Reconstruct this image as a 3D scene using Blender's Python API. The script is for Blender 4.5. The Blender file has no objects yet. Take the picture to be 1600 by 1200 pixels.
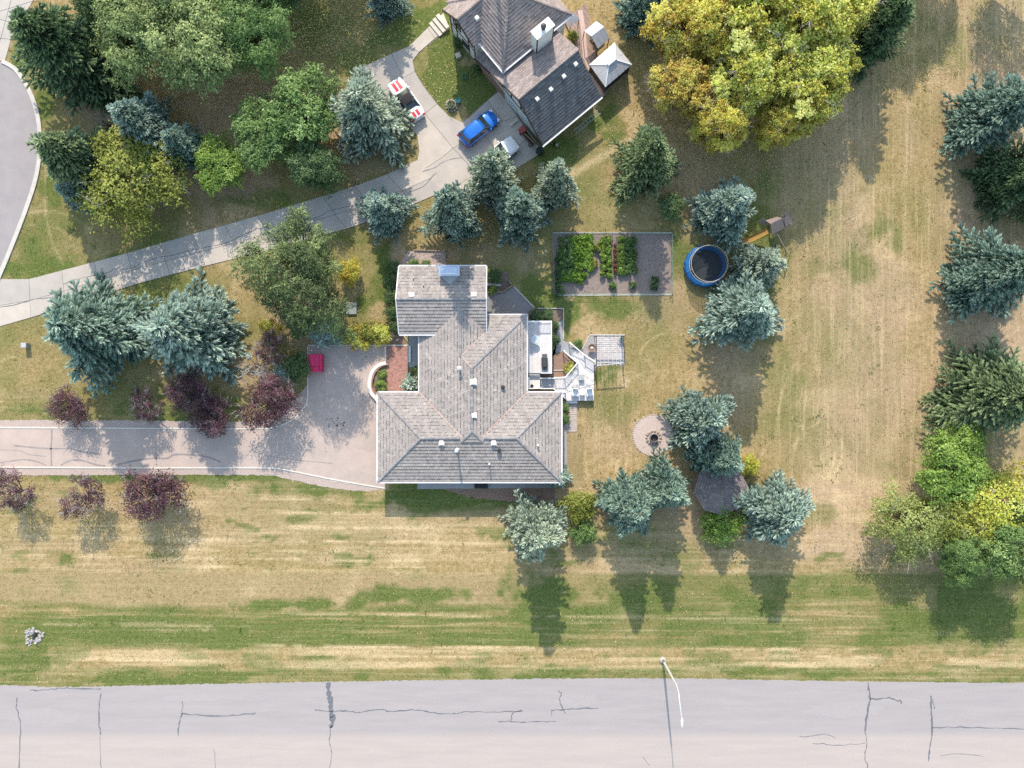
import bpy, math, random
import numpy as np
from mathutils import Vector, Matrix

random.seed(7)
RNG = np.random.default_rng(11)
scene = bpy.context.scene
COL = scene.collection

# ------------------------------------------------------------------ camera, sky, sun, exposure
CAM_H = 86.0
FPX = 1290.0                       # focal length in photo pixels (1600 wide)
cam_data = bpy.data.cameras.new("camera")
cam_data.sensor_width = 36.0
cam_data.lens = FPX / 1600.0 * 36.0
cam_data.clip_start = 0.5
cam_data.clip_end = 3000.0
camera = bpy.data.objects.new("camera", cam_data)
camera.location = (0, 0, CAM_H)
COL.objects.link(camera)
scene.camera = camera

SUN_EL = math.radians(38.5)
SX, SY = 0.10, -1.0                # ground direction in which shadows fall
_n = math.hypot(SX, SY)
sun_vec = Vector((SX / _n * math.cos(SUN_EL), SY / _n * math.cos(SUN_EL), -math.sin(SUN_EL)))
world = bpy.data.worlds.new("World")
scene.world = world
world.use_nodes = True
wn = world.node_tree.nodes
wl = world.node_tree.links
wn.clear()
wo = wn.new("ShaderNodeOutputWorld")
wb = wn.new("ShaderNodeBackground")
ws = wn.new("ShaderNodeTexSky")
ws.sky_type = 'NISHITA'
ws.sun_disc = False
ws.sun_elevation = SUN_EL
ws.sun_rotation = math.atan2(-SX, -SY) % (2 * math.pi)
ws.air_density = 1.8
ws.dust_density = 1.0
ws.ozone_density = 1.0
wb.inputs[1].default_value = 0.14
wl.new(ws.outputs[0], wb.inputs[0])
wl.new(wb.outputs[0], wo.inputs[0])

sun_data = bpy.data.lights.new("sun", 'SUN')
sun_data.energy = 2.6
sun_data.angle = math.radians(0.55)
sun_data.color = (1.0, 0.90, 0.76)
sun = bpy.data.objects.new("sun", sun_data)
sun.rotation_euler = sun_vec.to_track_quat('-Z', 'Y').to_euler()
sun.location = (0, 60, 90)
COL.objects.link(sun)

scene.view_settings.view_transform = 'Standard'
scene.view_settings.look = 'None'
scene.view_settings.gamma = 1.0
scene.view_settings.use_curve_mapping = False
scene.view_settings.exposure = 1.1
scene.render.engine = 'CYCLES'
scene.cycles.use_denoising = False
scene.cycles.max_bounces = 5
scene.cycles.diffuse_bounces = 3
scene.cycles.transparent_max_bounces = 6

# ------------------------------------------------------------------ helpers
def P(px, py, h=0.0):
    """world point at height h that the drone sees at photo pixel px, py"""
    k = (CAM_H - h) / FPX
    return ((px - 800.0) * k, (600.0 - py) * k, h)

def PX(pts, h=0.0):
    return [P(a, b, h)[:2] for a, b in pts]

MATS = {}
def mat(name, c1, c2=None, scale=3.0, rough=0.85, bump=0.0, bscale=None, metallic=0.0, tint=None, detail=6.0,
        stretch=None, spec=0.3, speck=None, band=None, trans=0.0, coat=0.0, bdist=0.02):
    """procedural material: world-space noise between two colours; tint=(dark, light) reads the 'tint' attribute"""
    if name in MATS:
        return MATS[name]
    m = bpy.data.materials.new(name)
    m.use_nodes = True
    nt = m.node_tree
    N, L = nt.nodes, nt.links
    b = N["Principled BSDF"]
    out = N["Material Output"]
    b.inputs["Roughness"].default_value = rough
    b.inputs["Metallic"].default_value = metallic
    b.inputs["Specular IOR Level"].default_value = spec
    if coat:
        b.inputs["Coat Weight"].default_value = coat
        b.inputs["Coat Roughness"].default_value = 0.08
    geo = N.new("ShaderNodeNewGeometry")
    vec = geo.outputs["Position"]
    if stretch:
        mp = N.new("ShaderNodeMapping")
        mp.inputs["Scale"].default_value = stretch
        L.new(vec, mp.inputs["Vector"])
        vec = mp.outputs[0]
    c2 = c2 or tuple(x * 0.8 for x in c1)
    nz = N.new("ShaderNodeTexNoise")
    nz.inputs["Scale"].default_value = scale
    nz.inputs["Detail"].default_value = detail
    nz.inputs["Roughness"].default_value = 0.65
    L.new(vec, nz.inputs["Vector"])
    rp = N.new("ShaderNodeValToRGB")
    rp.color_ramp.elements[0].position = 0.34
    rp.color_ramp.elements[1].position = 0.66
    rp.color_ramp.elements[0].color = (*c2, 1)
    rp.color_ramp.elements[1].color = (*c1, 1)
    L.new(nz.outputs["Fac"], rp.inputs[0])
    col = rp.outputs[0]
    if band:
        y0, wdt, bc1, bc2 = band
        sx = N.new("ShaderNodeSeparateXYZ")
        L.new(geo.outputs["Position"], sx.inputs[0])
        ad = N.new("ShaderNodeMath"); ad.operation = 'MULTIPLY_ADD'
        L.new(nz.outputs["Fac"], ad.inputs[0]); ad.inputs[1].default_value = wdt; L.new(sx.outputs[1], ad.inputs[2])
        mr = N.new("ShaderNodeMapRange")
        mr.inputs[1].default_value = y0 + wdt * .8; mr.inputs[2].default_value = y0 + wdt * .2
        L.new(ad.outputs[0], mr.inputs[0])
        rb = N.new("ShaderNodeValToRGB")
        rb.color_ramp.elements[0].position = .34; rb.color_ramp.elements[1].position = .66
        rb.color_ramp.elements[0].color = (*bc2, 1); rb.color_ramp.elements[1].color = (*bc1, 1)
        L.new(nz.outputs["Fac"], rb.inputs[0])
        mb_ = N.new("ShaderNodeMix"); mb_.data_type = 'RGBA'
        L.new(mr.outputs[0], mb_.inputs[0]); L.new(col, mb_.inputs[6]); L.new(rb.outputs[0], mb_.inputs[7])
        col = mb_.outputs[2]
    if tint:
        at = N.new("ShaderNodeAttribute")
        at.attribute_name = "tint"
        r2 = N.new("ShaderNodeValToRGB")
        els = r2.color_ramp.elements
        els[0].color = (*tint[0], 1)
        els[1].color = (*tint[-1], 1)
        for i, t in enumerate(tint[1:-1]):
            e = els.new((i + 1) / (len(tint) - 1))
            e.color = (*t, 1)
        L.new(at.outputs["Fac"], r2.inputs[0])
        mx = N.new("ShaderNodeMix")
        mx.data_type = 'RGBA'
        mx.blend_type = 'MULTIPLY'
        mx.inputs[0].default_value = 1.0
        L.new(r2.outputs[0], mx.inputs[6])
        L.new(col, mx.inputs[7])
        col = mx.outputs[2]
    if speck:
        sc, amt, scol = speck
        n2 = N.new("ShaderNodeTexNoise")
        n2.inputs["Scale"].default_value = sc
        n2.inputs["Detail"].default_value = 3
        L.new(geo.outputs["Position"], n2.inputs["Vector"])
        r3 = N.new("ShaderNodeMapRange")
        r3.inputs[1].default_value = 0.5
        r3.inputs[2].default_value = 0.7
        r3.inputs[4].default_value = amt
        L.new(n2.outputs["Fac"], r3.inputs[0])
        m3 = N.new("ShaderNodeMix")
        m3.data_type = 'RGBA'
        L.new(r3.outputs[0], m3.inputs[0])
        L.new(col, m3.inputs[6])
        m3.inputs[7].default_value = (*scol, 1)
        col = m3.outputs[2]
    L.new(col, b.inputs["Base Color"])
    if bump:
        n4 = N.new("ShaderNodeTexNoise")
        n4.inputs["Scale"].default_value = bscale or scale * 4
        n4.inputs["Detail"].default_value = 4
        L.new(vec, n4.inputs["Vector"])
        bp = N.new("ShaderNodeBump")
        bp.inputs["Strength"].default_value = bump
        bp.inputs["Distance"].default_value = bdist
        L.new(n4.outputs["Fac"], bp.inputs["Height"])
        L.new(bp.outputs[0], b.inputs["Normal"])
    if trans:
        tr = N.new("ShaderNodeBsdfTranslucent")
        L.new(col, tr.inputs[0])
        ms = N.new("ShaderNodeMixShader")
        ms.inputs[0].default_value = trans
        L.new(b.outputs[0], ms.inputs[1])
        L.new(tr.outputs[0], ms.inputs[2])
        L.new(ms.outputs[0], out.inputs[0])
    MATS[name] = m
    return m

def tag(o, label=None, cat=None, group=None, kind=None):
    if label: o["label"] = label
    if cat: o["category"] = cat
    if group: o["group"] = group
    if kind: o["kind"] = kind
    return o

def thing(name, label, cat, loc=(0, 0, 0), rot=0.0, group=None):
    o = bpy.data.objects.new(name, None)
    o.empty_display_size = 0.3
    o.location = loc
    o.rotation_euler = (0, 0, rot)
    COL.objects.link(o)
    return tag(o, label, cat, group)

class MB:
    """collects shapes, builds one mesh object"""
    def __init__(s):
        s.v, s.f, s.t = [], [], []
    def add(s, vs, fs, tint=None):
        n = len(s.v)
        s.v += [tuple(map(float, p)) for p in vs]
        s.f += [tuple(i + n for i in f) for f in fs]
        s.t += [tint if tint is not None else 0.5] * len(fs)
        return s
    def box(s, x0, x1, y0, y1, z0, z1, tint=None):
        return s.add([(x0, y0, z0), (x1, y0, z0), (x1, y1, z0), (x0, y1, z0), (x0, y0, z1), (x1, y0, z1), (x1, y1, z1), (x0, y1, z1)],
                     [(3, 2, 1, 0), (4, 5, 6, 7), (0, 1, 5, 4), (1, 2, 6, 5), (2, 3, 7, 6), (3, 0, 4, 7)], tint)
    def bbox(s, cx, cy, cz, sx, sy, sz, rot=0.0, tint=None, bev=0.0):
        """box centred at cx, cy with base cz, rotated about z; bev chamfers the top rim"""
        c, q = math.cos(rot), math.sin(rot)
        hx, hy = sx / 2, sy / 2
        r = lambda x, y, z: (cx + x * c - y * q, cy + x * q + y * c, cz + z)
        if bev <= 0:
            vs = [r(x, y, z) for z in (0, sz) for x, y in ((-hx, -hy), (hx, -hy), (hx, hy), (-hx, hy))]
            fs = [(3, 2, 1, 0), (4, 5, 6, 7), (0, 1, 5, 4), (1, 2, 6, 5), (2, 3, 7, 6), (3, 0, 4, 7)]
        else:
            b = bev
            vs = [r(x, y, 0) for x, y in ((-hx, -hy), (hx, -hy), (hx, hy), (-hx, hy))]
            vs += [r(x, y, sz - b) for x, y in ((-hx, -hy), (hx, -hy), (hx, hy), (-hx, hy))]
            vs += [r(x, y, sz) for x, y in ((-hx + b, -hy + b), (hx - b, -hy + b), (hx - b, hy - b), (-hx + b, hy - b))]
            fs = [(3, 2, 1, 0), (8, 9, 10, 11)]
            for k in (0, 4):
                for i in range(4):
                    j = (i + 1) % 4
                    fs.append((k + i, k + j, k + 4 + j, k + 4 + i))
        return s.add(vs, fs, tint)
    def prism(s, pts, z0, z1, tint=None):
        n = len(pts)
        a = sum(pts[i][0] * pts[(i + 1) % n][1] - pts[(i + 1) % n][0] * pts[i][1] for i in range(n))
        if a < 0: pts = pts[::-1]
        zz0 = z0 if callable(z0) else (lambda x, y: z0)
        zz1 = z1 if callable(z1) else (lambda x, y: z1)
        vs = [(x, y, zz0(x, y)) for x, y in pts] + [(x, y, zz1(x, y)) for x, y in pts]
        fs = [tuple(range(n - 1, -1, -1)), tuple(range(n, 2 * n))]
        fs += [(i, (i + 1) % n, n + (i + 1) % n, n + i) for i in range(n)]
        return s.add(vs, fs, tint)
    def tube(s, pts, rad, seg=6, caps=True, tint=None):
        pts = [Vector(p) for p in pts]
        if not hasattr(rad, '__len__'): rad = [rad] * len(pts)
        rings = []
        for i, p in enumerate(pts):
            d = (pts[min(i + 1, len(pts) - 1)] - pts[max(i - 1, 0)])
            if d.length < 1e-9: d = Vector((0, 0, 1))
            d.normalize()
            a = d.cross(Vector((0, 0, 1)) if abs(d.z) < 0.9 else Vector((1, 0, 0))).normalized()
            b = d.cross(a)
            rings.append([p + (a * math.cos(2 * math.pi * k / seg) + b * math.sin(2 * math.pi * k / seg)) * rad[i] for k in range(seg)])
        vs = [q for r in rings for q in r]
        fs = []
        for i in range(len(pts) - 1):
            for k in range(seg):
                k2 = (k + 1) % seg
                fs.append((i * seg + k, i * seg + k2, (i + 1) * seg + k2, (i + 1) * seg + k))
        if caps:
            fs.append(tuple(range(seg)))
            fs.append(tuple((len(pts) - 1) * seg + k for k in range(seg - 1, -1, -1)))
        return s.add(vs, fs, tint)
    def lathe(s, prof, cx=0, cy=0, cz=0, seg=20, tint=None):
        """prof: list of (radius, z)"""
        vs, fs = [], []
        for r, z in prof:
            vs += [(cx + r * math.cos(2 * math.pi * k / seg), cy + r * math.sin(2 * math.pi * k / seg), cz + z) for k in range(seg)]
        for i in range(len(prof) - 1):
            for k in range(seg):
                k2 = (k + 1) % seg
                fs.append((i * seg + k, i * seg + k2, (i + 1) * seg + k2, (i + 1) * seg + k))
        fs.append(tuple(range(seg - 1, -1, -1)))
        fs.append(tuple((len(prof) - 1) * seg + k for k in range(seg)))
        return s.add(vs, fs, tint)
    def rock(s, x, y, z, r, rs=random, tint=None, flat=0.6):
        ph = [rs.uniform(.75, 1.15) for _ in range(12)]
        vs, i = [], 0
        for zz, rr in ((-.3, .8), (.35, .95)):
            for k in range(5):
                a = k * 2 * math.pi / 5 + rs.uniform(-.3, .3) + (0.5 if zz > 0 else 0)
                vs.append((x + r * rr * ph[i] * math.cos(a), y + r * rr * ph[i] * math.sin(a), z + r * zz * flat))
                i += 1
        vs.append((x + rs.uniform(-.2, .2) * r, y + rs.uniform(-.2, .2) * r, z + r * flat))
        fs = [(k, (k + 1) % 5, 5 + (k + 1) % 5, 5 + k) for k in range(5)] + [(5 + k, 5 + (k + 1) % 5, 10) for k in range(5)]
        return s.add(vs, fs, tint if tint is not None else rs.random())
    def obj(s, name, m, parent=None, kind=None, smooth=False, world=True, label=None, cat=None, group=None):
        me = bpy.data.meshes.new(name)
        vs = s.v
        if parent is not None and world:
            # geometry was given in world space: bring it to the parent's frame
            inv = (Matrix.Translation(parent_world(parent)) @ Matrix.Rotation(parent_rot(parent), 4, 'Z')).inverted()
            vs = [tuple(inv @ Vector(p)) for p in vs]
        me.from_pydata(vs, [], s.f)
        at = me.attributes.new("tint", 'FLOAT', 'FACE')
        at.data.foreach_set("value", np.array(s.t, dtype=np.float32))
        if smooth:
            me.polygons.foreach_set("use_smooth", [True] * len(me.polygons))
        me.materials.append(m)
        me.update()
        o = bpy.data.objects.new(name, me)
        COL.objects.link(o)
        if parent is not None: o.parent = parent
        return tag(o, label, cat, group, kind)

def parent_world(p):
    v = Vector((0, 0, 0))
    while p is not None:
        v = p.location + v if p.parent is None else p.location + v
        p = p.parent
    return v
def parent_rot(p):
    while p.parent is not None: p = p.parent
    return p.rotation_euler.z

def copy_thing(root, loc, rot=0.0, scale=None, label=None, group=None, cat=None, swap=None):
    def cp(o, par):
        c = o.copy()
        COL.objects.link(c)
        c.parent = par
        for ch in list(o.children):
            cp(ch, c)
        return c
    r = cp(root, None)
    r.location = loc
    r.rotation_euler = (0, 0, rot)
    if scale is not None: r.scale = scale if hasattr(scale, '__len__') else (scale,) * 3
    if label: r["label"] = label
    if group: r["group"] = group
    elif "group" in r and group == "": del r["group"]
    if cat: r["category"] = cat
    if swap:
        for ch in list(r.children):
            nm = ch.name.split(".")[0]
            if nm in swap:
                ch.material_slots[0].link = 'OBJECT'
                ch.material_slots[0].material = swap[nm]
    return r

def smooth_line(pts, n=8, closed=False):
    out = []
    m = len(pts)
    rng = range(m if closed else m - 1)
    g = (lambda i: pts[i % m]) if closed else (lambda i: pts[max(0, min(m - 1, i))])
    for i in rng:
        p0, p1, p2, p3 = g(i - 1), g(i), g(i + 1), g(i + 2)
        for k in range(n):
            t = k / n
            out.append(tuple(0.5 * (2 * b + (c - a) * t + (2 * a - 5 * b + 4 * c - d) * t * t + (3 * b - a - 3 * c + d) * t ** 3)
                             for a, b, c, d in zip(p0, p1, p2, p3)))
    if not closed: out.append(tuple(pts[-1]))
    return out

def ribbon(pts, w):
    """left and right offset of a polyline"""
    L, R = [], []
    n = len(pts)
    for i in range(n):
        a, b = pts[max(0, i - 1)], pts[min(n - 1, i + 1)]
        dx, dy = b[0] - a[0], b[1] - a[1]
        d = math.hypot(dx, dy) or 1
        ww = w[i] if hasattr(w, '__len__') else w
        L.append((pts[i][0] - dy / d * ww / 2, pts[i][1] + dx / d * ww / 2))
        R.append((pts[i][0] + dy / d * ww / 2, pts[i][1] - dx / d * ww / 2))
    return L, R

def strip(mb, pts, w, z0, z1, tint=None):
    """solid strip along a polyline"""
    L, R = ribbon(pts, w)
    n = len(pts)
    vs = []
    for i in range(n):
        vs += [(*L[i], z0), (*R[i], z0), (*R[i], z1), (*L[i], z1)]
    fs = [(0, 1, 2, 3), (4 * n - 4, 4 * n - 1, 4 * n - 2, 4 * n - 3)]
    for i in range(n - 1):
        a, b = 4 * i, 4 * i + 4
        for k in range(4):
            k2 = (k + 1) % 4
            fs.append((a + k, b + k, b + k2, a + k2))
    return mb.add(vs, fs, tint)

def jag(pts, step=0.35, amp=0.04, closed=True, rs=random):
    """roughen an outline"""
    out = []
    n = len(pts)
    for i in range(n if closed else n - 1):
        a, b = pts[i], pts[(i + 1) % n]
        d = math.hypot(b[0] - a[0], b[1] - a[1])
        m = max(1, int(d / step))
        for k in range(m):
            t = k / m
            out.append((a[0] + (b[0] - a[0]) * t + rs.uniform(-amp, amp), a[1] + (b[1] - a[1]) * t + rs.uniform(-amp, amp)))
    return out

def structure(name, mb, m, label=None):
    o = mb.obj(name, m, kind="structure")
    return o

# ------------------------------------------------------------------ value noise in numpy (for lawn wear masks)
def vnoise(X, Y, sx, sy, seed):
    r = np.random.default_rng(seed)
    T = r.random((257, 257))
    u, v = X / sx + 1000.3, Y / sy + 1000.7
    iu, iv = np.floor(u).astype(int), np.floor(v).astype(int)
    fu, fv = u - iu, v - iv
    fu, fv = fu * fu * (3 - 2 * fu), fv * fv * (3 - 2 * fv)
    a, b = T[iu % 257, iv % 257], T[(iu + 1) % 257, iv % 257]
    c, d = T[iu % 257, (iv + 1) % 257], T[(iu + 1) % 257, (iv + 1) % 257]
    return (a * (1 - fu) + b * fu) * (1 - fv) + (c * (1 - fu) + d * fu) * fv
def fbm(X, Y, sx, sy, seed, o=4):
    s, a, t = 0, 1, 0
    for k in range(o):
        s = s + a * vnoise(X, Y, sx / 2 ** k, sy / 2 ** k, seed + k)
        t += a
        a *= 0.55
    return s / t
# ------------------------------------------------------------------ the lawn: one sheet to the horizon
LG = {}
def build_lawn():
    fx = np.arange(-57, 57.01, 0.2)
    fy = np.arange(-44, 44.01, 0.2)
    xs = np.concatenate([[-900, -450, -220, -120, -80, -65], fx, [65, 80, 120, 220, 450, 900]])
    ys = np.concatenate([[-900, -450, -220, -120, -80, -55], fy, [55, 80, 120, 220, 450, 900]])
    X, Y = np.meshgrid(xs, ys, indexing='xy')
    gx, gy = 800 + X * 15, 600 - Y * 15
    n1 = fbm(X, Y, 9, 9, 1)
    n2 = fbm(X, Y, 2.2, 2.2, 20)
    n3 = fbm(X, Y, 14, 1.1, 40)          # streaks left and right
    n4 = fbm(X, Y, 1.0, 9, 60)           # streaks up and down
    G = np.clip((n1 - 0.5) * 1.6 + 0.32, 0, 1)
    S = np.zeros_like(G)
    B = np.zeros_like(G)
    def blob(cx, cy, rx, ry, k=1.0, rough=0.5, rot=0.0):
        c, s = math.cos(rot), math.sin(rot)
        u, v = gx - cx, gy - cy
        u, v = (u * c + v * s) / rx, (-u * s + v * c) / ry
        d = np.sqrt(u * u + v * v) + (n2 - 0.5) * rough * 2.6 + (n1 - .5) * rough * 1.2
        return k * np.clip((1.2 - d) / 0.8, 0, 1)
    sm = lambda a, b, t: np.clip((t - a) / (b - a), 0, 1) ** 2 * (3 - 2 * np.clip((t - a) / (b - a), 0, 1))
    # big dry paddock to the right and the dry strip under the house
    right = sm(1180, 1330, gx) * (1 - sm(860, 900, gy))
    G = G * (1 - 0.35 * right)
    B += 0.75 * right * sm(0.36, 0.62, fbm(X, Y, 7, 16, 81)) + 0.5 * sm(1430, 1480, gx) * (1 - sm(860, 900, gy))
    low = sm(740, 770, gy) * (1 - sm(890, 905, gy))
    G = np.where(low > 0, G * (1 - 0.55 * low) + 0.0, G)
    S += low * sm(0.50, 0.72, n3) * 0.25
    G = np.maximum(G, low * .75 * sm(.52, .68, fbm(X, Y, 2.4, .9, 131)) * sm(.42, .6, n1))
    B += low * 0.35 * sm(0.4, 0.6, fbm(X, Y, 12, 2, 91))
    # verge along the road
    v1 = sm(893, 900, gy) * (1 - sm(935, 955, gy + 30 * (n1 - .5)))
    G = G * (1 - v1) + v1 * (0.22 + 0.35 * sm(.5, .7, n2) * sm(0.5, 0.62, n1) + 0.4 * sm(850, 1000, gx))
    B += v1 * 0.35 * (1 - sm(800, 950, gx))
    v2 = sm(935, 955, gy + 30 * (n1 - .5)) * (1 - sm(1006, 1020, gy))
    G = G * (1 - v2) + v2 * np.clip(0.86 - 0.4 * sm(0.48, 0.62, fbm(X, Y, 16, .5, 151)) - 0.3 * sm(.5, .66, n1) + .5 * (n2 - .5), 0, 1)
    v3 = sm(1008, 1018, gy) * (1 - sm(1040, 1052, gy + 10 * (n1 - .5)))
    G = G * (1 - v3) + v3 * 0.15
    S += v3 * (0.05 + 0.55 * sm(0.48, 0.62, fbm(X, Y, 16, .45, 141))) * (0.3 + 0.7 * sm(100, 170, gx)) * sm(.25,.5,n1)
    G = np.where(v3 > .2, np.maximum(G, .7 * sm(.5, .66, n2 * .6 + n3 * .4)), G)
    v4 = sm(1040, 1052, gy + 10 * (n1 - .5)) * (1 - sm(1078, 1100, gy))
    G = G * (1 - v4) + v4 * (0.55 + 0.4 * sm(.45, .6, fbm(X, Y, 5, 2, 95)))
    for yy, x0, x1, kk in ((958, 430, 800, .6), (962, 800, 1290, .5), (1008, 380, 1000, .8), (1012, 1100, 1370, .9), (1025, 1150, 1400, .8),
                           (1024, 540, 780, .8), (1038, 1180, 1300, .5), (975, 20, 400, .5), (985, 200, 420, .4), (1030, 80, 400, .8),
                           (800, 400, 620, .8), (822, 420, 700, .8), (845, 430, 800, .9), (868, 0, 700, .7), (838, 0, 400, .7), (779, 340, 600, .6),
                           (857, 200, 640, .6), (880, 0, 400, .5)):
        wob = 3 * (fbm(X, Y, 14, 90, int(yy)) - .5) * 2 + (gx - x0) * 0.012
        S += kk * np.exp(-((gy - yy - wob) / 2.0) ** 2) * sm(x0, x0 + 60, gx) * (1 - sm(x1 - 60, x1, gx)) * sm(.3, .5, n2)
    greens = [(715, 785, 120, 30, 1.4), (640, 775, 70, 24, 1.4), (700, 772, 120, 18, 1.4), (300, 745, 340, 9, 1.0), (480, 765, 120, 16, .9), (900, 700, 16, 60, .5),  # leading patches: green grass below the house, deepened to paint in its shadow
              (840, 470, 70, 42, 1.3), (870, 500, 26, 60, 1.2), (960, 480, 60, 22, .8), (1000, 560, 40, 70, .35), (955, 640, 45, 40, .55),
              (1372, 360, 48, 26, .72), (1345, 412, 34, 46, .68), (1395, 378, 24, 30, .6), (1300, 330, 30, 24, .5), (1290, 420, 36, 26, .5),
              (1240, 640, 60, 70, .55), (1210, 580, 40, 90, .5), (1300, 560, 90, 60, .35), (1290, 800, 50, 18, .5), (1300, 720, 10, 12, .7),
              (100, 985, 90, 22, 1.5), (60, 1035, 70, 28, 1.2), (175, 985, 60, 22, 1.1), (280, 985, 130, 18, .9), (330, 1000, 100, 14, 1.0), (700, 100, 70, 110, 1.6), (760, 160, 50, 60, 1.5),
              (640, 50, 50, 60, 1.3), (560, 90, 60, 60, .9), (35, 110, 22, 60, 1.1), (70, 170, 26, 60, .8), (80, 280, 28, 110, .8),
              (60, 420, 90, 22, 1.3), (200, 400, 160, 12, .9), (400, 310, 120, 20, .8), (480, 385, 120, 20, 1.1), (550, 370, 60, 26, .8),
              (600, 430, 40, 70, .9), (570, 470, 36, 40, .9), (300, 640, 160, 26, .9), (60, 640, 100, 14, .9), (260, 610, 90, 30, .7),
              (860, 230, 80, 40, .9), (930, 190, 60, 30, .9), (940, 150, 30, 30, .6), (1520, 940, 90, 60, 1.3), (1430, 960, 60, 40, .9),
              (1180, 950, 70, 50, .9), (980, 940, 90, 40, .9), (850, 940, 60, 60, 1.0), (1130, 1045, 60, 12, 1.2), (880, 1047, 60, 8, 1.2),
              (745, 1048, 50, 9, 1.0), (520, 1040, 60, 18, .9), (1000, 830, 60, 50, .6), (1060, 870, 40, 40, .6), (950, 585, 26, 22, 1.0),
              (640, 930, 120, 16, .9), (470, 945, 90, 12, 1.0), (1490, 60, 40, 60, .5), (1400, 60, 60, 70, .5), (990, 60, 40, 60, .4),
              (620, 320, 40, 40, .6), (460, 250, 60, 60, .5), (20, 640, 30, 16, .6), (340, 755, 30, 14, 1.2), (590, 240, 60, 20, .7)]
    for c in greens:
        G = np.maximum(G, blob(*c[:4], k=min(c[4], 1.4), rough=.75))
    dirt = [(560, 360, 30, 20, .3), (1050, 470, 60, 50, .4), (890, 690, 22, 80, .5), (960, 690, 60, 40, .35), (740, 800, 90, 16, .7), (1130, 440, 60, 90, .7),
            (1150, 620, 60, 70, .45), (1060, 790, 50, 60, .6), (330, 270, 90, 60, .9), (420, 160, 100, 90, .55), (150, 160, 40, 60, .9),
            (560, 230, 60, 40, .9), (760, 400, 90, 40, .6), (700, 395, 60, 30, .3), (1100, 280, 110, 50, .55), (1300, 200, 60, 60, .4),
            (1500, 330, 40, 40, .5), (1510, 530, 50, 60, .55), (270, 580, 120, 26, .5), (480, 480, 60, 60, .8), (1240, 300, 40, 110, .45),
            (860, 780, 40, 20, .7), (620, 430, 12, 60, .9), (620, 500, 14, 40, 1.0), (1440, 820, 70, 50, .7), (1540, 790, 60, 60, .7), (70, 620, 60, 20, .3),
            (1480, 700, 26, 90, .5)]
    for c in dirt:
        b = blob(*c[:4], k=c[4], rough=.8)
        B = np.maximum(B, b)
        G = G * (1 - 0.75 * b)
    # mower turns
    def arc(cx, cy, rx, ry, a0, a1, w, k):
        u, v = (gx - cx) / rx, (gy - cy) / ry
        d = np.abs(np.sqrt(u * u + v * v) - 1) * min(rx, ry)
        an = np.degrees(np.arctan2(v, u)) % 360
        win = ((an > a0) & (an < a1)) if a0 < a1 else ((an > a0) | (an < a1))
        return k * np.exp(-(d / w) ** 2) * win * sm(.25, .5, n2)
    for a in ((1294, 690, 12, 46, 20, 160, 1.6, .8), (1290, 700, 26, 46, 340, 150, 1.8, .7), (1260, 650, 22, 18, 0, 180, 1.4, .6),
              (1265, 690, 10, 90, 60, 250, 1.4, .6), (1255, 740, 18, 60, 60, 250, 1.6, .8), (1290, 760, 30, 26, 0, 150, 1.4, .6), (1330, 760, 44, 14, 0, 180, 1.5, .6),
              (1262, 700, 50, 140, 80, 250, 1.5, .5), (1250, 690, 34, 160, 70, 230, 1.3, .5), (1335, 320, 14, 22, 0, 200, 1.3, .4), (1310, 470, 44, 30, 180, 330, 1.3, .45),
              (1290, 520, 60, 40, 200, 350, 1.4, .45), (1340, 640, 90, 120, 90, 200, 1.5, .4), (1040, 520, 26, 34, 170, 330, 1.4, .7), (1050, 560, 50, 40, 180, 330, 1.4, .6),
              (1030, 620, 60, 40, 200, 320, 1.4, .5), (1040, 500, 60, 20, 190, 350, 1.2, .5), (935, 500, 24, 10, 150, 330, 1.3, .5), (960, 700, 40, 120, 240, 300, 1.5, .4),
              (330, 560, 30, 16, 60, 200, 1.3, .5), (90, 570, 14, 10, 60, 300, 1.3, .6), (60, 400, 60, 50, 200, 330, 1.5, .5), (70, 390, 80, 60, 210, 330, 1.5, .5),
              (20, 570, 20, 12, 90, 300, 1.3, .5), (130, 300, 60, 130, 120, 200, 1.8, .5)):
        S = S + .62 * arc(*a)
    S += right * 0.12 * sm(.56, .72, n4)
    S += sm(880, 920, gx) * (1 - sm(980, 1000, gx)) * sm(600, 640, gy) * (1 - sm(740, 760, gy)) * .55 * sm(.5, .7, fbm(X, Y, .5, 6, 66))
    # straw track beside the neighbour's house
    dd = np.abs((gy - 262) * 0.86 - (870 - gx) * -0.0 + (gx - 910) * 0.5)
    S += .6 * np.exp(-(dd / 7) ** 2) * sm(850, 880, gx) * (1 - sm(1010, 1030, gx))
    S += 0.35 * sm(.55, .75, n2) * (1 - G)
    LG.update(xs=xs, ys=ys, G=np.clip(G, 0, 1), S=np.clip(S, 0, 1), B=np.clip(B, 0, 1))
    ny, nx = X.shape
    V = np.stack([X, Y, np.zeros_like(X)], -1).reshape(-1, 3)
    idx = np.arange(nx * ny).reshape(ny, nx)
    F = np.stack([idx[:-1, :-1], idx[:-1, 1:], idx[1:, 1:], idx[1:, :-1]], -1).reshape(-1, 4)
    me = bpy.data.meshes.new("lawn")
    me.vertices.add(len(V))
    me.vertices.foreach_set("co", V.astype(np.float32).ravel())
    me.loops.add(F.size)
    me.loops.foreach_set("vertex_index", F.astype(np.int32).ravel())
    me.polygons.add(len(F))
    me.polygons.foreach_set("loop_start", np.arange(0, F.size, 4, dtype=np.int32))
    me.update(calc_edges=True)
    at = me.attributes.new("wear", 'FLOAT_COLOR', 'POINT')
    C = np.stack([np.clip(G, 0, 1), np.clip(S, 0, 1), np.clip(B, 0, 1), np.ones_like(G)], -1).astype(np.float32)
    mow = me.attributes.new("mow", 'FLOAT_COLOR', 'POINT')
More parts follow.
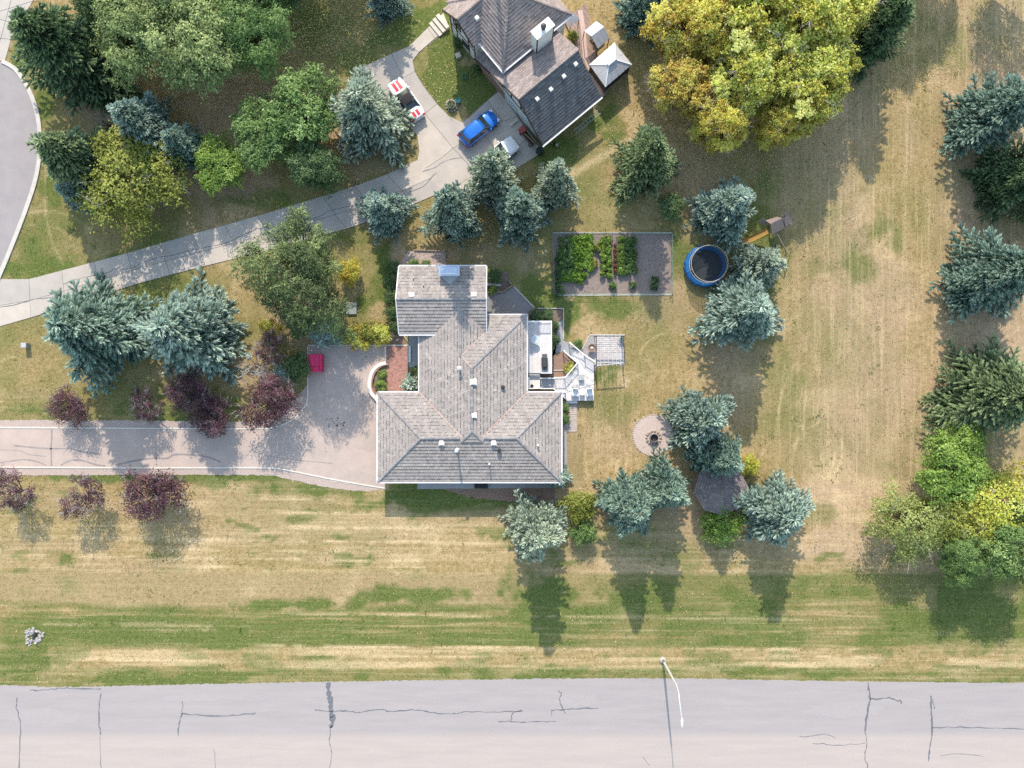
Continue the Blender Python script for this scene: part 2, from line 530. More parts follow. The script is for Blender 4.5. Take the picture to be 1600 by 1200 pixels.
    mh = (1 - .75 * np.clip(G, 0, 1) ** 2) * sm(735, 765, gy) * (1 - .55 * v1) * (1 - .35 * sm(1100, 1250, gx) * (1 - sm(860, 900, gy))) + .5 * sm(600, 640, gy) * (1 - sm(650, 662, gy)) * (1 - sm(380, 420, gx))
    mv = sm(1150, 1300, gx) * (1 - sm(840, 880, gy)) * .9 + .55 * sm(880, 900, gx) * (1 - sm(1150, 1300, gx)) * sm(560, 600, gy) * (1 - sm(740, 770, gy))
    mow.data.foreach_set("color", np.stack([np.clip(mh, 0, 1), np.clip(mv, 0, 1), np.zeros_like(G), np.ones_like(G)], -1).astype(np.float32).ravel())
    at.data.foreach_set("color", C.ravel())
    # shader
    m = bpy.data.materials.new("lawn")
    m.use_nodes = True
    nt = m.node_tree
    N, L = nt.nodes, nt.links
    b = N["Principled BSDF"]
    b.inputs["Roughness"].default_value = 0.95
    b.inputs["Specular IOR Level"].default_value = 0.1
    geo = N.new("ShaderNodeNewGeometry")
    att = N.new("ShaderNodeAttribute")
    att.attribute_name = "wear"
    sep = N.new("ShaderNodeSeparateColor")
    L.new(att.outputs["Color"], sep.inputs[0])
    def noise(scale, detail=5, rough=.6, st=None, dist=0):
        n = N.new("ShaderNodeTexNoise")
        n.inputs["Scale"].default_value = scale
        n.inputs["Detail"].default_value = detail
        n.inputs["Roughness"].default_value = rough
        n.inputs["Distortion"].default_value = dist
        if st:
            mp = N.new("ShaderNodeMapping")
            mp.inputs["Scale"].default_value = st
            L.new(geo.outputs["Position"], mp.inputs[0])
            L.new(mp.outputs[0], n.inputs["Vector"])
        else:
            L.new(geo.outputs["Position"], n.inputs["Vector"])
        return n.outputs["Fac"]
    def rng(f, a, c, lo=0, hi=1):
        r = N.new("ShaderNodeMapRange")
        for i, v in enumerate((a, c, lo, hi)): r.inputs[i + 1].default_value = v
        L.new(f, r.inputs[0])
        return r.outputs[0]
    def madd(a, bb, op='ADD', v=None):
        q = N.new("ShaderNodeMath")
        q.operation = op
        L.new(a, q.inputs[0])
        if bb is not None: L.new(bb, q.inputs[1])
        else: q.inputs[1].default_value = v
        return q.outputs[0]
    def mixc(f, a, c):
        q = N.new("ShaderNodeMix")
        q.data_type = 'RGBA'
        L.new(f, q.inputs[0])
        for i, v in ((6, a), (7, c)):
            if isinstance(v, tuple): q.inputs[i].default_value = (*v, 1)
            else: L.new(v, q.inputs[i])
        return q.outputs[2]
    fine = noise(5.5, 8, .82)
    mid = noise(1.3, 8, .75)
    vfine = noise(16, 5, .8)
    base = mixc(rng(mid, .38, .62), LAWN['olive'], LAWN['dry'])
    bareK = rng(madd(sep.outputs[2], madd(fine, None, 'SUBTRACT', .5)), .0, .95)
    base = mixc(bareK, base, mixc(rng(noise(2.2, 7, .8), .38, .62), LAWN['bare'], LAWN['bare2']))
    gk = rng(madd(sep.outputs[0], madd(madd(fine, mid), None, 'SUBTRACT', 1.0)), .12, .82)
    green = mixc(rng(noise(3.2, 8, .8), .36, .64), LAWN['green2'], LAWN['green'])
    base = mixc(gk, base, green)
    sk = rng(madd(sep.outputs[1], madd(madd(vfine, fine), None, 'SUBTRACT', 1.0)), .0, .85, 0, .85)
    base = mixc(sk, base, LAWN['straw'])
    att2 = N.new("ShaderNodeAttribute")
    att2.attribute_name = "mow"
    sep2 = N.new("ShaderNodeSeparateColor")
    L.new(att2.outputs["Color"], sep2.inputs[0])
    for ch, st_ in ((0, (.10, 2.6, 1)), (1, (2.4, .09, 1))):
        nn = noise(1.0, 5, .62, st=st_, dist=.12)
        base = mixc(madd(madd(rng(nn, .50, .68, 0, .6), sep2.outputs[ch], 'MULTIPLY'), rng(fine, .3, .6, .35, 1), 'MULTIPLY'), base, LAWN['straw'])
        nn = noise(1.3, 5, .62, st=(st_[0] * 1.1, st_[1] * .9, 1), dist=.1)
        base = mixc(madd(rng(nn, .46, .34, 0, .4), sep2.outputs[ch], 'MULTIPLY'), base, LAWN['olive'])
    # tufts and clippings
    t1 = rng(vfine, .54, .66, 0, .42)
    base = mixc(t1, base, LAWN['straw'])
    t2 = rng(noise(11, 6, .85), .45, .33, 0, .55)
    base = mixc(t2, base, LAWN['dark'])
    vm = N.new("ShaderNodeMix"); vm.data_type = 'RGBA'; vm.blend_type = 'MULTIPLY'; vm.inputs[0].default_value = 1
    cr = N.new("ShaderNodeCombineColor")
    vv = rng(noise(2.6, 9, .85), .34, .66, .76, 1.2)
    for i_ in range(3): L.new(vv, cr.inputs[i_])
    L.new(base, vm.inputs[6]); L.new(cr.outputs[0], vm.inputs[7])
    base = vm.outputs[2]
    L.new(base, b.inputs["Base Color"])
    bp = N.new("ShaderNodeBump")
    bp.inputs["Strength"].default_value = .9
    bp.inputs["Distance"].default_value = 0.06
    L.new(madd(vfine, fine), bp.inputs["Height"])
    L.new(bp.outputs[0], b.inputs["Normal"])
    me.materials.append(m)
    o = bpy.data.objects.new("lawn", me)
    COL.objects.link(o)
    o["kind"] = "structure"

LAWN = dict(olive=(.24, .186, .066), dry=(.435, .305, .16), bare=(.37, .255, .16), bare2=(.48, .345, .235), green=(.062, .115, .022),
            green2=(.14, .165, .04), straw=(.64, .485, .29), dark=(.11, .10, .045))
build_lawn()

# ------------------------------------------------------------------ the street at the bottom
m_road = mat("street_asphalt", (.36, .318, .312), (.315, .283, .28), scale=.6, rough=.92, bump=.4, bscale=40, stretch=(.25, 2.2, 1), speck=(45, .5, (.21, .20, .205)), bdist=.01,
             band=(P(0, 1148)[1], 1.2, (.43, .365, .335), (.385, .33, .305)))
m_seal = mat("crack_sealant", (.10, .105, .12), (.17, .17, .19), scale=6, rough=.8)
edge = [(-900, 1069), (-60, 1070), (40, 1072), (120, 1073), (400, 1067), (800, 1061), (1040, 1060), (1300, 1064), (1600, 1067), (2500, 1070)]
E = jag(PX(smooth_line(edge, 6)), .22, .06, closed=False)
E[0] = (E[0][0] - 700, E[0][1])
mb = MB()
far_y = P(0, 1372)[1]
mb.prism(E + [(E[-1][0] + 600, E[-1][1]), (E[-1][0] + 600, far_y), (E[0][0], far_y)], -.15, .03)
road = mb.obj("street", m_road, kind="structure")

mb = MB()
rs0 = random.Random(44)
for cx, cy, rx, ry in ((70, 1120, 60, 14), (900, 1095, 40, 10), (1320, 1110, 70, 12), (300, 1090, 50, 8)):
    q = P(cx, cy)
    mb.prism([(q[0] + rx / 15 * rs0.uniform(.7, 1.15) * math.cos(t), q[1] + ry / 15 * rs0.uniform(.7, 1.15) * math.sin(t)) for t in np.linspace(0, 6.1, 22)], .0, .0338)
mb.obj("worn_patches", mat("street_patch", (.335, .30, .297), (.36, .32, .315), scale=1.5, rough=.9, speck=(45, .5, (.22, .2, .2))), parent=road, kind="stuff")

cracks = [([(513, 1067), (514, 1085), (517, 1095), (517, 1110), (520, 1122), (517, 1136)], 6.5), ([(517, 1136), (515, 1160), (519, 1178), (515, 1200), (516, 1240)], 1.2),
          ([(491, 1109), (517, 1111), (545, 1111), (560, 1113), (575, 1111), (595, 1108), (610, 1111), (650, 1109), (668, 1112), (695, 1115), (712, 1115), (728, 1112), (780, 1112), (817, 1111)], 1.6),
          ([(779, 1127), (800, 1127), (830, 1128), (867, 1127)], 1.4), ([(798, 1127), (802, 1113), (815, 1110)], 1.3),
          ([(860, 1109), (880, 1109), (905, 1107), (935, 1107)], 1.7), ([(872, 1080), (877, 1084), (874, 1092), (878, 1104), (883, 1115)], 1.3), ([(862, 1118), (863, 1110)], 1.0),
          ([(1356, 1067), (1358, 1080), (1359, 1092), (1356, 1105), (1354, 1120), (1351, 1143)], 2.6), ([(1351, 1143), (1354, 1160), (1351, 1185), (1355, 1200), (1354, 1260)], 1.2),
          ([(1359, 1092), (1375, 1092), (1388, 1090), (1400, 1094), (1407, 1095), (1408, 1099)], 2.0),
          ([(1455, 1087), (1455, 1110), (1456, 1137), (1453, 1170), (1450, 1190)], 2.2), ([(1457, 1092), (1460, 1107)], 1.4), ([(1456, 1137), (1500, 1136), (1550, 1137), (1600, 1139), (1800, 1140)], 1.4),
          ([(1250, 1151), (1270, 1150), (1285, 1147), (1305, 1152)], .9), ([(1270, 1162), (1283, 1162), (1310, 1164), (1353, 1161)], 1.2),
          ([(158, 1084), (155, 1105), (155, 1130), (157, 1148)], 1.8), ([(157, 1148), (158, 1200)], .8), ([(286, 1096), (284, 1115), (280, 1130), (278, 1150)], 1.6),
          ([(284, 1115), (305, 1117), (335, 1119), (370, 1117), (399, 1114)], 1.9), ([(28, 1090), (26, 1106), (32, 1130), (31, 1170), (28, 1230)], 1.6),
          ([(47, 1078), (60, 1079), (85, 1076), (110, 1075), (157, 1076)], 1.6), ([(334, 1170), (336, 1185), (338, 1230)], .7), ([(1005, 1183), (1015, 1196)], .6), ([(1468, 1180), (1500, 1178), (1535, 1182)], .7)]
for pts, w in cracks:
    mb = MB()
    rs = random.Random(len(pts) * 31 + int(pts[0][0]))
    pp = PX(smooth_line(pts, 5))
    pp = [(a + rs.uniform(-.06, .06), b + rs.uniform(-.06, .06)) for a, b in pp]
    strip(mb, pp, [max(.04, w / 15 * rs.uniform(.4, 1.5)) for _ in pp], .026, .0345)
    mb.obj("crack_seal", m_seal, parent=road)

# ------------------------------------------------------------------ cul-de-sac, its kerb and the driveway apron beyond
m_cul = mat("asphalt_grey", (.33, .295, .295), (.29, .26, .262), scale=.7, rough=.9, bump=.4, bscale=40, speck=(70, .5, (.19, .18, .19)), bdist=.01)
m_conc = mat("concrete", (.47, .42, .375), (.40, .36, .325), scale=.9, rough=.9, bump=.25, bscale=30, speck=(8, .35, (.35, .32, .29)), bdist=.008)
m_kerb = mat("kerb_concrete", (.58, .54, .49), (.46, .43, .39), scale=2.5, rough=.9, speck=(5, .5, (.36, .33, .3)))
curb = smooth_line([(4, 96), (24, 108), (40, 130), (53, 158), (61, 190), (63, 225), (61, 255), (55, 285), (43, 322), (28, 362), (12, 402), (-4, 440)], 6)
cw = PX(curb)
mb = MB()
mb.prism([(-75, cw[0][1])] + cw + [(-75, cw[-1][1])], -.15, .03)
culroad = mb.obj("cul_de_sac_road", m_cul, kind="structure")
mb = MB()
strip(mb, cw, .42, -.1, .13)
mb.obj("kerb", m_kerb, kind="structure")
mb = MB()
mb.prism([(-75, P(0, 95)[1]), *PX([(8, 95), (18, 60), (36, 28), (56, -6), (70, -60)]), (-75, P(0, -60)[1])], -.1, .05)
apr = mb.obj("far_driveway_apron", m_conc, kind="structure")
mb = MB()
for a, b in (((0, 18), (52, 2)), ((0, 60), (20, 62)), ((18, 0), (-8, 95)), ((30, 40), (-30, 20))):
    strip(mb, PX([a, b]), .05, .045, .0545)
mb.obj("slab_joint", m_seal, parent=apr)

# ------------------------------------------------------------------ concrete driveway of the neighbour, slab by slab
top_e = smooth_line([(-60, 436), (0, 436), (45, 436), (95, 423), (145, 410), (200, 395), (300, 366), (400, 338), (480, 314), (560, 289), (620, 266), (652, 250)], 8)
bot_e = smooth_line([(-60, 530), (0, 510), (60, 493), (110, 478), (207, 446), (300, 421), (400, 396), (480, 374), (560, 352), (640, 322), (700, 296)], 8)
def resample(pts, n):
    d = [0]
    for a, b in zip(pts, pts[1:]): d.append(d[-1] + math.hypot(b[0] - a[0], b[1] - a[1]))
    out = []
    for k in range(n + 1):
        t = d[-1] * k / n
        i = max(j for j in range(len(d)) if d[j] <= t + 1e-9)
        i = min(i, len(pts) - 2)
        f = (t - d[i]) / (d[i + 1] - d[i])
        out.append(tuple(p + (q - p) * f for p, q in zip(pts[i], pts[i + 1])))
    return out
NSL = 14
Tt, Bb = resample(top_e, NSL), resample(bot_e, NSL)
drive = MB()
hard = PX(top_e) + PX([(655, 236), (652, 212), (641, 200), (600, 160), (580, 128), (566, 105), (640, 72), (693, 20), (702, 46), (652, 84), (645, 95), (650, 118), (662, 135), (684, 163), (702, 182), (722, 191), (780, 140), (850, 236), (800, 268), (740, 300), (700, 296)])
drive.prism(hard + PX(bot_e)[::-1], -.1, .02)
drv = drive.obj("concrete_driveway", mat("joint_dirt", (.16, .14, .12), (.22, .19, .16), scale=4), kind="structure")
rs = random.Random(3)
m_slab = mat("driveway_slab", (.50, .445, .40), (.42, .375, .34), scale=.6, rough=.9, bump=.25, bscale=30, speck=(10, .35, (.37, .33, .30)), tint=[(.84, .85, .86), (1.08, 1.05, 1.0)], bdist=.008)
def inset(pts, d):
    n = len(pts)
    a = sum(pts[i][0] * pts[(i + 1) % n][1] - pts[(i + 1) % n][0] * pts[i][1] for i in range(n))
    if a < 0: pts = pts[::-1]
    out = []
    for i in range(n):
        p0, p1, p2 = Vector(pts[i - 1]), Vector(pts[i]), Vector(pts[(i + 1) % n])
        e1, e2 = (p1 - p0), (p2 - p1)
        if e1.length < 1e-6 or e2.length < 1e-6: continue
        e1.normalize(); e2.normalize()
        n1, n2 = Vector((-e1.y, e1.x)), Vector((-e2.y, e2.x))
        q = n1 + n2
        k = q.dot(n1)
        q = q / k if k > .3 else q.normalized()
        out.append(tuple(p1 + q * d))
    return out
def slab(poly, zt=.06):
    mb = MB()
    mb.prism(inset(poly, .018), .0, zt + rs.uniform(-.006, .006), rs.random())
    return mb.obj("concrete_slab", m_slab, parent=drv)
for i in range(NSL):
    for k in range(2):
        f0, f1 = (0, .56) if k == 0 else (.56, 1)
        L4 = lambda t, b, f: (t[0] + (b[0] - t[0]) * f, t[1] + (b[1] - t[1]) * f)
        slab(PX([L4(Tt[i], Bb[i], f0), L4(Tt[i + 1], Bb[i + 1], f0), L4(Tt[i + 1], Bb[i + 1], f1), L4(Tt[i], Bb[i], f1)]))
court = [[(652, 250), (655, 236), (652, 212), (641, 200), (664, 178), (708, 232), (690, 247), (662, 265)], [(662, 265), (690, 247), (708, 232), (745, 272), (705, 294), (690, 299)], [(708, 232), (752, 204), (786, 250), (745, 272)],
         [(664, 178), (683, 163), (702, 182), (722, 191), (733, 184), (752, 204), (708, 232)], [(733, 184), (762, 157), (786, 190), (752, 204)], [(762, 157), (780, 142), (808, 182), (786, 190)],
         [(752, 204), (786, 190), (808, 182), (828, 212), (786, 250)], [(828, 212), (848, 238), (800, 268), (786, 250)], [(786, 250), (800, 268), (745, 298), (705, 294), (745, 272)],
         [(641, 200), (610, 170), (592, 148), (630, 122), (648, 112), (662, 135), (683, 163), (664, 178)], [(592, 148), (580, 128), (566, 105), (612, 84), (630, 122)], [(612, 84), (640, 72), (655, 82), (645, 95), (648, 112), (630, 122)],
         [(640, 72), (668, 44), (680, 60), (655, 82)], [(668, 44), (693, 20), (702, 44), (680, 60)]]
for c in court: slab(PX(c))
mb = MB()
for pts in ([(-10, 481), (30, 475), (52, 468), (80, 465), (100, 456)], [(100, 444), (125, 435), (150, 430), (172, 425), (180, 420), (203, 420), (225, 410), (250, 402), (275, 398), (300, 391), (330, 385), (352, 380), (375, 370), (400, 358)],
            [(400, 358), (415, 356), (442, 354), (450, 356), (480, 345), (500, 338), (520, 328), (562, 319)], [(660, 268), (680, 262), (695, 252), (722, 246)], [(640, 300), (660, 292), (682, 270)]):
    pp = PX(smooth_line(pts, 4))
    pp = [(a + rs.uniform(-.04, .04), b + rs.uniform(-.04, .04)) for a, b in pp]
    strip(mb, pp, [rs.uniform(.03, .09) for _ in pp], .05, .072)
mb.obj("crack", m_seal, parent=drv)

# front steps of the neighbour's house
m_step = mat("pale_step_concrete", (.60, .54, .45), (.5, .45, .38), scale=2)
st = thing("entry_steps", "pale concrete entry steps with dark gaps leading to the neighbour's front door", "steps", P(686, 40, 0))
for k in range(3):
    c = P(681 + k * 5.5, 46 - k * 5, 0)
    mb = MB()
    mb.bbox(c[0], c[1], .05, .42, 1.75, .14 + .15 * k, rot=math.radians(39), bev=.02)
    mb.obj("step", m_step, parent=st)

# ------------------------------------------------------------------ the long asphalt driveway and parking court of the main house
m_drv = mat("driveway_asphalt", (.50, .39, .335), (.40, .325, .285), scale=.5, rough=.92, bump=.4, bscale=35, speck=(50, .5, (.28, .25, .24)), bdist=.01)
m_grav = mat("pink_gravel", (.52, .42, .37), (.33, .26, .23), scale=14, rough=.95, bump=.9, bscale=30, speck=(9, .4, (.28, .22, .19)), bdist=.03)
m_edge = mat("edging_white", (.68, .63, .56), (.56, .52, .46), scale=3)
n_edge = smooth_line([(-80, 668), (0, 668), (200, 669), (400, 670), (425, 668), (448, 661), (464, 650), (475, 637), (480, 625), (481, 600), (481, 541)], 5)
s_edge = smooth_line([(-80, 730), (0, 730), (200, 731), (400, 731), (440, 733), (500, 745), (560, 756), (603, 763)], 5)
court_poly = PX(n_edge) + PX([(603, 541), (603, 568), (590, 573), (581, 585), (577, 600), (579, 612), (588, 622), (592, 640), (600, 650), (603, 740)]) + PX(s_edge)[::-1]
mb = MB(); mb.prism(court_poly, -.1, .035)
dway = mb.obj("asphalt_driveway", m_drv, kind="structure")
mb = MB()
gN = jag(PX([(-80, 657), (100, 656), (300, 658), (410, 659), (430, 657), (444, 648), (452, 636), (456, 620), (466, 628)]), .3, .06, closed=False)
mb.prism(gN + PX(n_edge[:46])[::-1], -.05, .022)
mb.obj("gravel_strip", m_grav, kind="structure")
mb = MB()
gS = jag(PX([(-80, 743), (0, 743), (200, 742), (400, 742), (430, 744), (480, 755), (520, 763), (570, 768), (602, 764)]), .3, .06, closed=False)
mb.prism(gS + PX(s_edge)[::-1], -.05, .022)
mb.obj("gravel_strip", m_grav, kind="structure")
mb = MB(); strip(mb, PX(n_edge), .13, -.05, .085); mb.obj("driveway_edging", m_edge, kind="structure")
mb = MB(); strip(mb, PX(s_edge), .13, -.05, .085); mb.obj("driveway_edging", m_edge, kind="structure")
mb = MB(); strip(mb, PX([(481, 539.5), (640, 539.5)]), .13, -.05, .085); mb.obj("driveway_edging", m_edge, kind="structure")
m_seal2 = mat("old_sealant", (.22, .19, .19), (.30, .26, .25), scale=5)
for pts, w in (([(81, 671), (81, 690), (80, 700), (81, 728)], 2.6), ([(22, 696), (50, 699), (80, 701), (110, 701), (130, 706), (158, 710)], 2.4), ([(0, 703), (30, 704), (45, 710), (72, 713)], 1.0),
               ([(0, 723), (20, 720), (40, 718), (60, 722), (72, 727)], 2.0), ([(95, 727), (112, 719), (130, 720), (150, 726), (165, 728)], 2.4), ([(180, 727), (210, 720), (240, 716), (262, 716), (275, 710), (320, 713), (345, 722)], 3.2),
               ([(243, 690), (245, 728)], 1.0), ([(395, 705), (440, 716), (520, 724)], .8)):
    mb = MB()
    pp = PX(smooth_line(pts, 4))
    strip(mb, pp, [w / 15 * rs.uniform(.6, 1.2) for _ in pp], .028, .0395)
    mb.obj("crack_seal", m_seal2, parent=dway)
# oil spots
mb = MB()
for k in range(26):
    a, b = rs.gauss(527, 8), rs.gauss(661, 5)
    r = rs.uniform(.03, .09)
    c = P(a, b)
    mb.prism([(c[0] + r * rs.uniform(.6, 1.3) * math.cos(t), c[1] + r * rs.uniform(.6, 1.3) * math.sin(t)) for t in np.linspace(0, 5.4, 7)], .03, .0395)
mb.obj("oil_stain", mat("oil", (.10, .085, .08), rough=.5), parent=dway)
mb = MB()
for c, rx, ry in (((545, 745), 36, 12), ((580, 690), 30, 16), ((530, 560), 40, 14), ((586, 560), 16, 10)):
    q = P(*c)
    ring = [(q[0] + rx / 15 * rs.uniform(.75, 1.15) * math.cos(t), q[1] + ry / 15 * rs.uniform(.75, 1.15) * math.sin(t)) for t in np.linspace(0, 6.1, 26)]
    mb.prism(ring, .03, .0392)
mb.obj("worn_patch", mat("asphalt_patch", (.465, .37, .32), (.385, .315, .28), scale=.9, rough=.92, speck=(50, .5, (.28, .25, .24))), parent=dway)

# brick walk, curved planter wall
m_brick = mat("walk_brick", (.50, .27, .22), (.40, .22, .18), scale=4, rough=.9, tint=[(.7, .72, .72), (1.15, 1.1, 1.1)])
mb = MB()
mb.prism(PX([(604, 541), (638, 541), (638, 616), (604, 616)]), -.05, .03)
bw = mb.obj("brick_walk", mat("brick_joint", (.30, .24, .20)), kind="structure")
mb = MB()
x0, y1 = P(604, 0)[0], P(0, 541)[1]
bl, bwid = .21, .105
r_ = 0
yy = y1
while yy > P(0, 616)[1] + bwid:
    xx = x0 + (bl / 2 if r_ % 2 else 0)
    while xx < P(638, 0)[0] - bl + .02:
        mb.box(xx + .006, xx + bl - .006, yy - bwid + .006, yy - .006, .02, .055 + rs.uniform(-.004, .004), rs.random())
        xx += bl
    yy -= bwid
    r_ += 1
mb.obj("bricks", m_brick, parent=bw, kind="stuff")
mb = MB(); strip(mb, PX([(602.6, 541), (602.6, 568)]), .16, -.05, .10); mb.obj("driveway_edging", m_edge, kind="structure")
arcp = smooth_line([(604, 567), (592, 571), (583, 580), (579, 592), (578, 604), (581, 614), (588, 622), (594, 630)], 6)
wl_ = thing("planter_wall", "curved low white planter wall lined with brick beside the parking court", "planter wall", P(585, 590))
mb = MB(); strip(mb, PX([(a, b) for a, b in arcp]), .34, 0, .42); mb.obj("wall_cap", mat("white_cap", (.72, .68, .6), (.62, .58, .52), scale=2), parent=wl_)
mb = MB(); strip(mb, PX([(a + 3.6, b + (2.0 if b < 590 else -.5)) for a, b in arcp]), .13, 0, .36)
mb.obj("brick_lining", m_brick, parent=wl_)
m_soil = mat("soil", (.22, .165, .13), (.13, .10, .085), scale=9, rough=1, bump=1, bscale=16, speck=(20, .4, (.36, .29, .23)), bdist=.05)
mb = MB(); mb.prism(PX([(603, 576), (593, 580), (586, 590), (585, 602), (590, 613), (603, 613)]), -.05, .2); mb.obj("planter_soil", m_soil, kind="structure")
# ------------------------------------------------------------------ roofs
def clip_poly(sub, clip):
    out = sub
    n = len(clip)
    for i in range(n):
        a, b = clip[i], clip[(i + 1) % n]
        ins = lambda p: (b[0] - a[0]) * (p[1] - a[1]) - (b[1] - a[1]) * (p[0] - a[0]) >= -1e-9
        src, out = out, []
        for j in range(len(src)):
            p, q = src[j - 1], src[j]
            ip, iq = ins(p), ins(q)
            if ip != iq:
                d1 = (b[0] - a[0]) * (p[1] - a[1]) - (b[1] - a[1]) * (p[0] - a[0])
                d2 = (b[0] - a[0]) * (q[1] - a[1]) - (b[1] - a[1]) * (q[0] - a[0])
                t = d1 / (d1 - d2)
                out.append((p[0] + (q[0] - p[0]) * t, p[1] + (q[1] - p[1]) * t))
            if iq: out.append(q)
        if not out: return []
    return out
def ccw(p):
    a = sum(p[i][0] * p[(i + 1) % len(p)][1] - p[(i + 1) % len(p)][0] * p[i][1] for i in range(len(p)))
    return p if a > 0 else p[::-1]
def tiles(mb, polys, e0, inward, ze, pitch, dv=.33, du=.25, lift=.045, thick=.03, rs=random, skip=0.0):
    """roof tiles over convex world polygons; e0 a point on the eave line, inward a unit vector up the slope"""
    ix, iy = inward
    ux, uy = iy, -ix
    for poly in polys:
        uv = ccw([((x - e0[0]) * ux + (y - e0[1]) * uy, (x - e0[0]) * ix + (y - e0[1]) * iy) for x, y in poly])
        u0, u1 = min(p[0] for p in uv), max(p[0] for p in uv)
        v0, v1 = min(p[1] for p in uv), max(p[1] for p in uv)
        r = math.floor(v0 / dv)
        while r * dv < v1:
            c = math.floor(u0 / du) - 1
            off = (du / 2 if r % 2 else 0)
            while c * du + off < u1:
                ua, va = c * du + off, r * dv
                g = .006
                q = clip_poly([(ua + g, va), (ua + du - g, va), (ua + du - g, va + dv + .02), (ua + g, va + dv + .02)], uv)
                c += 1
                if len(q) < 3: continue
                ar = abs(sum(q[i][0] * q[(i + 1) % len(q)][1] - q[(i + 1) % len(q)][0] * q[i][1] for i in range(len(q)))) / 2
                if ar < .004: continue
                j = rs.uniform(-.006, .010)
                up = lambda v: lift + j - (lift + .012) * (v - va) / dv
                wxy = lambda u, v: (e0[0] + u * ux + v * ix, e0[1] + u * uy + v * iy)
                n = len(q)
                vs = [(*wxy(u, v), ze + pitch * v + up(v) - thick) for u, v in q] + [(*wxy(u, v), ze + pitch * v + up(v)) for u, v in q]
                m_ = Vector(vs[n + 1]) - Vector(vs[n])
                fs = [tuple(range(n, 2 * n))] + [(i, (i + 1) % n, n + (i + 1) % n, n + i) for i in range(n)]
                # keep the upper face pointing up
                nz = (Vector(vs[n + 1]) - Vector(vs[n])).cross(Vector(vs[n + 2]) - Vector(vs[n + 1])).z
                if nz < 0: fs = [f[::-1] for f in fs]
                mb.add(vs, fs, min(1, max(0, rs.gauss(.5, .22))))
            r += 1
def slope_deck(mb, poly, e0, inward, ze, pitch, t=.14):
    f = lambda x, y: ze + pitch * ((x - e0[0]) * inward[0] + (y - e0[1]) * inward[1])
    mb.prism(poly, lambda x, y: f(x, y) - t, lambda x, y: f(x, y) - .004)
def caps(mb, a, b, w=.26, step=.34, rs=random):
    a, b = Vector(a), Vector(b)
    d = b - a
    n = max(1, int(d.length / step))
    dn = d.normalized()
    side = Vector((-dn.y, dn.x, 0)).normalized()
    up = side.cross(dn) * -1
    if up.z < 0: up = -up
    for i in range(n):
        p, q = a + d * (i / n), a + d * ((i + 1.12) / n)
        o1, o2 = up * (.085), up * (.055)
        vs = [p - side * w / 2 + up * .015, p - side * w * .28 + o1, p + side * w * .28 + o1, p + side * w / 2 + up * .015,
              q - side * w / 2 - up * .01, q - side * w * .28 + o2, q + side * w * .28 + o2, q + side * w / 2 - up * .01]
        mb.add([tuple(v) for v in vs], [(0, 1, 5, 4), (1, 2, 6, 5), (2, 3, 7, 6), (0, 3, 2, 1)], rs.random())
def line_bar(mb, a, b, w, h0, h1):
    """bar between two 3-D points, h0..h1 about the line, w wide"""
    a, b = Vector(a), Vector(b)
    d = (b - a)
    s = Vector((-d.y, d.x, 0)).normalized() * w / 2
    vs = []
    for p in (a, b):
        vs += [p - s + Vector((0, 0, h0)), p + s + Vector((0, 0, h0)), p + s + Vector((0, 0, h1)), p - s + Vector((0, 0, h1))]
    mb.add([tuple(v) for v in vs], [(0, 1, 2, 3), (7, 6, 5, 4), (0, 4, 5, 1), (1, 5, 6, 2), (2, 6, 7, 3), (3, 7, 4, 0)])

# ---- main house
ZE, PITCH = 3.1, .38
m_tile = mat("roof_shake", (.385, .34, .315), (.30, .27, .255), scale=.8, rough=.9, bump=.5, bscale=18, tint=[(.74, .74, .75), (.94, .93, .93), (1.0, .985, .97), (1.2, 1.18, 1.14)], speck=(14, .3, (.24, .215, .205)), bdist=.015)
m_deck = mat("roof_underlay", (.10, .09, .085))
m_capc = mat("ridge_tile", (.30, .28, .28), (.22, .21, .215), scale=4, rough=.9, tint=[(.8, .8, .8), (1.2, 1.2, 1.2)])
m_gut = mat("gutter_white", (.72, .70, .70), (.66, .64, .63), rough=.45)
m_stucco = mat("stucco", (.55, .49, .41), (.50, .45, .38), scale=20, bump=.4)
m_white = mat("white_paint", (.80, .80, .80), (.74, .74, .74), scale=2, rough=.5)
m_glass = mat("window_glass", (.05, .06, .07), (.04, .05, .06), rough=.08, spec=.8)
m_flash = mat("valley_metal", (.35, .22, .17), (.45, .36, .32), scale=3, rough=.5)
house = thing("bungalow", "large single storey house with grey brown tiled hip roofs at the centre of the lot", "house", (0, -2, 0))
kE = (CAM_H - ZE) / FPX
ex = lambda px: (px - 800) * kE
ey = lambda py: (600 - py) * kE
PXL = kE                                # metres per pixel at eave level
def z_at(dpx, extra=0): return ZE + extra + PITCH * dpx * PXL

roof = MB()
deck = MB()
crs = random.Random(5)
def face(polys, e0, inward, extra=0.0, lift=0.0):
    pw = [[(ex(a), ey(b)) for a, b in p] for p in polys]
    e = (ex(e0[0]), ey(e0[1]))
    for p in pw: slope_deck(deck, p, e, inward, ZE + extra + lift, PITCH)
    tiles(roof, pw, e, inward, ZE + extra + lift, PITCH, rs=crs)
# south wing 590..877 x 613..753, ridge y 683
face([[(590, 753), (877, 753), (807, 683), (660, 683)]], (590, 753), (0, 1))
face([[(590, 613), (877, 613), (807, 683), (660, 683)]], (590, 613), (0, -1))
face([[(590, 613), (590, 753), (660, 683)]], (590, 613), (1, 0))
face([[(877, 613), (877, 753), (807, 683)]], (877, 613), (-1, 0))
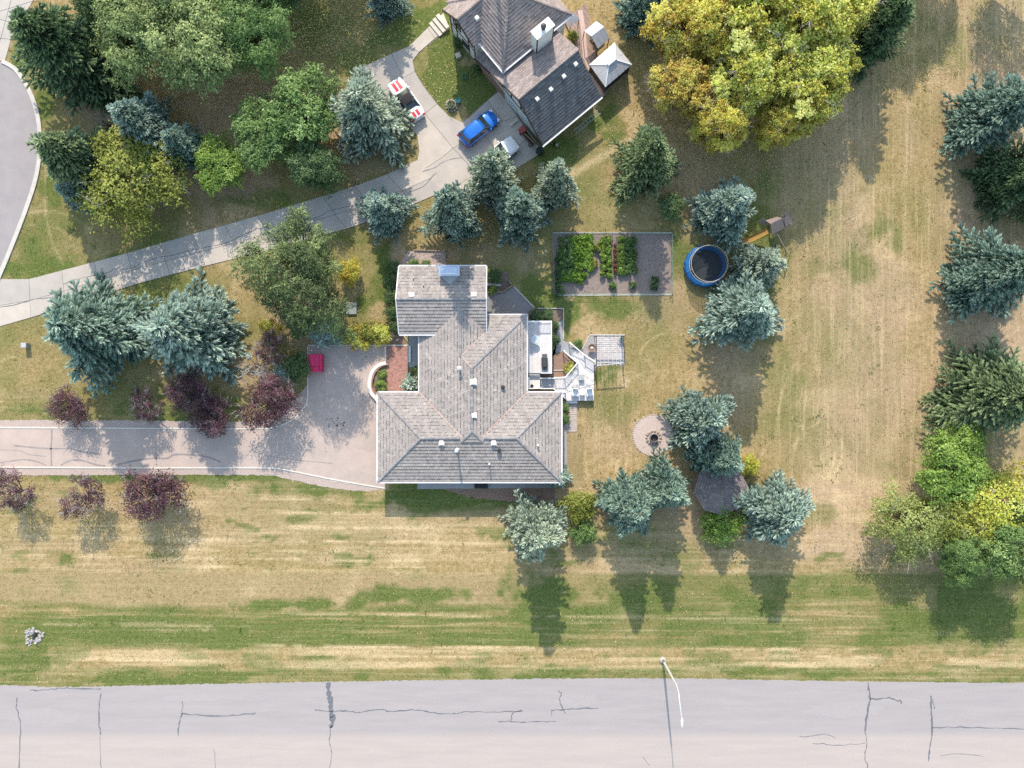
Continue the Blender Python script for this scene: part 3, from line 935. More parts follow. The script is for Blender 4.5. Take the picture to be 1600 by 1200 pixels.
# middle wing 655..823 x 492.., ridge x 739
face([[(655, 640), (655, 492), (739, 576), (739, 672), (722, 689), (700, 689)]], (655, 613), (1, 0), lift=.012)
face([[(823, 640), (823, 492), (739, 576), (739, 672), (756, 689), (780, 689)]], (823, 613), (-1, 0), lift=.012)
face([[(760, 492), (823, 492), (739, 576), (700, 536)]], (800, 492), (0, -1), lift=.006)
face([[(739, 672), (722, 689), (756, 689)]], (739, 756), (0, 1), lift=.012)
# wing running north, ridge x 721
face([[(655, 560), (655, 480), (721, 480), (721, 570)]], (655, 560), (1, 0), lift=.016)
face([[(721, 480), (761, 480), (761, 545), (721, 575)]], (787, 560), (-1, 0), lift=.004)
# north block 624..760 x 417..523, ridge y 470, raised eave
XN = PITCH * 25 * PXL
face([[(625, 523), (760, 523), (760, 470), (623, 470)]], (640, 523), (0, 1), extra=XN)
face([[(625, 417), (760, 417), (760, 470), (623, 470)]], (640, 417), (0, -1), extra=XN)
deck.obj("roof_deck", m_deck, parent=house)
roof.obj("roof_tiles", m_tile, parent=house, kind="stuff")
cap = MB()
def R3(px, py, d, extra=0): return (ex(px), ey(py), z_at(d, extra) + .03)
for a, b in ((R3(660, 683, 70), R3(720, 683, 70)), (R3(757, 683, 70), R3(807, 683, 70)), (R3(590, 753, 0), R3(660, 683, 70)), (R3(877, 753, 0), R3(807, 683, 70)),
             (R3(590, 613, 0), R3(660, 683, 70)), (R3(877, 613, 0), R3(807, 683, 70)), (R3(739, 576, 84), R3(739, 672, 84)), (R3(823, 492, 0), R3(739, 576, 84)),
             (R3(739, 672, 84), R3(725, 686, 70)), (R3(739, 672, 84), R3(753, 686, 70)), (R3(721, 485, 66), R3(721, 557, 66)),
             (R3(623, 470, 53, XN), R3(760, 470, 53, XN))):
    cap_list = caps(cap, a, b, rs=crs)
cap.obj("ridge_caps", m_capc, parent=house, kind="stuff")
for a, b in ((R3(655, 613, 0), R3(723, 681, 68)), (R3(823, 613, 0), R3(755, 681, 68)), (R3(721, 487, 62), R3(683, 523, 27)), (R3(721, 487, 62), R3(760, 523, 27)),
             (R3(760, 519, 27), R3(722, 557, 65)), (R3(722, 557, 65), R3(739, 576, 84))):
    vl = MB(); line_bar(vl, a, b, .13, -.01, .035); vl.obj("valley_flashing", m_flash, parent=house)
# eaves: gutter and fascia
def gutter(p, q, extra=0.0, name="gutter"):
    g = MB()
    line_bar(g, (ex(p[0]), ey(p[1]), ZE + extra), (ex(q[0]), ey(q[1]), ZE + extra), .13, -.2, .02)
    g.obj(name, m_gut, parent=house)
gutter((590, 754), (878, 754)); gutter((589.3, 613), (589.3, 754)); gutter((878, 613), (878, 753.5)); gutter((590, 612.3), (655, 612.3)); gutter((823, 612.3), (878, 612.3))
gutter((654.3, 523), (654.3, 612)); gutter((824, 491.5), (824, 612)); gutter((761, 491.3), (824, 491.3))
gutter((625, 524), (683, 524), XN); gutter((625, 416.3), (760, 416.3), XN)
def rake(x, y0, y1, d0, d1, name="rake_board"):
    g = MB()
    line_bar(g, R3(x, y0, d0, XN), R3(x + (-2 if (x < 700 and d1 > d0) else 0), y1, d1, XN), .09, -.2, .06)
    g.obj(name, m_gut, parent=house)
rake(624.5, 417, 470, 0, 53); rake(624.5, 523, 470, 0, 53); rake(760.8, 417, 470, 0, 53); rake(760.8, 523, 470, 0, 53)
# walls, windows
def wall_box(x0, x1, y0, y1, extra=0, gable=False):
    g = MB()
    a, b, c, d = ex(x0), ex(x1), ey(y1), ey(y0)
    g.box(a, b, c, d, 0, ZE + extra - .1)
    if gable:
        mid = (c + d) / 2
        top = z_at(53, extra) - .25
        for x in (a, b - .2):
            g.add([(x, c, ZE + extra - .11), (x + .2, c, ZE + extra - .11), (x + .2, d, ZE + extra - .11), (x, d, ZE + extra - .11), (x, mid, top), (x + .2, mid, top)],
                  [(0, 4, 3), (1, 2, 5), (0, 1, 5, 4), (3, 4, 5, 2)])
    return g.obj("wall", m_stucco, parent=house)
wall_box(601, 866, 624, 742); wall_box(666, 812, 503, 623.9); wall_box(632, 752, 427, 513, XN, True)
def window(x, y, z, w, h, ang, parent=house, mfr=None, mg=None):
    """window centred at world x, y; ang = outward direction of the wall"""
    c, s = math.cos(ang), math.sin(ang)
    fr = MB()
    rot = ang + math.pi / 2
    for dx, dz, sx, sz in ((0, h / 2 + .04, w + .16, .08), (0, -h / 2 - .04, w + .16, .08), (-w / 2 - .04, 0, .08, h), (w / 2 + .04, 0, .08, h), (0, 0, .05, h)):
        fr.bbox(x + math.cos(rot) * dx + c * .02, y + math.sin(rot) * dx + s * .02, z + dz - sz / 2, sx, .08, sz, rot=rot)
    f = fr.obj("window", mfr or m_white, parent=parent)
    p = MB()
    p.bbox(x + c * .01, y + s * .01, z - h / 2, w, .03, h, rot=rot)
    p.obj("pane", mg or m_glass, parent=f)
for px in (625, 670, 716, 790, 835): window(ex(px), ey(742), 1.6, 1.6, 1.2, -math.pi / 2)
for py in (650, 700): window(ex(866), ey(py), 1.6, 1.5, 1.2, 0)
for py in (650, 715): window(ex(601), ey(py), 1.35, 2.6, 2.2, math.pi)
for py in (520, 545, 590): window(ex(812), ey(py), 1.6, 1.3, 1.5, 0)
window(ex(752), ey(470), 1.8, 1.4, 1.2, 0); window(ex(632), ey(460), 1.8, 1.4, 1.2, math.pi); window(ex(690), ey(427), 1.8, 1.6, 1.2, math.pi / 2)
dr = MB(); dr.bbox(ex(666) - .03, ey(556), .1, .06, 1.0, 2.1); dr.obj("front_door", mat("door_wood", (.25, .12, .07)), parent=house)
# roof vents and pipes: (px, py, roof level distance, kind)
def roof_z(px, py):
    """height of the roof surface at eave-plane pixel"""
    zs = []
    if 590 <= px <= 877 and 613 <= py <= 753: zs.append(z_at(min(px - 590, 877 - px, py - 613, 753 - py)))
    if 655 <= px <= 823 and 492 <= py <= 756: zs.append(z_at(min(px - 655, 823 - px, py - 492, 756 - py)))
    if 655 <= px <= 787 and 480 <= py <= 560: zs.append(z_at(min(px - 655, 787 - px)))
    if 623 <= px <= 760 and 417 <= py <= 523: zs.append(z_at(min(py - 417, 523 - py), XN))
    return max(zs) if zs else ZE
m_vent = mat("vent_white", (.82, .80, .76), (.78, .75, .72), rough=.5)
m_blk = mat("black_metal", (.03, .03, .032), (.045, .045, .05), rough=.5)
m_pipe = mat("grey_pipe", (.55, .55, .56), rough=.5)
def roof_item(kind, px, py, s=.4, h=.35):
    x, y, z = ex(px), ey(py), roof_z(px, py)
    v = MB()
    if kind == 'box':
        v.bbox(x, y, z - .05, s, s, h, bev=.05, rot=crs.uniform(-.1, .1)); v.bbox(x, y, z - .08, s * 1.3, s * 1.3, .14)
        v.obj("roof_vent", m_vent, parent=house)
    elif kind == 'black':
        v.lathe([(s * .4, -.1), (s * .4, h * .7), (s * .62, h * .72), (s * .6, h), (s * .2, h * 1.12)], x, y, z, 12)
        v.obj("roof_vent", m_blk, parent=house)
    else:
        v.lathe([(s * .9, -.1), (s * .55, .12), (s * .35, .14), (s * .35, h), (s * .6, h + .01), (s * .6, h + .1), (s * .1, h + .16)], x, y, z, 12)
        v.obj("vent_pipe", m_pipe, parent=house)
for px, py in ((646.5, 464), (741.5, 463.5), (742, 648), (692, 690), (772, 690)): roof_item('box', px, py, .42, .32)
roof_item('box', 741, 597, .5, .4)
roof_item('black', 780, 702, .38, .3); roof_item('black', 786, 605, .36, .3)
roof_item('pipe', 716, 701, .3, 1.5); roof_item('pipe', 720, 576, .34, .8); roof_item('pipe', 765, 724, .16, .5); roof_item('pipe', 840, 695, .2, .3); roof_item('pipe', 664, 448, .12, .2); roof_item('pipe', 648, 437, .12, .2)
# chimney with metal top and saddle on the north slope
m_zinc = mat("zinc_cap", (.55, .60, .68), (.48, .53, .62), scale=1.5, rough=.28, metallic=.7)
ch = MB()
cx0, cx1, cy0, cy1 = ex(689), ex(719), ey(434), ey(420)
ch.box(cx0, cx1, cy0, cy1, 0, 5.2)
ch.obj("chimney", m_stucco, parent=house)
cc = MB()
cc.box(cx0 - .08, cx1 + .08, cy0 - .08, cy1 + .08, 5.2, 5.28)
cc.bbox((cx0 + cx1) / 2, (cy0 + cy1) / 2, 5.28, cx1 - cx0 - .3, cy1 - cy0 - .2, .1, bev=.04)
cc.obj("chimney_cap", m_zinc, parent=house)
sd = MB()
zb = roof_z(704, 436)
xm = (cx0 + cx1) / 2
za = roof_z(704, 447) + .02
sd.add([(cx0, cy0, roof_z(690, 434)), (cx1, cy0, roof_z(718, 434)), (xm, cy0, za + .25), (xm, ey(447), za + .02)], [(0, 3, 2), (3, 1, 2), (0, 2, 1)])
sd.obj("chimney_saddle", mat("saddle_metal", (.42, .42, .44), rough=.5), parent=house)
# ------------------------------------------------------------------ vegetation
def tri_mesh(name, T, tint, m, quads=False):
    """T (n,k,3) polygons, tint (n,)"""
    n, k = T.shape[0], T.shape[1]
    me = bpy.data.meshes.new(name)
    me.vertices.add(n * k)
    me.vertices.foreach_set("co", T.astype(np.float32).ravel())
    me.loops.add(n * k)
    me.loops.foreach_set("vertex_index", np.arange(n * k, dtype=np.int32))
    me.polygons.add(n)
    me.polygons.foreach_set("loop_start", np.arange(0, n * k, k, dtype=np.int32))
    me.update(calc_edges=True)
    a = me.attributes.new("tint", 'FLOAT', 'FACE')
    a.data.foreach_set("value", np.clip(tint, 0, 1).astype(np.float32))
    me.materials.append(m)
    return me
def unit(v): return v / np.maximum(np.linalg.norm(v, axis=-1, keepdims=True), 1e-9)

m_bark = mat("bark", (.16, .12, .095), (.10, .08, .065), scale=8, bump=.6)
m_twig = mat("grey_twig", (.42, .38, .37), (.30, .27, .27), scale=8)
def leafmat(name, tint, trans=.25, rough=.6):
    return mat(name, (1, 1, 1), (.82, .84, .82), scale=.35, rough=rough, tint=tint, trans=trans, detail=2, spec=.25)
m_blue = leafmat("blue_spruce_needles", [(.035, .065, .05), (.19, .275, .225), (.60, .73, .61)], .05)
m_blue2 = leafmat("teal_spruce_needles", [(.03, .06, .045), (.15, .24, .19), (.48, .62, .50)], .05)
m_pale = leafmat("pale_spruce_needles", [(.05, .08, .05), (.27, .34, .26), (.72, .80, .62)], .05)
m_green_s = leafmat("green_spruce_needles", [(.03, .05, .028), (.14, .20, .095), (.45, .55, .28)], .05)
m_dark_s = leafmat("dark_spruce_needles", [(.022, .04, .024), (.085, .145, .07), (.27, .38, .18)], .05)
m_pine = leafmat("pine_needles", [(.035, .055, .025), (.125, .175, .065), (.34, .42, .17)], .15)
m_leaf = leafmat("green_leaves", [(.06, .11, .035), (.19, .30, .09), (.42, .56, .22)], .3)
m_leafd = leafmat("dark_green_leaves", [(.04, .075, .035), (.11, .18, .07), (.26, .36, .16)], .25)
m_leafb = leafmat("bright_green_leaves", [(.08, .15, .03), (.24, .37, .07), (.48, .62, .18)], .35)
m_will = leafmat("willow_leaves", [(.09, .13, .05), (.32, .40, .15), (.66, .74, .34)], .3)
m_olive = leafmat("olive_leaves", [(.10, .12, .025), (.28, .31, .06), (.52, .54, .14)], .35)
m_yel = leafmat("yellow_green_leaves", [(.26, .16, .05), (.60, .38, .07), (.62, .60, .10), (.74, .76, .16), (.90, .82, .24)], .45)
m_gold = leafmat("golden_leaves", [(.24, .13, .05), (.56, .34, .08), (.70, .54, .10), (.66, .66, .16), (.86, .76, .24)], .42)
m_lime = leafmat("lime_leaves", [(.26, .20, .04), (.50, .40, .07), (.60, .66, .10), (.80, .86, .24), (.88, .86, .34)], .45)
m_limed = leafmat("soft_lime_leaves", [(.16, .19, .05), (.38, .43, .13), (.62, .66, .28)], .4)
m_purp = leafmat("purple_leaves", [(.04, .022, .03), (.115, .05, .065), (.27, .125, .155)], .2)
m_sil = leafmat("silver_leaves", [(.09, .15, .13), (.26, .36, .33), (.52, .64, .58)], .1)

def spruce_proto(seed, H=11.0, R=3.6, kind="spruce", m=None, cones=False, gap=0.05, wob=.16, finger=1.0):
    r = np.random.default_rng(seed)
    spots, dirs, tn = [], [], []
    tw = MB()
    z = 0.6
    ph = r.uniform(0, 6.28, 4)
    w = 0
    br = []
    while z < H - .25:
        t = z / H
        nb = int(round(7 + 3 * (1 - t)))
        a0 = r.uniform(0, 6.28)
        for k in range(nb):
            if r.random() < gap: continue
            th = a0 + k * 6.283 / nb + r.uniform(-.22, .22)
            lob = 1 + wob * math.sin(3 * th + ph[0] + t * 2) + wob * .8 * math.sin(5 * th + ph[1] - t * 3) + wob * .5 * math.sin(9 * th + ph[2])
            env = R * (1 - t) ** .80 * min(1, .78 + t * 2.2) * lob
            L = max(.25, env * r.uniform(.78, 1.08))
            br.append((z + r.uniform(-.1, .1), th, L, t))
        z += .30 + .10 * (1 - t)
        w += 1
    for z0, th, L, t in br:
        el = math.radians(-16 + 62 * t ** 1.3) + r.uniform(-.09, .09)
        rad = np.array([math.cos(th), math.sin(th), 0])
        side = np.array([-math.sin(th), math.cos(th), 0])
        bt = r.uniform(-.10, .10)
        s = max(.1, L * .16)
        sgn = 1
        droop = .05 * (1 - t)
        curve = lambda q: rad * q * math.cos(el) + np.array([0, 0, z0 + q * math.sin(el) - droop * q * q / max(L, .5) + .10 * max(0, q / L - .6) * L])
        if L > 1.2:
            tw.tube([tuple(curve(0)), tuple(curve(L * .6)), tuple(curve(L * .95))], [.035 + .012 * L, .03, .012], seg=3, caps=False)
        while s < L:
            p = curve(s)
            rem = L - s
            fl = (0.30 + .36 * rem ** .8) * r.uniform(.7, 1.3) * finger
            fl = min(fl, 1.15)
            ang = r.uniform(.65, 1.0) * (0.6 + .4 * min(1, rem))
            d = rad * math.cos(ang) + side * sgn * math.sin(ang) + np.array([0, 0, math.sin(el) * .6 - .14 + r.uniform(-.1, .12)])
            d = d / np.linalg.norm(d)
            n = max(2, int(fl / .085))
            fj = r.normal(0, .12)
            for q in range(n):
                f = (q + .5) / n
                spots.append(p + d * fl * f + np.array([0, 0, -.10 * f * f * fl]))
                dirs.append(d)
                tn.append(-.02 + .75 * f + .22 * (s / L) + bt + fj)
            # spine
            for q in range(2):
                spots.append(p + rad * (.02 + .1 * q))
                dirs.append(rad)
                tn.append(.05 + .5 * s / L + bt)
            s += .17 + .03 * L
            sgn = -sgn
        for q in range(4):
            spots.append(curve(L) + rad * .07 * q)
            dirs.append(rad * .9 + np.array([0, 0, .15]))
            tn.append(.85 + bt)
    for q in range(26):
        spots.append(np.array([0, 0, H - .1 - .05 * q])); a = r.uniform(0, 6.28)
        dirs.append(np.array([math.cos(a) * .7, math.sin(a) * .7, .8])); tn.append(.7)
    Pn, D, tn = np.array(spots), unit(np.array(dirs)), np.array(tn)
    up = np.tile(np.array([0, 0, 1.0]), (len(D), 1))
    A = unit(np.cross(D, up) + 1e-6)
    Bv = np.cross(A, D)
    TT, tt = [], []
    for k in range(5):
        ph_ = k * 2 * math.pi / 5 + r.uniform(-.5, .5, len(D)) + .6
        N = A * np.cos(ph_)[:, None] + Bv * np.sin(ph_)[:, None]
        if k == 3: N = Bv * .9 + A * r.uniform(-.6, .6, (len(D), 1))
        S = np.cross(D, N)
        ln = r.uniform(.17, .29, (len(D), 1))
        wd = r.uniform(.040, .075, (len(D), 1))
        o = Pn + r.normal(0, .022, Pn.shape)
        TT.append(np.stack([o - S * wd - D * .05, o + S * wd - D * .05, o + D * ln * .85 + N * ln * .55], 1))
        tt.append(tn + r.normal(0, .10, len(tn)))
    T, tt = np.concatenate(TT), np.concatenate(tt)
    root = thing(kind, "", "tree")
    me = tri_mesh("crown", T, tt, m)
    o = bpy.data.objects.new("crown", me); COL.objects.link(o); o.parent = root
    tw.tube([(0, 0, -.2), (0, 0, H * .5), (0, 0, H - .3)], [.24, .14, .02], seg=8)
    tw.obj("trunk", m_bark, parent=root, world=False)
    if cones:
        c = MB()
        for k in range(150):
            zz = H * (.985 - .16 * abs(r.normal(0, .6)))
            rr = R * (1 - zz / H) ** .8 * r.uniform(.3, .95)
            a = r.uniform(0, 6.28)
            c.lathe([(.015, -.14), (.04, -.05), (.035, .05), (.01, .1)], rr * math.cos(a), rr * math.sin(a), zz, 5)
        c.obj("cones", mat("spruce_cones", (.42, .27, .14), (.30, .18, .09), scale=6), parent=root, world=False, kind="stuff")
    return root, H, R

def leafy_proto(seed, H=8.0, R=4.0, nclump=46, nleaf=360, leaf=.19, cr=(.18, .32), base=.22, kind="tree", m=None, cat="tree",
                flat=1.0, droop=0.0, narrow=1.0, twigs=0, limbs=True, tvar=.18, top=1.0, bare=0.0, trunkr=None, lobe=.14, lift=.6):
    """leaf clumps on limbs that grow out from a trunk"""
    r = np.random.default_rng(seed)
    C, CR = [], []
    zc, rz = H * (base + (1 - base) / 2), H * (1 - base) / 2
    lp = r.uniform(0, 6.28, 3)
    tries = 0
    while len(C) < nclump and tries < 6000:
        tries += 1
        v = unit(r.normal(0, 1, 3))
        f = r.uniform(.35, .95) ** .5
        th = math.atan2(v[1], v[0])
        lf = .86 * (1 + lobe * math.sin(2 * th + lp[0]) + lobe * .9 * math.sin(3 * th + lp[1]) + lobe * .6 * math.sin(5 * th + lp[2]))
        p = np.array([v[0] * R * f * lf, v[1] * R * f * lf, zc + v[2] * rz * f * .86])
        if v[2] < -.35 and r.random() < .65: continue
        q = r.uniform(*cr) * R
        if any(np.linalg.norm(p - c) < (q + k) * .52 for c, k in zip(C, CR)): continue
        C.append(p); CR.append(q)
    T, tt = [], []
    for c, q in zip(C, CR):
        n = int(nleaf * (q / (R * sum(cr) / 2)) ** 2)
        v = unit(r.normal(0, 1, (n, 3)))
        v[:, 2] = np.abs(v[:, 2]) * .9 - .25 * r.random(n)
        rad = q * (r.uniform(.35, 1.0, (n, 1)) ** .6 + np.abs(r.normal(0, .16, (n, 1))))
        lump = 1 + .3 * np.sin(v[:, :1] * 7 + c[0] * 3) + .3 * np.sin(v[:, 1:2] * 8 + c[1] * 3)
        pos = c + v * rad * lump * np.array([1, 1, flat])
        pos[:, 2] -= droop * r.random(n) * q
        out = unit(v + unit(pos - np.array([0, 0, zc])) * .5)
        N = unit(out + np.array([0, .15, lift]) + r.normal(0, .55, (n, 3)))
        A = unit(np.cross(N, r.normal(0, 1, (n, 3))))
        if droop: A = unit(A * .5 + np.array([0, 0, -1.0]) * droop + out * .6)
        N = unit(np.cross(A, np.cross(N, A)))
        B = np.cross(N, A)
        s = leaf * r.uniform(.6, 1.25, (n, 1))
        w = s * .5 * narrow
        T.append(np.stack([pos - A * s * .5, pos + B * w + N * s * .06, pos + A * s * .5 - N * s * .1, pos - B * w + N * s * .06], 1))
        base_t = .46 + r.normal(0, tvar * .7)
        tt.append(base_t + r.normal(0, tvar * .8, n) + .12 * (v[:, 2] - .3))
    T, tt = np.concatenate(T), np.concatenate(tt)
    root = thing(kind, "", cat)
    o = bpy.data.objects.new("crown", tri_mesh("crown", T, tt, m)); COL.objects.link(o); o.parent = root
    tr = MB()
    k = trunkr or .028 * H
    tr.tube([(0, 0, -.2), (.05, 0, H * .3), (-.05, .05, H * .6), (0, 0, H * .85)], [k, k * .8, k * .45, k * .12], seg=8)
    for c, q in list(zip(C, CR)):
        z0 = min(H * .75, max(H * .12, c[2] * .55))
        mdl = np.array([c[0] * .45, c[1] * .45, z0 + (c[2] - z0) * .35])
        tr.tube([(0, 0, z0), tuple(mdl), tuple(c)], [k * .4, k * .25, k * .08], seg=4, caps=False)
    tr.obj("trunk", m_bark, parent=root, world=False)
    if twigs:
        g = MB()
        for i in range(twigs):
            c = C[r.integers(len(C))]
            s0 = np.array([c[0] * .5, c[1] * .5, c[2] * .8])
            d = unit(np.array([c[0], c[1], 0]) * .3 + r.normal(0, 1, 3) * np.array([1, 1, .5]) + np.array([0, 0, .75]))
            ln = r.uniform(.25, .5) * R
            e = c + d * ln
            mdl = c + d * ln * .5 + r.normal(0, .08, 3)
            g.tube([tuple(s0), tuple(c), tuple(mdl), tuple(e)], [.03, .022, .015, .006], seg=3, caps=False)
            for j in range(4):
                f = r.uniform(.2, .9)
                b0 = c + d * ln * f
                g.tube([tuple(b0), tuple(b0 + unit(d + r.normal(0, .7, 3)) * ln * .35)], [.012, .004], seg=3, caps=False)
        g.obj("bare_twigs", m_twig, parent=root, world=False)
    return root, H, R

SP = [spruce_proto(101, kind="spruce_tree", m=m_blue, gap=.1, wob=.22), spruce_proto(102, H=11.5, R=3.7, kind="spruce_tree", m=m_blue2, cones=True, wob=.2),
      spruce_proto(103, H=10.5, R=3.7, kind="spruce_tree", m=m_pale, finger=.9, gap=.12, wob=.2), spruce_proto(104, H=12, R=3.6, kind="spruce_tree", m=m_green_s, gap=.14, wob=.24, finger=1.2)]
SP.append(spruce_proto(106, H=14, R=4.3, kind="spruce_tree", m=m_dark_s, gap=.30, wob=.34, finger=1.35))
SP.append(spruce_proto(107, H=11, R=3.7, kind="spruce_tree", m=m_blue, gap=.2, wob=.3, finger=1.15))
DW = spruce_proto(105, H=3.2, R=1.25, kind="dwarf_spruce", m=m_blue, finger=.8)
LT = [leafy_proto(201, kind="leafy_tree", m=m_leaf, nclump=60, nleaf=380, leaf=.17, cr=(.14, .27)), leafy_proto(202, H=12, R=5, nclump=96, nleaf=520, leaf=.20, lift=1.1, kind="poplar_tree", m=m_lime, cr=(.11, .23), base=.15, twigs=60, tvar=.36, lobe=.18),
      leafy_proto(203, H=11, R=5, nclump=80, nleaf=520, leaf=.24, kind="willow_tree", m=m_will, cr=(.13, .26), droop=.5, narrow=.45),
      leafy_proto(204, H=8, R=4, nclump=54, nleaf=230, leaf=.17, kind="leafy_tree", m=m_olive, cr=(.15, .28), tvar=.24, twigs=26, lobe=.22),
      leafy_proto(205, H=10, R=5, nclump=90, nleaf=420, leaf=.22, kind="pine_tree", m=m_pine, cr=(.09, .2), narrow=.32, lobe=.2, base=.12, tvar=.26)]
SH = [leafy_proto(301, H=2.6, R=1.6, nclump=26, nleaf=190, leaf=.13, kind="shrub", m=m_leaf, cat="shrub", base=.02, cr=(.22, .38)),
      leafy_proto(302, H=1.8, R=1.5, nclump=22, nleaf=170, leaf=.12, kind="shrub", m=m_olive, cat="shrub", base=.02, cr=(.2, .36), twigs=8, tvar=.3)]
PU = [leafy_proto(401, H=4.6, R=2.4, nclump=44, nleaf=190, leaf=.11, lobe=.2, kind="purple_leaf_tree", m=m_purp, cr=(.16, .30), base=.25, twigs=70, tvar=.3),
      leafy_proto(402, H=4.4, R=2.3, nclump=30, nleaf=170, leaf=.11, lobe=.26, kind="purple_leaf_tree", m=m_purp, cr=(.16, .30), base=.25, twigs=110, tvar=.3)]
BARE = leafy_proto(501, H=3.4, R=1.8, nclump=20, nleaf=8, leaf=.12, kind="bare_shrub", m=m_sil, cat="shrub", base=.1, cr=(.2, .3), twigs=60)
_used = set()
TREES = []
def plant(proto, cx, cy, rpx, h, label, m=None, rot=None, group=None, cat=None, sink=0.0, at_base=False):
    """cx, cy: centre of the crown's outline in the photograph, rpx its radius at the widest"""
    root, H0, R0 = proto
    d = math.hypot(cx - 800, cy - 600)
    if not at_base:
        k = h / (CAM_H - h)
        lo = d
        b = d
        for _ in range(30):
            b = d - max(0.0, b * k - rpx * .9) / 2 - b * .02
        f = b / d if d > 1 else 1
        bx, by = 800 + (cx - 800) * f, 600 + (cy - 600) * f
    else:
        bx, by = cx, cy
    R = rpx / 15.0 * (1.06 if root.name.startswith("spruce") else 1.0)
    s = (R / R0, R / R0, h / H0)
    loc = P(bx, by, 0)
    rot = rot if rot is not None else random.uniform(0, 6.28)
    if id(root) not in _used:
        _used.add(id(root))
        root.location, root.rotation_euler, root.scale = loc, (0, 0, rot), s
        root["label"] = label
        if group: root["group"] = group
        if cat: root["category"] = cat
        if m:
            cr = [c for c in root.children if c.name.startswith('crown')][0]
            cr.material_slots[0].link = 'OBJECT'
            cr.material_slots[0].material = m
        return root
    r = copy_thing(root, loc, rot, s, label, group, cat)
    for c in r.children:
        if c.name.startswith("crown"):
            c.material_slots[0].link = 'OBJECT'
            c.material_slots[0].material = m or c.data.materials[0]
    return r
GB = "spruces on the lot and around it"
for a in [
    (SP[5], 222, 197, 46, 10, "blue spruce between the dark leaning conifer and the yellow green tree", None),
    (SP[0], 287, 227, 36, 8, "darker blue spruce tucked behind the bright blue one at upper left", m_blue2),
    (SP[3], 113, 245, 55, 10, "green spruce standing by the kerb of the cul-de-sac", m_green_s),
    (SP[4], 100, 82, 72, 14, "very dark tall conifer leaning toward the upper left corner", m_dark_s),
    (SP[5], 578, 187, 60, 11, "grey green spruce spreading over the white and red striped car", m_pale),
    (SP[0], 601, 332, 41, 7.5, "round blue spruce standing alone at the edge of the concrete driveway", None),
    (SP[5], 708, 337, 41, 13.5, "blue spruce at the left end of the row above the tiled house", None),
    (SP[2], 771, 281, 45, 12, "pale spruce hiding the rear of the white car", m_pale),
    (SP[2], 811, 342, 43, 12.5, "blue spruce nearest the roof in the row of four above the tiled house", m_blue),
    (SP[0], 866, 290, 37, 11.5, "smallest spruce at the right end of the row beside the neighbour's garage", m_pale),
    (SP[4], 1008, 258, 48, 12, "green spruce alone above the vegetable garden", m_green_s),
    (SP[0], 1130, 331, 50, 9.5, "blue spruce between the trampoline and the wooden playhouse", m_blue),
    (SP[2], 1184, 420, 42, 7.5, "pale small spruce overlapping the right rim of the trampoline", m_pale),
    (SP[0], 1150, 490, 62, 10.5, "broad blue spruce just below the trampoline", m_blue),
    (SP[5], 1086, 652, 47, 10.5, "teal spruce touching the fire pit circle", None),
    (SP[1], 1120, 712, 40, 10, "spruce with orange cones shading the dark gazebo roof", None),
    (SP[1], 978, 782, 49, 11, "spruce with golden cones at its top below the fire pit", None),
    (SP[0], 1031, 757, 45, 10.5, "blue green spruce leaning against the golden coned one", m_blue2),
    (SP[5], 1204, 794, 55, 9.5, "blue spruce to the right of the dark gazebo roof", None),
    (SP[2], 838, 821, 52, 11, "pale silver blue spruce below the lower right corner of the tiled roof", None),
    (SP[5], 155, 515, 74, 12, "large green blue spruce leaning left beside the utility pedestal", m_blue2),
    (SP[2], 308, 520, 78, 11.5, "broadest blue spruce in the front yard left of the red container", m_blue),
    (SP[1], 1015, 2, 44, 9, "dark teal spruce at the top edge beyond the neighbour's gazebo", m_blue2),
    (SP[0], 600, -14, 34, 7, "blue spruce cut by the top edge left of the neighbour's house", None),
    (SP[0], 1562, 172, 60, 11, "blue spruce at the right edge nearest the top", m_blue2),
    (SP[3], 1602, 268, 52, 11, "dark green spruce at the right edge below the topmost blue one", m_dark_s),
    (SP[5], 1556, 428, 62, 12, "blue spruce in the middle of the right edge with long whorled boughs", m_blue2),
    (SP[4], 1550, 618, 68, 12, "olive green spruce at the right edge above the yellow trees", m_green_s),
    (SP[3], 1374, 42, 48, 11, "dark conifer behind the big yellow poplars at the top", m_dark_s),
]:
    plant(*a[:6], m=a[6], group=GB)
plant(DW, 872, 745, 22, 3.4, "small blue spruce tucked under the lower right corner of the tiled roof")
plant(DW, 643, 600, 18, 3.2, "dwarf blue spruce beside the brick walk", m=m_pale)
plant(SP[3], 110, 300, 24, 6, "small blue spruce below the green one by the cul-de-sac", m=m_blue)

GL = "leafy trees around the neighbour's drive"
for a in [
    (LT[2], 245, 50, 84, 11, "tall pale willow like tree next to the very dark conifer", None),
    (LT[2], 325, 78, 88, 11, "tall pale willow like tree second from the dark conifer", None),
    (LT[2], 405, 55, 70, 10, "dull green willow like tree third from the dark conifer", m_leaf),
    (LT[2], 300, -25, 76, 12, "willow like tree cut by the top edge between its neighbours", m_will),
    (LT[0], 175, 5, 52, 10, "dark leafy tree at the top edge above the leaning conifer", m_leafd),
    (LT[0], 422, 222, 56, 6.5, "bright leafy tree left of the one beside the striped car's spruce", m_leaf),
    (LT[0], 486, 188, 64, 8, "bright leafy tree beside the spruce that covers the striped car", m_leaf),
    (LT[0], 500, 268, 44, 6, "darker low leafy tree between the bright tree and the driveway", m_leafd),
    (LT[0], 350, 263, 46, 5, "small bright green tree above the middle of the concrete driveway", m_leafb),
    (LT[3], 226, 288, 80, 7, "round yellow green tree above the left part of the concrete driveway", None),
    (LT[0], 445, -15, 60, 9, "leafy tree cut by the top edge left of the speckled lawn", m_leafd),
    (LT[4], 484, 440, 92, 11.5, "large feathery green tree between the driveway and the shed pad", None),
]:
    plant(*a[:6], m=a[6], group=GL)
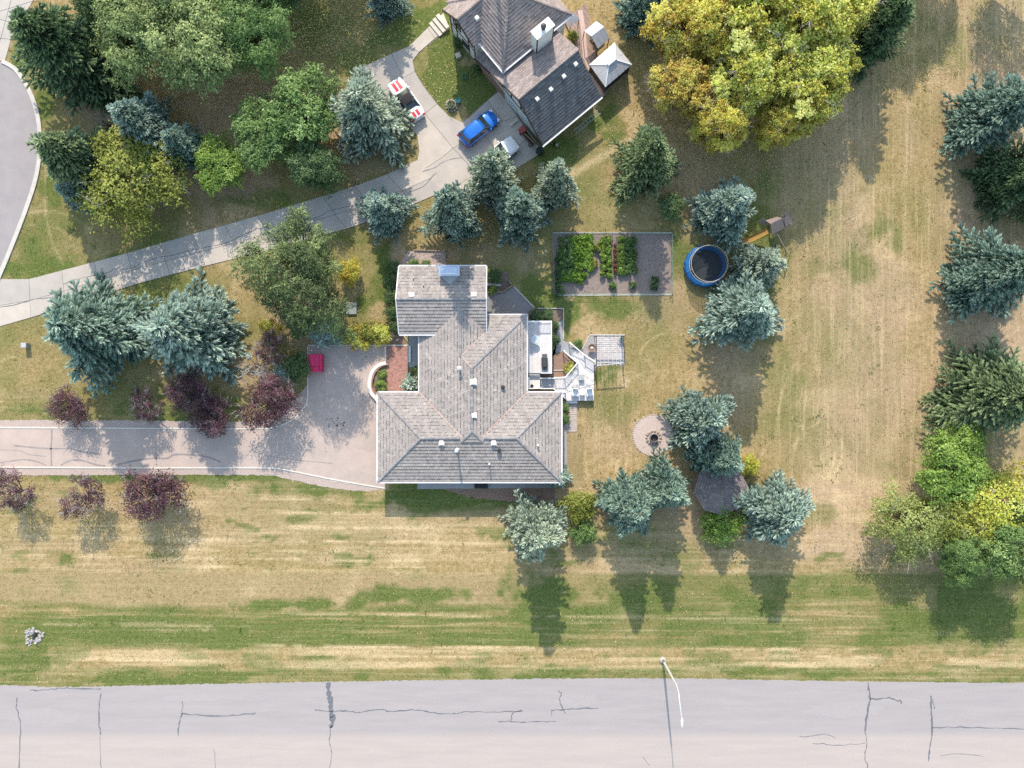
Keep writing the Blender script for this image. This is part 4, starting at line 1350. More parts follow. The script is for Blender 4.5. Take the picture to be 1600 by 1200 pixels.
GP = "poplars in the golden stand"
for a in [
    (LT[1], 1062, 150, 52, 9, "orange tinted poplar on the left flank of the golden stand", m_gold),
    (LT[1], 1075, 62, 62, 11, "olive gold poplar on the upper left of the golden stand", m_yel),
    (LT[1], 1165, 35, 78, 13, "lime green poplar at the top middle of the golden stand", None),
    (LT[1], 1262, 42, 76, 13, "brightest lime poplar at the upper right of the golden stand", m_lime),
    (LT[1], 1255, 140, 66, 11, "lime poplar at the lower right of the golden stand", None),
    (LT[1], 1165, 135, 66, 11, "yellow green poplar in the heart of the golden stand", m_lime),
    (LT[1], 1120, 200, 46, 9, "dull gold poplar at the foot of the golden stand", m_yel),
    (LT[1], 1205, 195, 40, 8, "small golden poplar at the lower edge of the golden stand", m_yel),
]:
    plant(*a[:6], m=a[6], group=GP)
for a in [
    (LT[0], 1470, 724, 62, 7, "bright green tree on top of the yellow group at lower right", m_leafb),
    (LT[3], 1408, 812, 60, 6.5, "thin lime tree at the left of the yellow group at lower right", m_limed),
    (LT[3], 1530, 782, 68, 7, "brightest yellow tree of the group at lower right", m_lime),
    (LT[3], 1462, 805, 48, 6, "sparse grey twigged tree inside the yellow group at lower right", m_olive),
    (LT[0], 1562, 858, 50, 8, "grey green tree at the lower right corner of the yellow group", m_leaf),
    (LT[2], 1500, 862, 44, 7, "dull green tree at the foot of the yellow group", m_leaf),
    (LT[0], 1600, 800, 34, 7, "green tree cut by the right edge beside the yellow one", m_leafd),
]:
    plant(*a[:6], m=a[6], group="trees at the lower right boundary")
GPU = "purple leaved trees along the long driveway"
for a in [
    (PU[0], 111, 637, 32, 3.6, "leftmost purple tree above the long driveway", None),
    (PU[1], 233, 636, 28, 3.6, "small sparse purple tree second from the left above the driveway", None),
    (PU[0], 305, 618, 38, 4.6, "dark purple tree third from the left above the driveway", None),
    (PU[0], 338, 652, 32, 4.2, "purple tree hanging over the driveway edge next to the dark one", None),
    (PU[1], 26, 768, 34, 4, "purple tree cut by the left edge below the driveway", None),
    (PU[1], 138, 774, 36, 4.2, "purple tree with bare grey twigs below the driveway", None),
    (PU[0], 247, 770, 47, 4.8, "fullest purple tree below the driveway with green leaves at one side", None),
    (PU[0], 428, 628, 44, 5, "brightest magenta purple tree at the corner of the parking court", None),
    (PU[1], 425, 546, 27, 4, "purple shrub like tree left of the red container", None),
]:
    plant(*a[:6], m=a[6], group=GPU)
plant(BARE, 398, 572, 34, 3.6, "grey leafless shrub between the broad blue spruce and the red container")
plant(BARE, 160, 190, 20, 3, "leafless grey shrub beside the kerb strip at upper left")
plant(BARE, 314, 252, 14, 2.4, "small leafless grey shrub right of the darker blue spruce")
plant(SH[0], 462, 572, 24, 2.6, "green shrub touching the left side of the parking court", m=m_leafd)
plant(SH[0], 440, 585, 18, 2.2, "blue grey shrub left of the parking court", m=m_sil)
plant(SH[0], 507, 519, 25, 2.6, "silver blue shrub above the red container", m=m_sil)
plant(SH[0], 470, 505, 24, 2.8, "dark shrub under the feathery green tree", m=m_leafd)
plant(SH[1], 557, 527, 22, 2, "golden olive shrub left in the bed above the parking court", m=m_yel)
plant(SH[1], 592, 521, 20, 1.8, "lime shrub right in the bed above the parking court", m=m_lime)
plant(SH[1], 576, 518, 17, 2.0, "middle olive shrub in the bed above the parking court", m=m_olive)
plant(SH[1], 420, 516, 20, 2.2, "yellow shrub left of the feathery green tree's foot", m=m_yel)
plant(SH[0], 545, 424, 20, 2.6, "yellow tipped shrub at the right side of the feathery tree", m=m_yel)
plant(SH[0], 905, 790, 27, 3.2, "upper bushy olive shrub right of the pale spruce below the house", m=m_olive)
plant(SH[0], 912, 832, 22, 2.4, "lower bushy green shrub right of the pale spruce below the house", m=m_leaf)
plant(SH[0], 1128, 820, 32, 3.0, "bright green shrub just below the dark gazebo", m=m_leafb)
plant(SH[0], 1172, 728, 17, 2.4, "lime shrub at the upper right corner of the dark gazebo", m=m_lime)
plant(SH[0], 1157, 722, 11, 2.2, "golden yellow sprig shrub above the dark gazebo", m=m_gold)
plant(SH[0], 1050, 322, 22, 2.4, "dark green shrub right of the spruce above the garden", m=m_leafd)
plant(SH[0], 1500, 640, 14, 2.0, "little shrub under the olive green spruce at the right edge", m=m_leafd)
for i, (a, b, r_, lab) in enumerate([(613, 418, 13, "topmost"), (612, 440, 14, "second"), (611, 464, 14, "third"), (612, 488, 13, "fourth"), (616, 510, 11, "lowest")]):
    plant(SH[0], a, b, r_, 1.7, f"{lab} dark shrub of the row along the left wall of the upper house block", m=m_leafd, group="shrubs along the left wall")
for a, b, r_, lab in ((644, 411, 10, "left"), (664, 412, 9, "right")):
    plant(SH[0], a, b, r_, 1.2, f"{lab} low green shrub between the gravel bed and the upper house block", m=m_leaf)
for a, b, r_, lab in ((598, 585, 8, "upper"), (596, 600, 9, "middle"), (599, 609, 7, "lower")):
    plant(SH[1], a, b, r_, .8, f"{lab} clipped green shrub inside the curved planter wall", m=m_leafb, at_base=True)
plant(SH[0], 651, 578, 9, 1.2, "narrow green shrub between the brick walk and the house wall", m=m_leaf)
plant(SH[0], 884, 638, 8, 1.0, "upper green shrub between the house and the paver path", m=m_leaf)
plant(SH[0], 884, 656, 8, 1.0, "lower green shrub between the house and the paver path", m=m_leaf)
for a, b, r_, lab in ((838, 493, 11, "leftmost dark green shrub above the white balcony"), (856, 491, 11, "dark green shrub above the right end of the white balcony"),
                      (868, 508, 8, "dark green shrub at the corner beside the white balcony"), (869, 530, 8, "dark green shrub midway beside the white balcony")):
    plant(SH[0], a, b, r_, 1.2, lab, m=m_leafd)
plant(SH[1], 889, 575, 10, 1.0, "bright lime shrub in the corner of the white lower deck", m=m_lime, at_base=True)
plant(SH[0], 902, 537, 8, 1.0, "green shrub between the deck stairs and the paver patio", m=m_leaf, at_base=True)
plant(SH[0], 772, 430, 13, 1.4, "dark green shrub in the bed right of the upper house block", m=m_leafd)
plant(SH[1], 770, 451, 8, .7, "low lime planting in the raised box right of the upper house block", m=m_leafb)
plant(SH[0], 716, 60, 9, 1.2, "dark shrub against the neighbour's white front wall", m=m_leafd)
plant(SH[0], 745, 100, 8, 1.0, "dark shrub under the neighbour's porch roof", m=m_leafd)
plant(SH[0], 896, 50, 9, 1.4, "flowering green shrub on the neighbour's rear deck", m=m_olive)
# trees beyond the frame whose shade falls into it
GO = "trees beyond the top edge"
for a, b, r_, h, p_, lab in ((430, -110, 50, 11, LT[0], "leafy tree outside the top edge above the speckled lawn"), (470, -95, 56, 12, LT[0], "second leafy tree outside the top edge"),
                             (540, -75, 50, 10, LT[0], "third leafy tree outside the top edge"), (1436, -110, 50, 11, LT[0], "leafy tree outside the top edge right of the poplars"),
                             (1548, -35, 46, 9, LT[3], "thin green tree cut by the top right edge"), (1395, -60, 46, 11, LT[0], "dark tree outside the top edge behind the poplars")):
    plant(p_, a, b, r_, h, lab, m=m_leafd, group=GO, at_base=True)
plant(SP[3], 1700, 300, 60, 12, "green spruce outside the right edge", group=GB)

# leaf litter
def litter(name, regions, cols, n):
    r = np.random.default_rng(77)
    T = []
    for (cx, cy, rx, ry, w) in regions:
        k = int(n * w)
        u = r.normal(0, .5, (k, 2))
        c = np.array(P(cx, cy, 0))
        p = np.stack([c[0] + u[:, 0] * rx / 15, c[1] + u[:, 1] * ry / 15, r.uniform(.02, .05, k)], 1)
        a = r.uniform(0, 6.28, (k, 1))
        s = r.uniform(.04, .10, (k, 1))
        A = np.concatenate([np.cos(a), np.sin(a), r.uniform(-.3, .3, (k, 1))], 1) * s
        B = np.concatenate([-np.sin(a), np.cos(a), r.uniform(-.3, .3, (k, 1))], 1) * s * .6
        T.append(np.stack([p - A, p + B, p + A, p - B], 1))
    T = np.concatenate(T)
    o = bpy.data.objects.new(name, tri_mesh(name, T, r.random(len(T)), cols)); COL.objects.link(o)
    o["kind"] = "stuff"
litter("fallen_leaves", [(520, 60, 130, 130, 1.0), (430, 90, 70, 120, .6), (1130, 230, 170, 90, .8), (1060, 60, 90, 90, .3), (300, 260, 130, 60, .3), (560, 240, 70, 50, .4), (1430, 840, 70, 60, .3), (690, 140, 60, 60, .06), (1420, 100, 80, 60, .2), (760, 350, 110, 60, .2)],
       leafmat("litter", [(.30, .22, .08), (.50, .40, .16), (.62, .52, .26)], .1), 5200)
# ------------------------------------------------------------------ neighbour's house
UA = math.radians(39.5)
UU, VV = (math.cos(UA), math.sin(UA)), (-math.sin(UA), math.cos(UA))
GO_ = P(848, 228, 2.8)
def F(u, v): return (GO_[0] + u * UU[0] + v * VV[0], GO_[1] + u * UU[1] + v * VV[1])
m_shA = mat("asphalt_shingle_brown", (.32, .265, .25), (.27, .225, .215), scale=1.2, rough=.95, bump=.3, bscale=30, tint=[(.78, .77, .78), (1.0, .98, .96), (1.18, 1.15, 1.12)], bdist=.01)
m_shB = mat("asphalt_shingle_shaded", (.15, .15, .16), (.12, .12, .13), scale=1.4, rough=.95, bump=.3, bscale=30, tint=[(.75, .75, .76), (1.0, .99, .98), (1.2, 1.18, 1.15)], bdist=.01)  # same shingle, with the shade of the slope facing away from the sun painted in
m_tim = mat("dark_timber", (.05, .035, .03), (.07, .05, .04), scale=4)
m_wstu = mat("white_stucco", (.74, .73, .70), (.68, .67, .65), scale=14, bump=.3)
m_bwall = mat("red_brick_wall", (.34, .22, .18), (.24, .15, .13), scale=12)
nh = thing("half_timbered_house", "neighbour's turned house with white walls, dark timbers and steep brown shingle roofs", "house", (*F(4, 7), 0))
nrs = random.Random(9)
nd = MB(); nt_ = MB(); nt2 = MB()
def nface(mb, poly_uv, e_uv, in_uv, ze, pitch, dv=.24, du=.42, lift=.03):
    inw = (in_uv[0] * UU[0] + in_uv[1] * VV[0], in_uv[0] * UU[1] + in_uv[1] * VV[1])
    pw = [F(*p) for p in poly_uv]
    slope_deck(nd, pw, F(*e_uv), inw, ze, pitch)
    tiles(mb, [pw], F(*e_uv), inw, ze, pitch, dv=dv, du=du, lift=lift, thick=.02, rs=nrs)
PG = 3.5 / 4.3
nface(nt2, [(0, 0), (7.7, 0), (7.7, 4.3), (.3, 4.3)], (0, 0), (0, 1), 2.8, PG)
nface(nt_, [(.3, 4.3), (7.9, 4.3), (7.9, 8.2), (2, 11.2), (.3, 11.2)], (0, 11.2), (0, -1), 2.85, 3.45 / 6.9)
# tower
nface(nt_, [(1.1, 7.6), (9.9, 7.6), (5.5, 12)], (0, 7.6), (0, 1), 5.2, .85, lift=.04)
nface(nt_, [(1.1, 7.6), (5.5, 12), (1.1, 16.4)], (1.1, 0), (1, 0), 5.2, .85, lift=.04)
nface(nt_, [(9.9, 7.6), (5.5, 12), (9.9, 16.4)], (9.9, 0), (-1, 0), 5.2, .85, lift=.04)
nface(nt_, [(1.1, 16.4), (5.5, 12), (9.9, 16.4)], (0, 16.4), (0, -1), 5.2, .85, lift=.04)
# front gable wing
nface(nt_, [(.4, 11.3), (4.5, 11.3), (4.5, 13.65), (.4, 13.65)], (0, 11.3), (0, 1), 5.35, .83, lift=.045)
nface(nt_, [(.4, 16.0), (4.5, 16.0), (4.5, 13.65), (.4, 13.65)], (0, 16.0), (0, -1), 5.35, .83, lift=.045)
nd.obj("roof_deck", m_deck, parent=nh)
nt_.obj("roof_shingles", m_shA, parent=nh, kind="stuff")
nt2.obj("shaded_roof_shingles", m_shB, parent=nh, kind="stuff", label="garage slope shingles with the shade painted into their colour")
nw = MB()
def nbox(u0, u1, v0, v1, z0, z1, mb=nw):
    mb.prism([F(u0, v0), F(u1, v0), F(u1, v1), F(u0, v1)], z0, z1)
nbox(.7, 7.3, .45, 10.9, 0, 2.6)
nbox(1.5, 9.5, 8.0, 16, 0, 5.1)
nbox(.8, 4.4, 11.7, 15.6, 0, 5.3)
def gable(u, va, vb, vm, zl, zr, zt, t=.15, mb=nw):
    a, b, c = F(u, va), F(u, vb), F(u, vm)
    a2, b2, c2 = F(u + t, va), F(u + t, vb), F(u + t, vm)
    mb.add([(*a, zl), (*b, zr), (*c, zt), (*a2, zl), (*b2, zr), (*c2, zt)], [(0, 2, 1), (3, 4, 5), (0, 1, 4, 3), (0, 3, 5, 2), (1, 2, 5, 4)])
gable(.7, .3, 11.0, 4.3, 2.45, 2.45, 5.95); gable(7.2, .3, 11.0, 4.3, 2.45, 2.45, 5.95)
gable(.8, 11.6, 15.7, 13.65, 5.2, 5.2, 6.95)
nw.obj("wall", m_wstu, parent=nh)
bk = MB(); nbox(.62, .7, 6.8, 10.9, 0, 1.9, bk); nbox(.60, .7, .5, 1.0, 0, 2.3, bk)
bk.obj("brick_wall", m_bwall, parent=nh)
# timbers
tb_ = MB()
def timber(u, v0, z0, v1, z1, w=.16):
    a, b = Vector((*F(u, v0), z0)), Vector((*F(u, v1), z1))
    d = (b - a); n = Vector((*VV, 0)).cross(Vector((0, 0, 1))).normalized()
    s = d.cross(n).normalized() * w / 2
    o = n * .03
    if n.dot(Vector((*UU, 0))) > 0: o = -o
    vs = [a - s, a + s, b + s, b - s]
    vs = [tuple(v) for v in vs] + [tuple(v + o) for v in vs]
    tb_.add(vs, [(4, 5, 6, 7), (0, 1, 5, 4), (1, 2, 6, 5), (2, 3, 7, 6), (3, 0, 4, 7)])
for v, z in ((1.5, 3.4), (3.0, 4.6), (4.3, 5.7), (5.8, 5.0), (7.2, 4.3), (8.6, 3.6)): timber(.69, v, 2.55, v, z)
timber(.69, .5, 2.6, 10.9, 2.6, .2)
for v in (11.75, 12.7, 14.6, 15.5): timber(.79, v, .3, v, 5.3)
timber(.79, 13.65, 4.9, 13.65, 6.8); timber(.79, 11.7, 2.7, 15.6, 2.7); timber(.79, 11.7, 5.2, 15.6, 5.2)
for v in (8.1, 9.2, 10.4): timber(1.49, v, 3.4, v, 5.0)
tb_.obj("timber_frame", m_tim, parent=nh)
# fascia and gutters
def nbar(a, b, w=.14, h0=-.18, h1=.03, m=m_gut, name="gutter"):
    g = MB(); line_bar(g, a, b, w, h0, h1); g.obj(name, m, parent=nh)
nbar((*F(-.05, -.06), 2.8), (*F(7.75, -.06), 2.8)); nbar((*F(1.05, 7.54), 5.2), (*F(9.95, 7.54), 5.2)); nbar((*F(1.04, 7.5), 5.2), (*F(1.04, 11.3), 5.2))
nbar((*F(.0, 0), 2.8), (*F(.28, 4.3), 6.3), .12, -.2, .05, m_tim, "rake_board"); nbar((*F(.28, 4.3), 6.3), (*F(.28, 11.2), 2.85), .12, -.2, .05, m_tim, "rake_board")
nbar((*F(.36, 11.3), 5.35), (*F(.36, 13.65), 7.3), .12, -.2, .05, m_tim, "rake_board"); nbar((*F(.36, 13.65), 7.3), (*F(.36, 16.0), 5.35), .12, -.2, .05, m_tim, "rake_board")
cp_ = MB()
for a, b in (((*F(1.1, 7.6), 5.24), (*F(5.5, 12), 8.98)), ((*F(9.9, 7.6), 5.24), (*F(5.5, 12), 8.98)), ((*F(.3, 4.3), 6.33), (*F(7.8, 4.3), 6.33)), ((*F(.4, 13.65), 7.33), (*F(3.5, 13.65), 7.33))):
    caps(cp_, a, b, .24, .3, nrs)
cp_.obj("ridge_caps", m_shA, parent=nh, kind="stuff")
for u, v in ((1.9, 3.3), (3.55, 3.2), (5.3, 3.35), (6.9, 3.5)):
    g = MB(); x, y = F(u, v); g.bbox(x, y, 2.8 + PG * v - .08, .36, .36, .34, rot=UA, bev=.04); g.obj("roof_vent", m_vent, parent=nh)
g = MB(); x, y = F(2.1, 12.7); g.bbox(x, y, 5.35 + .83 * 1.4, .38, .38, .4, rot=UA, bev=.04); g.obj("roof_vent", m_vent, parent=nh)
g = MB(); x, y = P(777, -14, 8)[:2]; g.lathe([(.18, 6.0), (.18, 11.4), (.3, 11.5), (.3, 11.9), (.05, 12.1)], x, y, 0, 12); g.obj("vent_pipe", m_pipe, parent=nh)
# chimney box with white cap
g = MB(); nbox(4.85, 6.9, 7.0, 7.9, 2, 8.2, g)
chn = g.obj("chimney", m_wstu, parent=nh)
g = MB(); nbox(4.78, 6.97, 6.93, 7.97, 8.2, 8.32, g); g.obj("chimney_cap", m_white, parent=chn)
g = MB(); x, y = F(5.9, 7.4); g.lathe([(.2, 8.3), (.2, 8.75), (.28, 8.8), (.26, 8.95), (.05, 9.0)], x, y, 0, 12); g.obj("flue", m_blk, parent=chn)
g = MB()
for u in (4.84, 6.82): nbox(u, u + .1, 6.97, 7.07, 2.5, 8.19, g)
g.obj("corner_board", m_tim, parent=chn)
# garage doors and windows
for v0, v1, z in ((1.3, 4.3, 2.1), (4.9, 7.0, 2.1)):
    g = MB(); nbox(.64, .7, v0, v1, .02, z, g); g.obj("garage_door", mat("garage_door_blue_white", (.62, .67, .70), (.55, .6, .63)), parent=nh)
    g = MB()
    for k in range(1, 4): nbox(.632, .70, v0 + .03, v1 - .03, k * z / 4 - .015, k * z / 4 + .015, g)
    g.obj("door_seams", m_tim, parent=nh)
for u, v, z, ang in ((.8, 13.2, 1.5, UA + math.pi), (.8, 14.4, 4.0, UA + math.pi), (4, .45, 1.5, UA - math.pi / 2), (9.5, 12, 3.8, UA), (9.5, 10, 1.5, UA)):
    x, y = F(u, v); window(x, y, z, 1.0, 1.1, ang, parent=nh, mfr=m_tim)
# low brown terrace behind the house
m_plank = mat("brown_deck_boards", (.34, .24, .20), (.26, .185, .155), scale=3, tint=[(.8, .8, .8), (1.2, 1.2, 1.2)])
nk = thing("rear_deck", "brown board deck behind the neighbour's house beside the metal gazebo", "deck", P(910, 70))
g = MB(); tiles(g, [PX([(905, 84), (880, 30), (917, 8), (924, 60)]), PX([(905, 84), (924, 60), (948, 146), (938, 158)])], P(905, 84)[:2], UU, .25, 0, dv=.16, du=3.2, lift=.02, thick=.14)
g.obj("boards", m_plank, parent=nk, kind="stuff")
g = MB(); strip(g, PX([(906, 18), (911, 50), (914, 90), (940, 150)]), .5, .2, .31); g.obj("pale_walk_border", mat("pink_boards", (.52, .38, .33), (.44, .32, .28), scale=4), parent=nk)
# metal roofed gazebo
m_gz = mat("gazebo_metal", (.50, .50, .52), (.44, .44, .46), scale=1, rough=.45, metallic=.2)
gz = thing("metal_gazebo", "rectangular gazebo with pale grey ribbed metal hip roof in the neighbour's garden", "gazebo", P(952, 108))
cs = [P(921, 101, 2.35), P(960, 67, 2.35), P(987, 101, 2.35), P(946, 136, 2.35)]
ra, rb = P(951, 101, 3.15), P(961, 93, 3.15)
def panel(a, b, c, d, n, ribs=True):
    g = MB(); a, b, c, d = map(Vector, (a, b, c, d))
    nrm = (b - a).cross(c - a); nrm.normalize()
    if nrm.z < 0: nrm = -nrm
    for i in range(n):
        f0, f1 = i / n + .006, (i + 1) / n - .006
        q = [a.lerp(b, f0), a.lerp(b, f1), d.lerp(c, f1), d.lerp(c, f0)]
        vs = [tuple(p) for p in q] + [tuple(p + nrm * .03) for p in q]
        g.add(vs, [(4, 5, 6, 7), (3, 2, 1, 0), (0, 1, 5, 4), (1, 2, 6, 5), (2, 3, 7, 6), (3, 0, 4, 7)])
    return g
panel(cs[0], cs[1], rb, ra, 4).obj("roof_panel", m_gz, parent=gz)
panel(cs[1], cs[2], rb, rb, 2).obj("roof_panel", m_gz, parent=gz)
panel(cs[2], cs[3], ra, rb, 4).obj("roof_panel", m_gz, parent=gz)
panel(cs[3], cs[0], ra, ra, 2).obj("roof_panel", m_gz, parent=gz)
g = MB()
for a, b in ((cs[0], ra), (cs[1], rb), (cs[2], rb), (cs[3], ra), (ra, rb)): line_bar(g, (a[0], a[1], a[2] + .03), (b[0], b[1], b[2] + .03), .1, 0, .05)
g.obj("roof_ribs", m_white, parent=gz)
g = MB(); cen = Vector(((ra[0] + rb[0]) / 2, (ra[1] + rb[1]) / 2, 0))
g.bbox(cen.x, cen.y, 3.17, 1.1, .3, .14, rot=UA, bev=.03); g.obj("ridge_vent", m_gz, parent=gz)
for c in cs:
    q = cen.lerp(Vector((c[0], c[1], 0)), .92)
    g = MB(); g.bbox(q.x, q.y, 0, .14, .14, 2.4, rot=UA); g.obj("post", m_blk, parent=gz)
m_net = mat("black_netting", (.035, .035, .035), rough=1)
for i, j in ((3, 2), (0, 3)):
    a, b = cen.lerp(Vector((cs[i][0], cs[i][1], 0)), .88), cen.lerp(Vector((cs[j][0], cs[j][1], 0)), .88)
    g = MB(); line_bar(g, (a.x, a.y, 0), (b.x, b.y, 0), .05, .2, 2.2); g.obj("curtain", m_net, parent=gz)
g = MB(); g.prism([tuple((cen.lerp(Vector((c[0], c[1], 0)), .97)).xy) for c in cs], 0, .2); g.obj("floor_platform", m_plank, parent=gz)
# gabled swing canopy
m_slate = mat("grey_fabric", (.36, .36, .38), (.30, .30, .32), scale=3, rough=.8)
ar = thing("swing_canopy", "grey gable roofed garden swing standing on the neighbour's deck", "garden swing", P(930, 60))
A0, B0 = P(913, 49, 2.0), P(932, 33, 2.0)
A1, B1 = P(924, 57, 2.5), P(944, 42, 2.5)
A2, B2 = P(934, 76, 1.9), P(952, 60, 1.9)
panel(A0, B0, B1, A1, 2).obj("canopy_panel", mat("pale_canopy", (.50, .52, .56), (.44, .46, .5)), parent=ar)
panel(A1, B1, B2, A2, 3).obj("canopy_panel", m_slate, parent=ar)
g = MB()
for q in (A0, B0, A2, B2): g.bbox(q[0], q[1], 0, .08, .08, q[2])
g.obj("post", m_blk, parent=ar)
g = MB(); q = P(931, 57); g.bbox(q[0], q[1], .45, 1.5, .5, .1, rot=UA); g.bbox(q[0] + .2, q[1] - .15, .5, 1.5, .1, .5, rot=UA); g.obj("seat", mat("swing_seat", (.08, .11, .10)), parent=ar)
# lean-to awning
aw = thing("awning", "small grey striped awning fixed at the rear corner of the neighbour's house", "awning", P(893, 35))
panel(P(886, 33, 2.4), P(898, 20, 2.4), P(905, 30, 2.1), P(891, 42, 2.1), 5).obj("awning_slats", m_slate, parent=aw)
g = MB()
for q in (P(905, 30, 2.1), P(891, 42, 2.1)): g.bbox(q[0], q[1], 0, .06, .06, 2.1)
g.obj("post", m_blk, parent=aw)
# odds and ends round the neighbour's house
def pot(px, py, r, h, label, m, cat="flower pot", name="flower_pot", plant_m=None, top=None):
    q = P(px, py)
    t = thing(name, label, cat, q)
    g = MB(); g.lathe([(r * .7, 0), (r, h), (r * 1.1, h), (r * 1.1, h + .05), (r * .9, h + .05), (r * .85, h - .05)], q[0], q[1], 0, 16)
    g.obj("pot", m, parent=t)
    if plant_m:
        T, tt = [], []
        r_ = np.random.default_rng(int(px))
        n = 160
        p = np.stack([r_.normal(0, r * .55, n), r_.normal(0, r * .55, n), h + r_.uniform(0, r * .8, n)], 1)
        A = unit(r_.normal(0, 1, (n, 3))) * .09
        B = unit(np.cross(A, r_.normal(0, 1, (n, 3)))) * .045
        o = bpy.data.objects.new("foliage", tri_mesh("foliage", np.stack([p - A, p + B, p + A, p - B], 1), r_.random(n), plant_m)); COL.objects.link(o); o.parent = t
    return t
m_teal = mat("teal_glaze", (.05, .30, .28), (.04, .24, .23), rough=.3)
pot(726, 121, .28, .45, "teal glazed pot standing alone on the neighbour's shaded lawn", m_teal, plant_m=m_leaf)
pot(716, 159, .26, .4, "teal watering tub beside the round stone planter", m_teal)
pt = pot(706, 165, .42, .45, "round stone ringed planter beside the teal tub on the lawn tip", mat("planter_stone", (.45, .37, .30), (.34, .28, .24), scale=6), name="stone_planter", cat="planter", plant_m=m_leafd)
ring = MB()
for k in range(12): ring.rock(pt.location.x + .58 * math.cos(k * .52), pt.location.y + .58 * math.sin(k * .52), .1, .16, random.Random(k))
ring.obj("stone_ring", mat("field_stone", (.42, .36, .32), (.3, .27, .25), scale=5, tint=[(.75, .75, .75), (1.2, 1.15, 1.1)]), parent=pt)
q = P(716, 88); t = thing("valve_box", "small pale square box on the grass by the neighbour's white wall", "utility box", q)
g = MB(); g.bbox(q[0], q[1], 0, .5, .45, .35, rot=.4, bev=.03); g.obj("box", m_kerb, parent=t); g = MB(); g.bbox(q[0], q[1], .35, .54, .49, .04, rot=.4); g.obj("lid", m_step, parent=t)
q = P(843, 239); t = thing("waste_bin", "black wheeled bin at the lower corner of the neighbour's garage", "bin", q, UA)
g = MB(); g.bbox(q[0], q[1], .05, .55, .6, .95, rot=UA); g.obj("body", m_blk, parent=t); g = MB(); g.bbox(q[0], q[1], 1.0, .6, .68, .07, rot=UA, bev=.03); g.obj("lid", mat("bin_lid", (.02, .035, .03)), parent=t)
for s_ in (-1, 1):
    g = MB(); x, y = q[0] - .22 * UU[0] + s_ * .24 * VV[0], q[1] - .22 * UU[1] + s_ * .24 * VV[1]
    g.tube([(x - .03 * VV[0], y - .03 * VV[1], .1), (x + .03 * VV[0], y + .03 * VV[1], .1)], .1, 10); g.obj("wheel", m_net, parent=t)
# flat bed cart with red box beside the garage door
m_red = mat("faded_red_paint", (.42, .10, .08), (.34, .08, .07), scale=4)
m_wood = mat("weathered_wood", (.32, .25, .19), (.22, .17, .13), scale=5, stretch=(1, 6, 1))
q = P(823, 214); t = thing("yard_cart", "long dark yard cart with a faded red box at its front by the garage door", "cart", q)
ang = math.radians(-52)
rot2 = lambda dx, dy: (q[0] + dx * math.cos(ang) - dy * math.sin(ang), q[1] + dx * math.sin(ang) + dy * math.cos(ang))
g = MB(); c = rot2(.35, 0); g.bbox(*c, .3, 1.5, .62, .05, rot=ang); g.obj("bed", m_tim, parent=t)
for s_ in (-1, 1):
    g = MB(); c = rot2(.35, s_ * .33); g.bbox(*c, .3, 1.55, .07, .28, rot=ang); g.obj("side_rail", m_wood, parent=t)
g = MB(); c = rot2(-.75, 0); g.bbox(*c, .2, .62, .66, .5, rot=ang, bev=.04); g.obj("red_box", m_red, parent=t)
g = MB(); a, b = rot2(-.3, -.1), rot2(1.1, .15); g.tube([(*a, .6), (*b, .5)], .035, 6); g.obj("handle", mat("ash_handle", (.5, .38, .2)), parent=t)
for dx in (-.6, .9):
    for s_ in (-1, 1):
        g = MB(); a, b = rot2(dx, s_ * .36), rot2(dx, s_ * .42); g.tube([(*a, .17), (*b, .17)], .17, 12); g.obj("wheel", m_net, parent=t)
q = P(803, 192); t = thing("paver_stack", "short row of stacked pale pavers lying on the court by the garage", "paver stack", q)
for k in range(3):
    g = MB(); g.bbox(q[0] + (k - 1) * .33 * UU[0], q[1] + (k - 1) * .33 * UU[1], .05, .38, .3, .16 + .06 * (k % 2), rot=UA + .1 * k, bev=.02); g.obj("paver", m_step, parent=t)
# ladder against the garage wall
t = thing("green_ladder", "green ladder lying along the garage wall facing the lawn", "ladder", P(918, 180))
a, b = F(3.9, -.35), F(7.2, -.35)
for dv_ in (0, -.42):
    g = MB(); o = (VV[0] * dv_, VV[1] * dv_); g.tube([(a[0] + o[0], a[1] + o[1], .5), (b[0] + o[0], b[1] + o[1], .75)], .035, 6); g.obj("rail", mat("ladder_green", (.30, .42, .36)), parent=t)
g = MB()
for k in range(9):
    f = (k + .5) / 9
    c = (a[0] + (b[0] - a[0]) * f, a[1] + (b[1] - a[1]) * f)
    g.tube([(*c, .5 + .25 * f), (c[0] - VV[0] * .42, c[1] - VV[1] * .42, .5 + .25 * f)], .022, 5)
g.obj("rungs", m_gz, parent=t)
for (px, py, lab) in ((866, 226, "small dark bucket on the soil below the garage wall"), ):
    pot(px, py, .16, .3, lab, m_blk, cat="bucket", name="bucket")
pot(870, 228, .14, .35, "pale jug beside the dark bucket below the garage wall", m_kerb, cat="jug", name="jug")

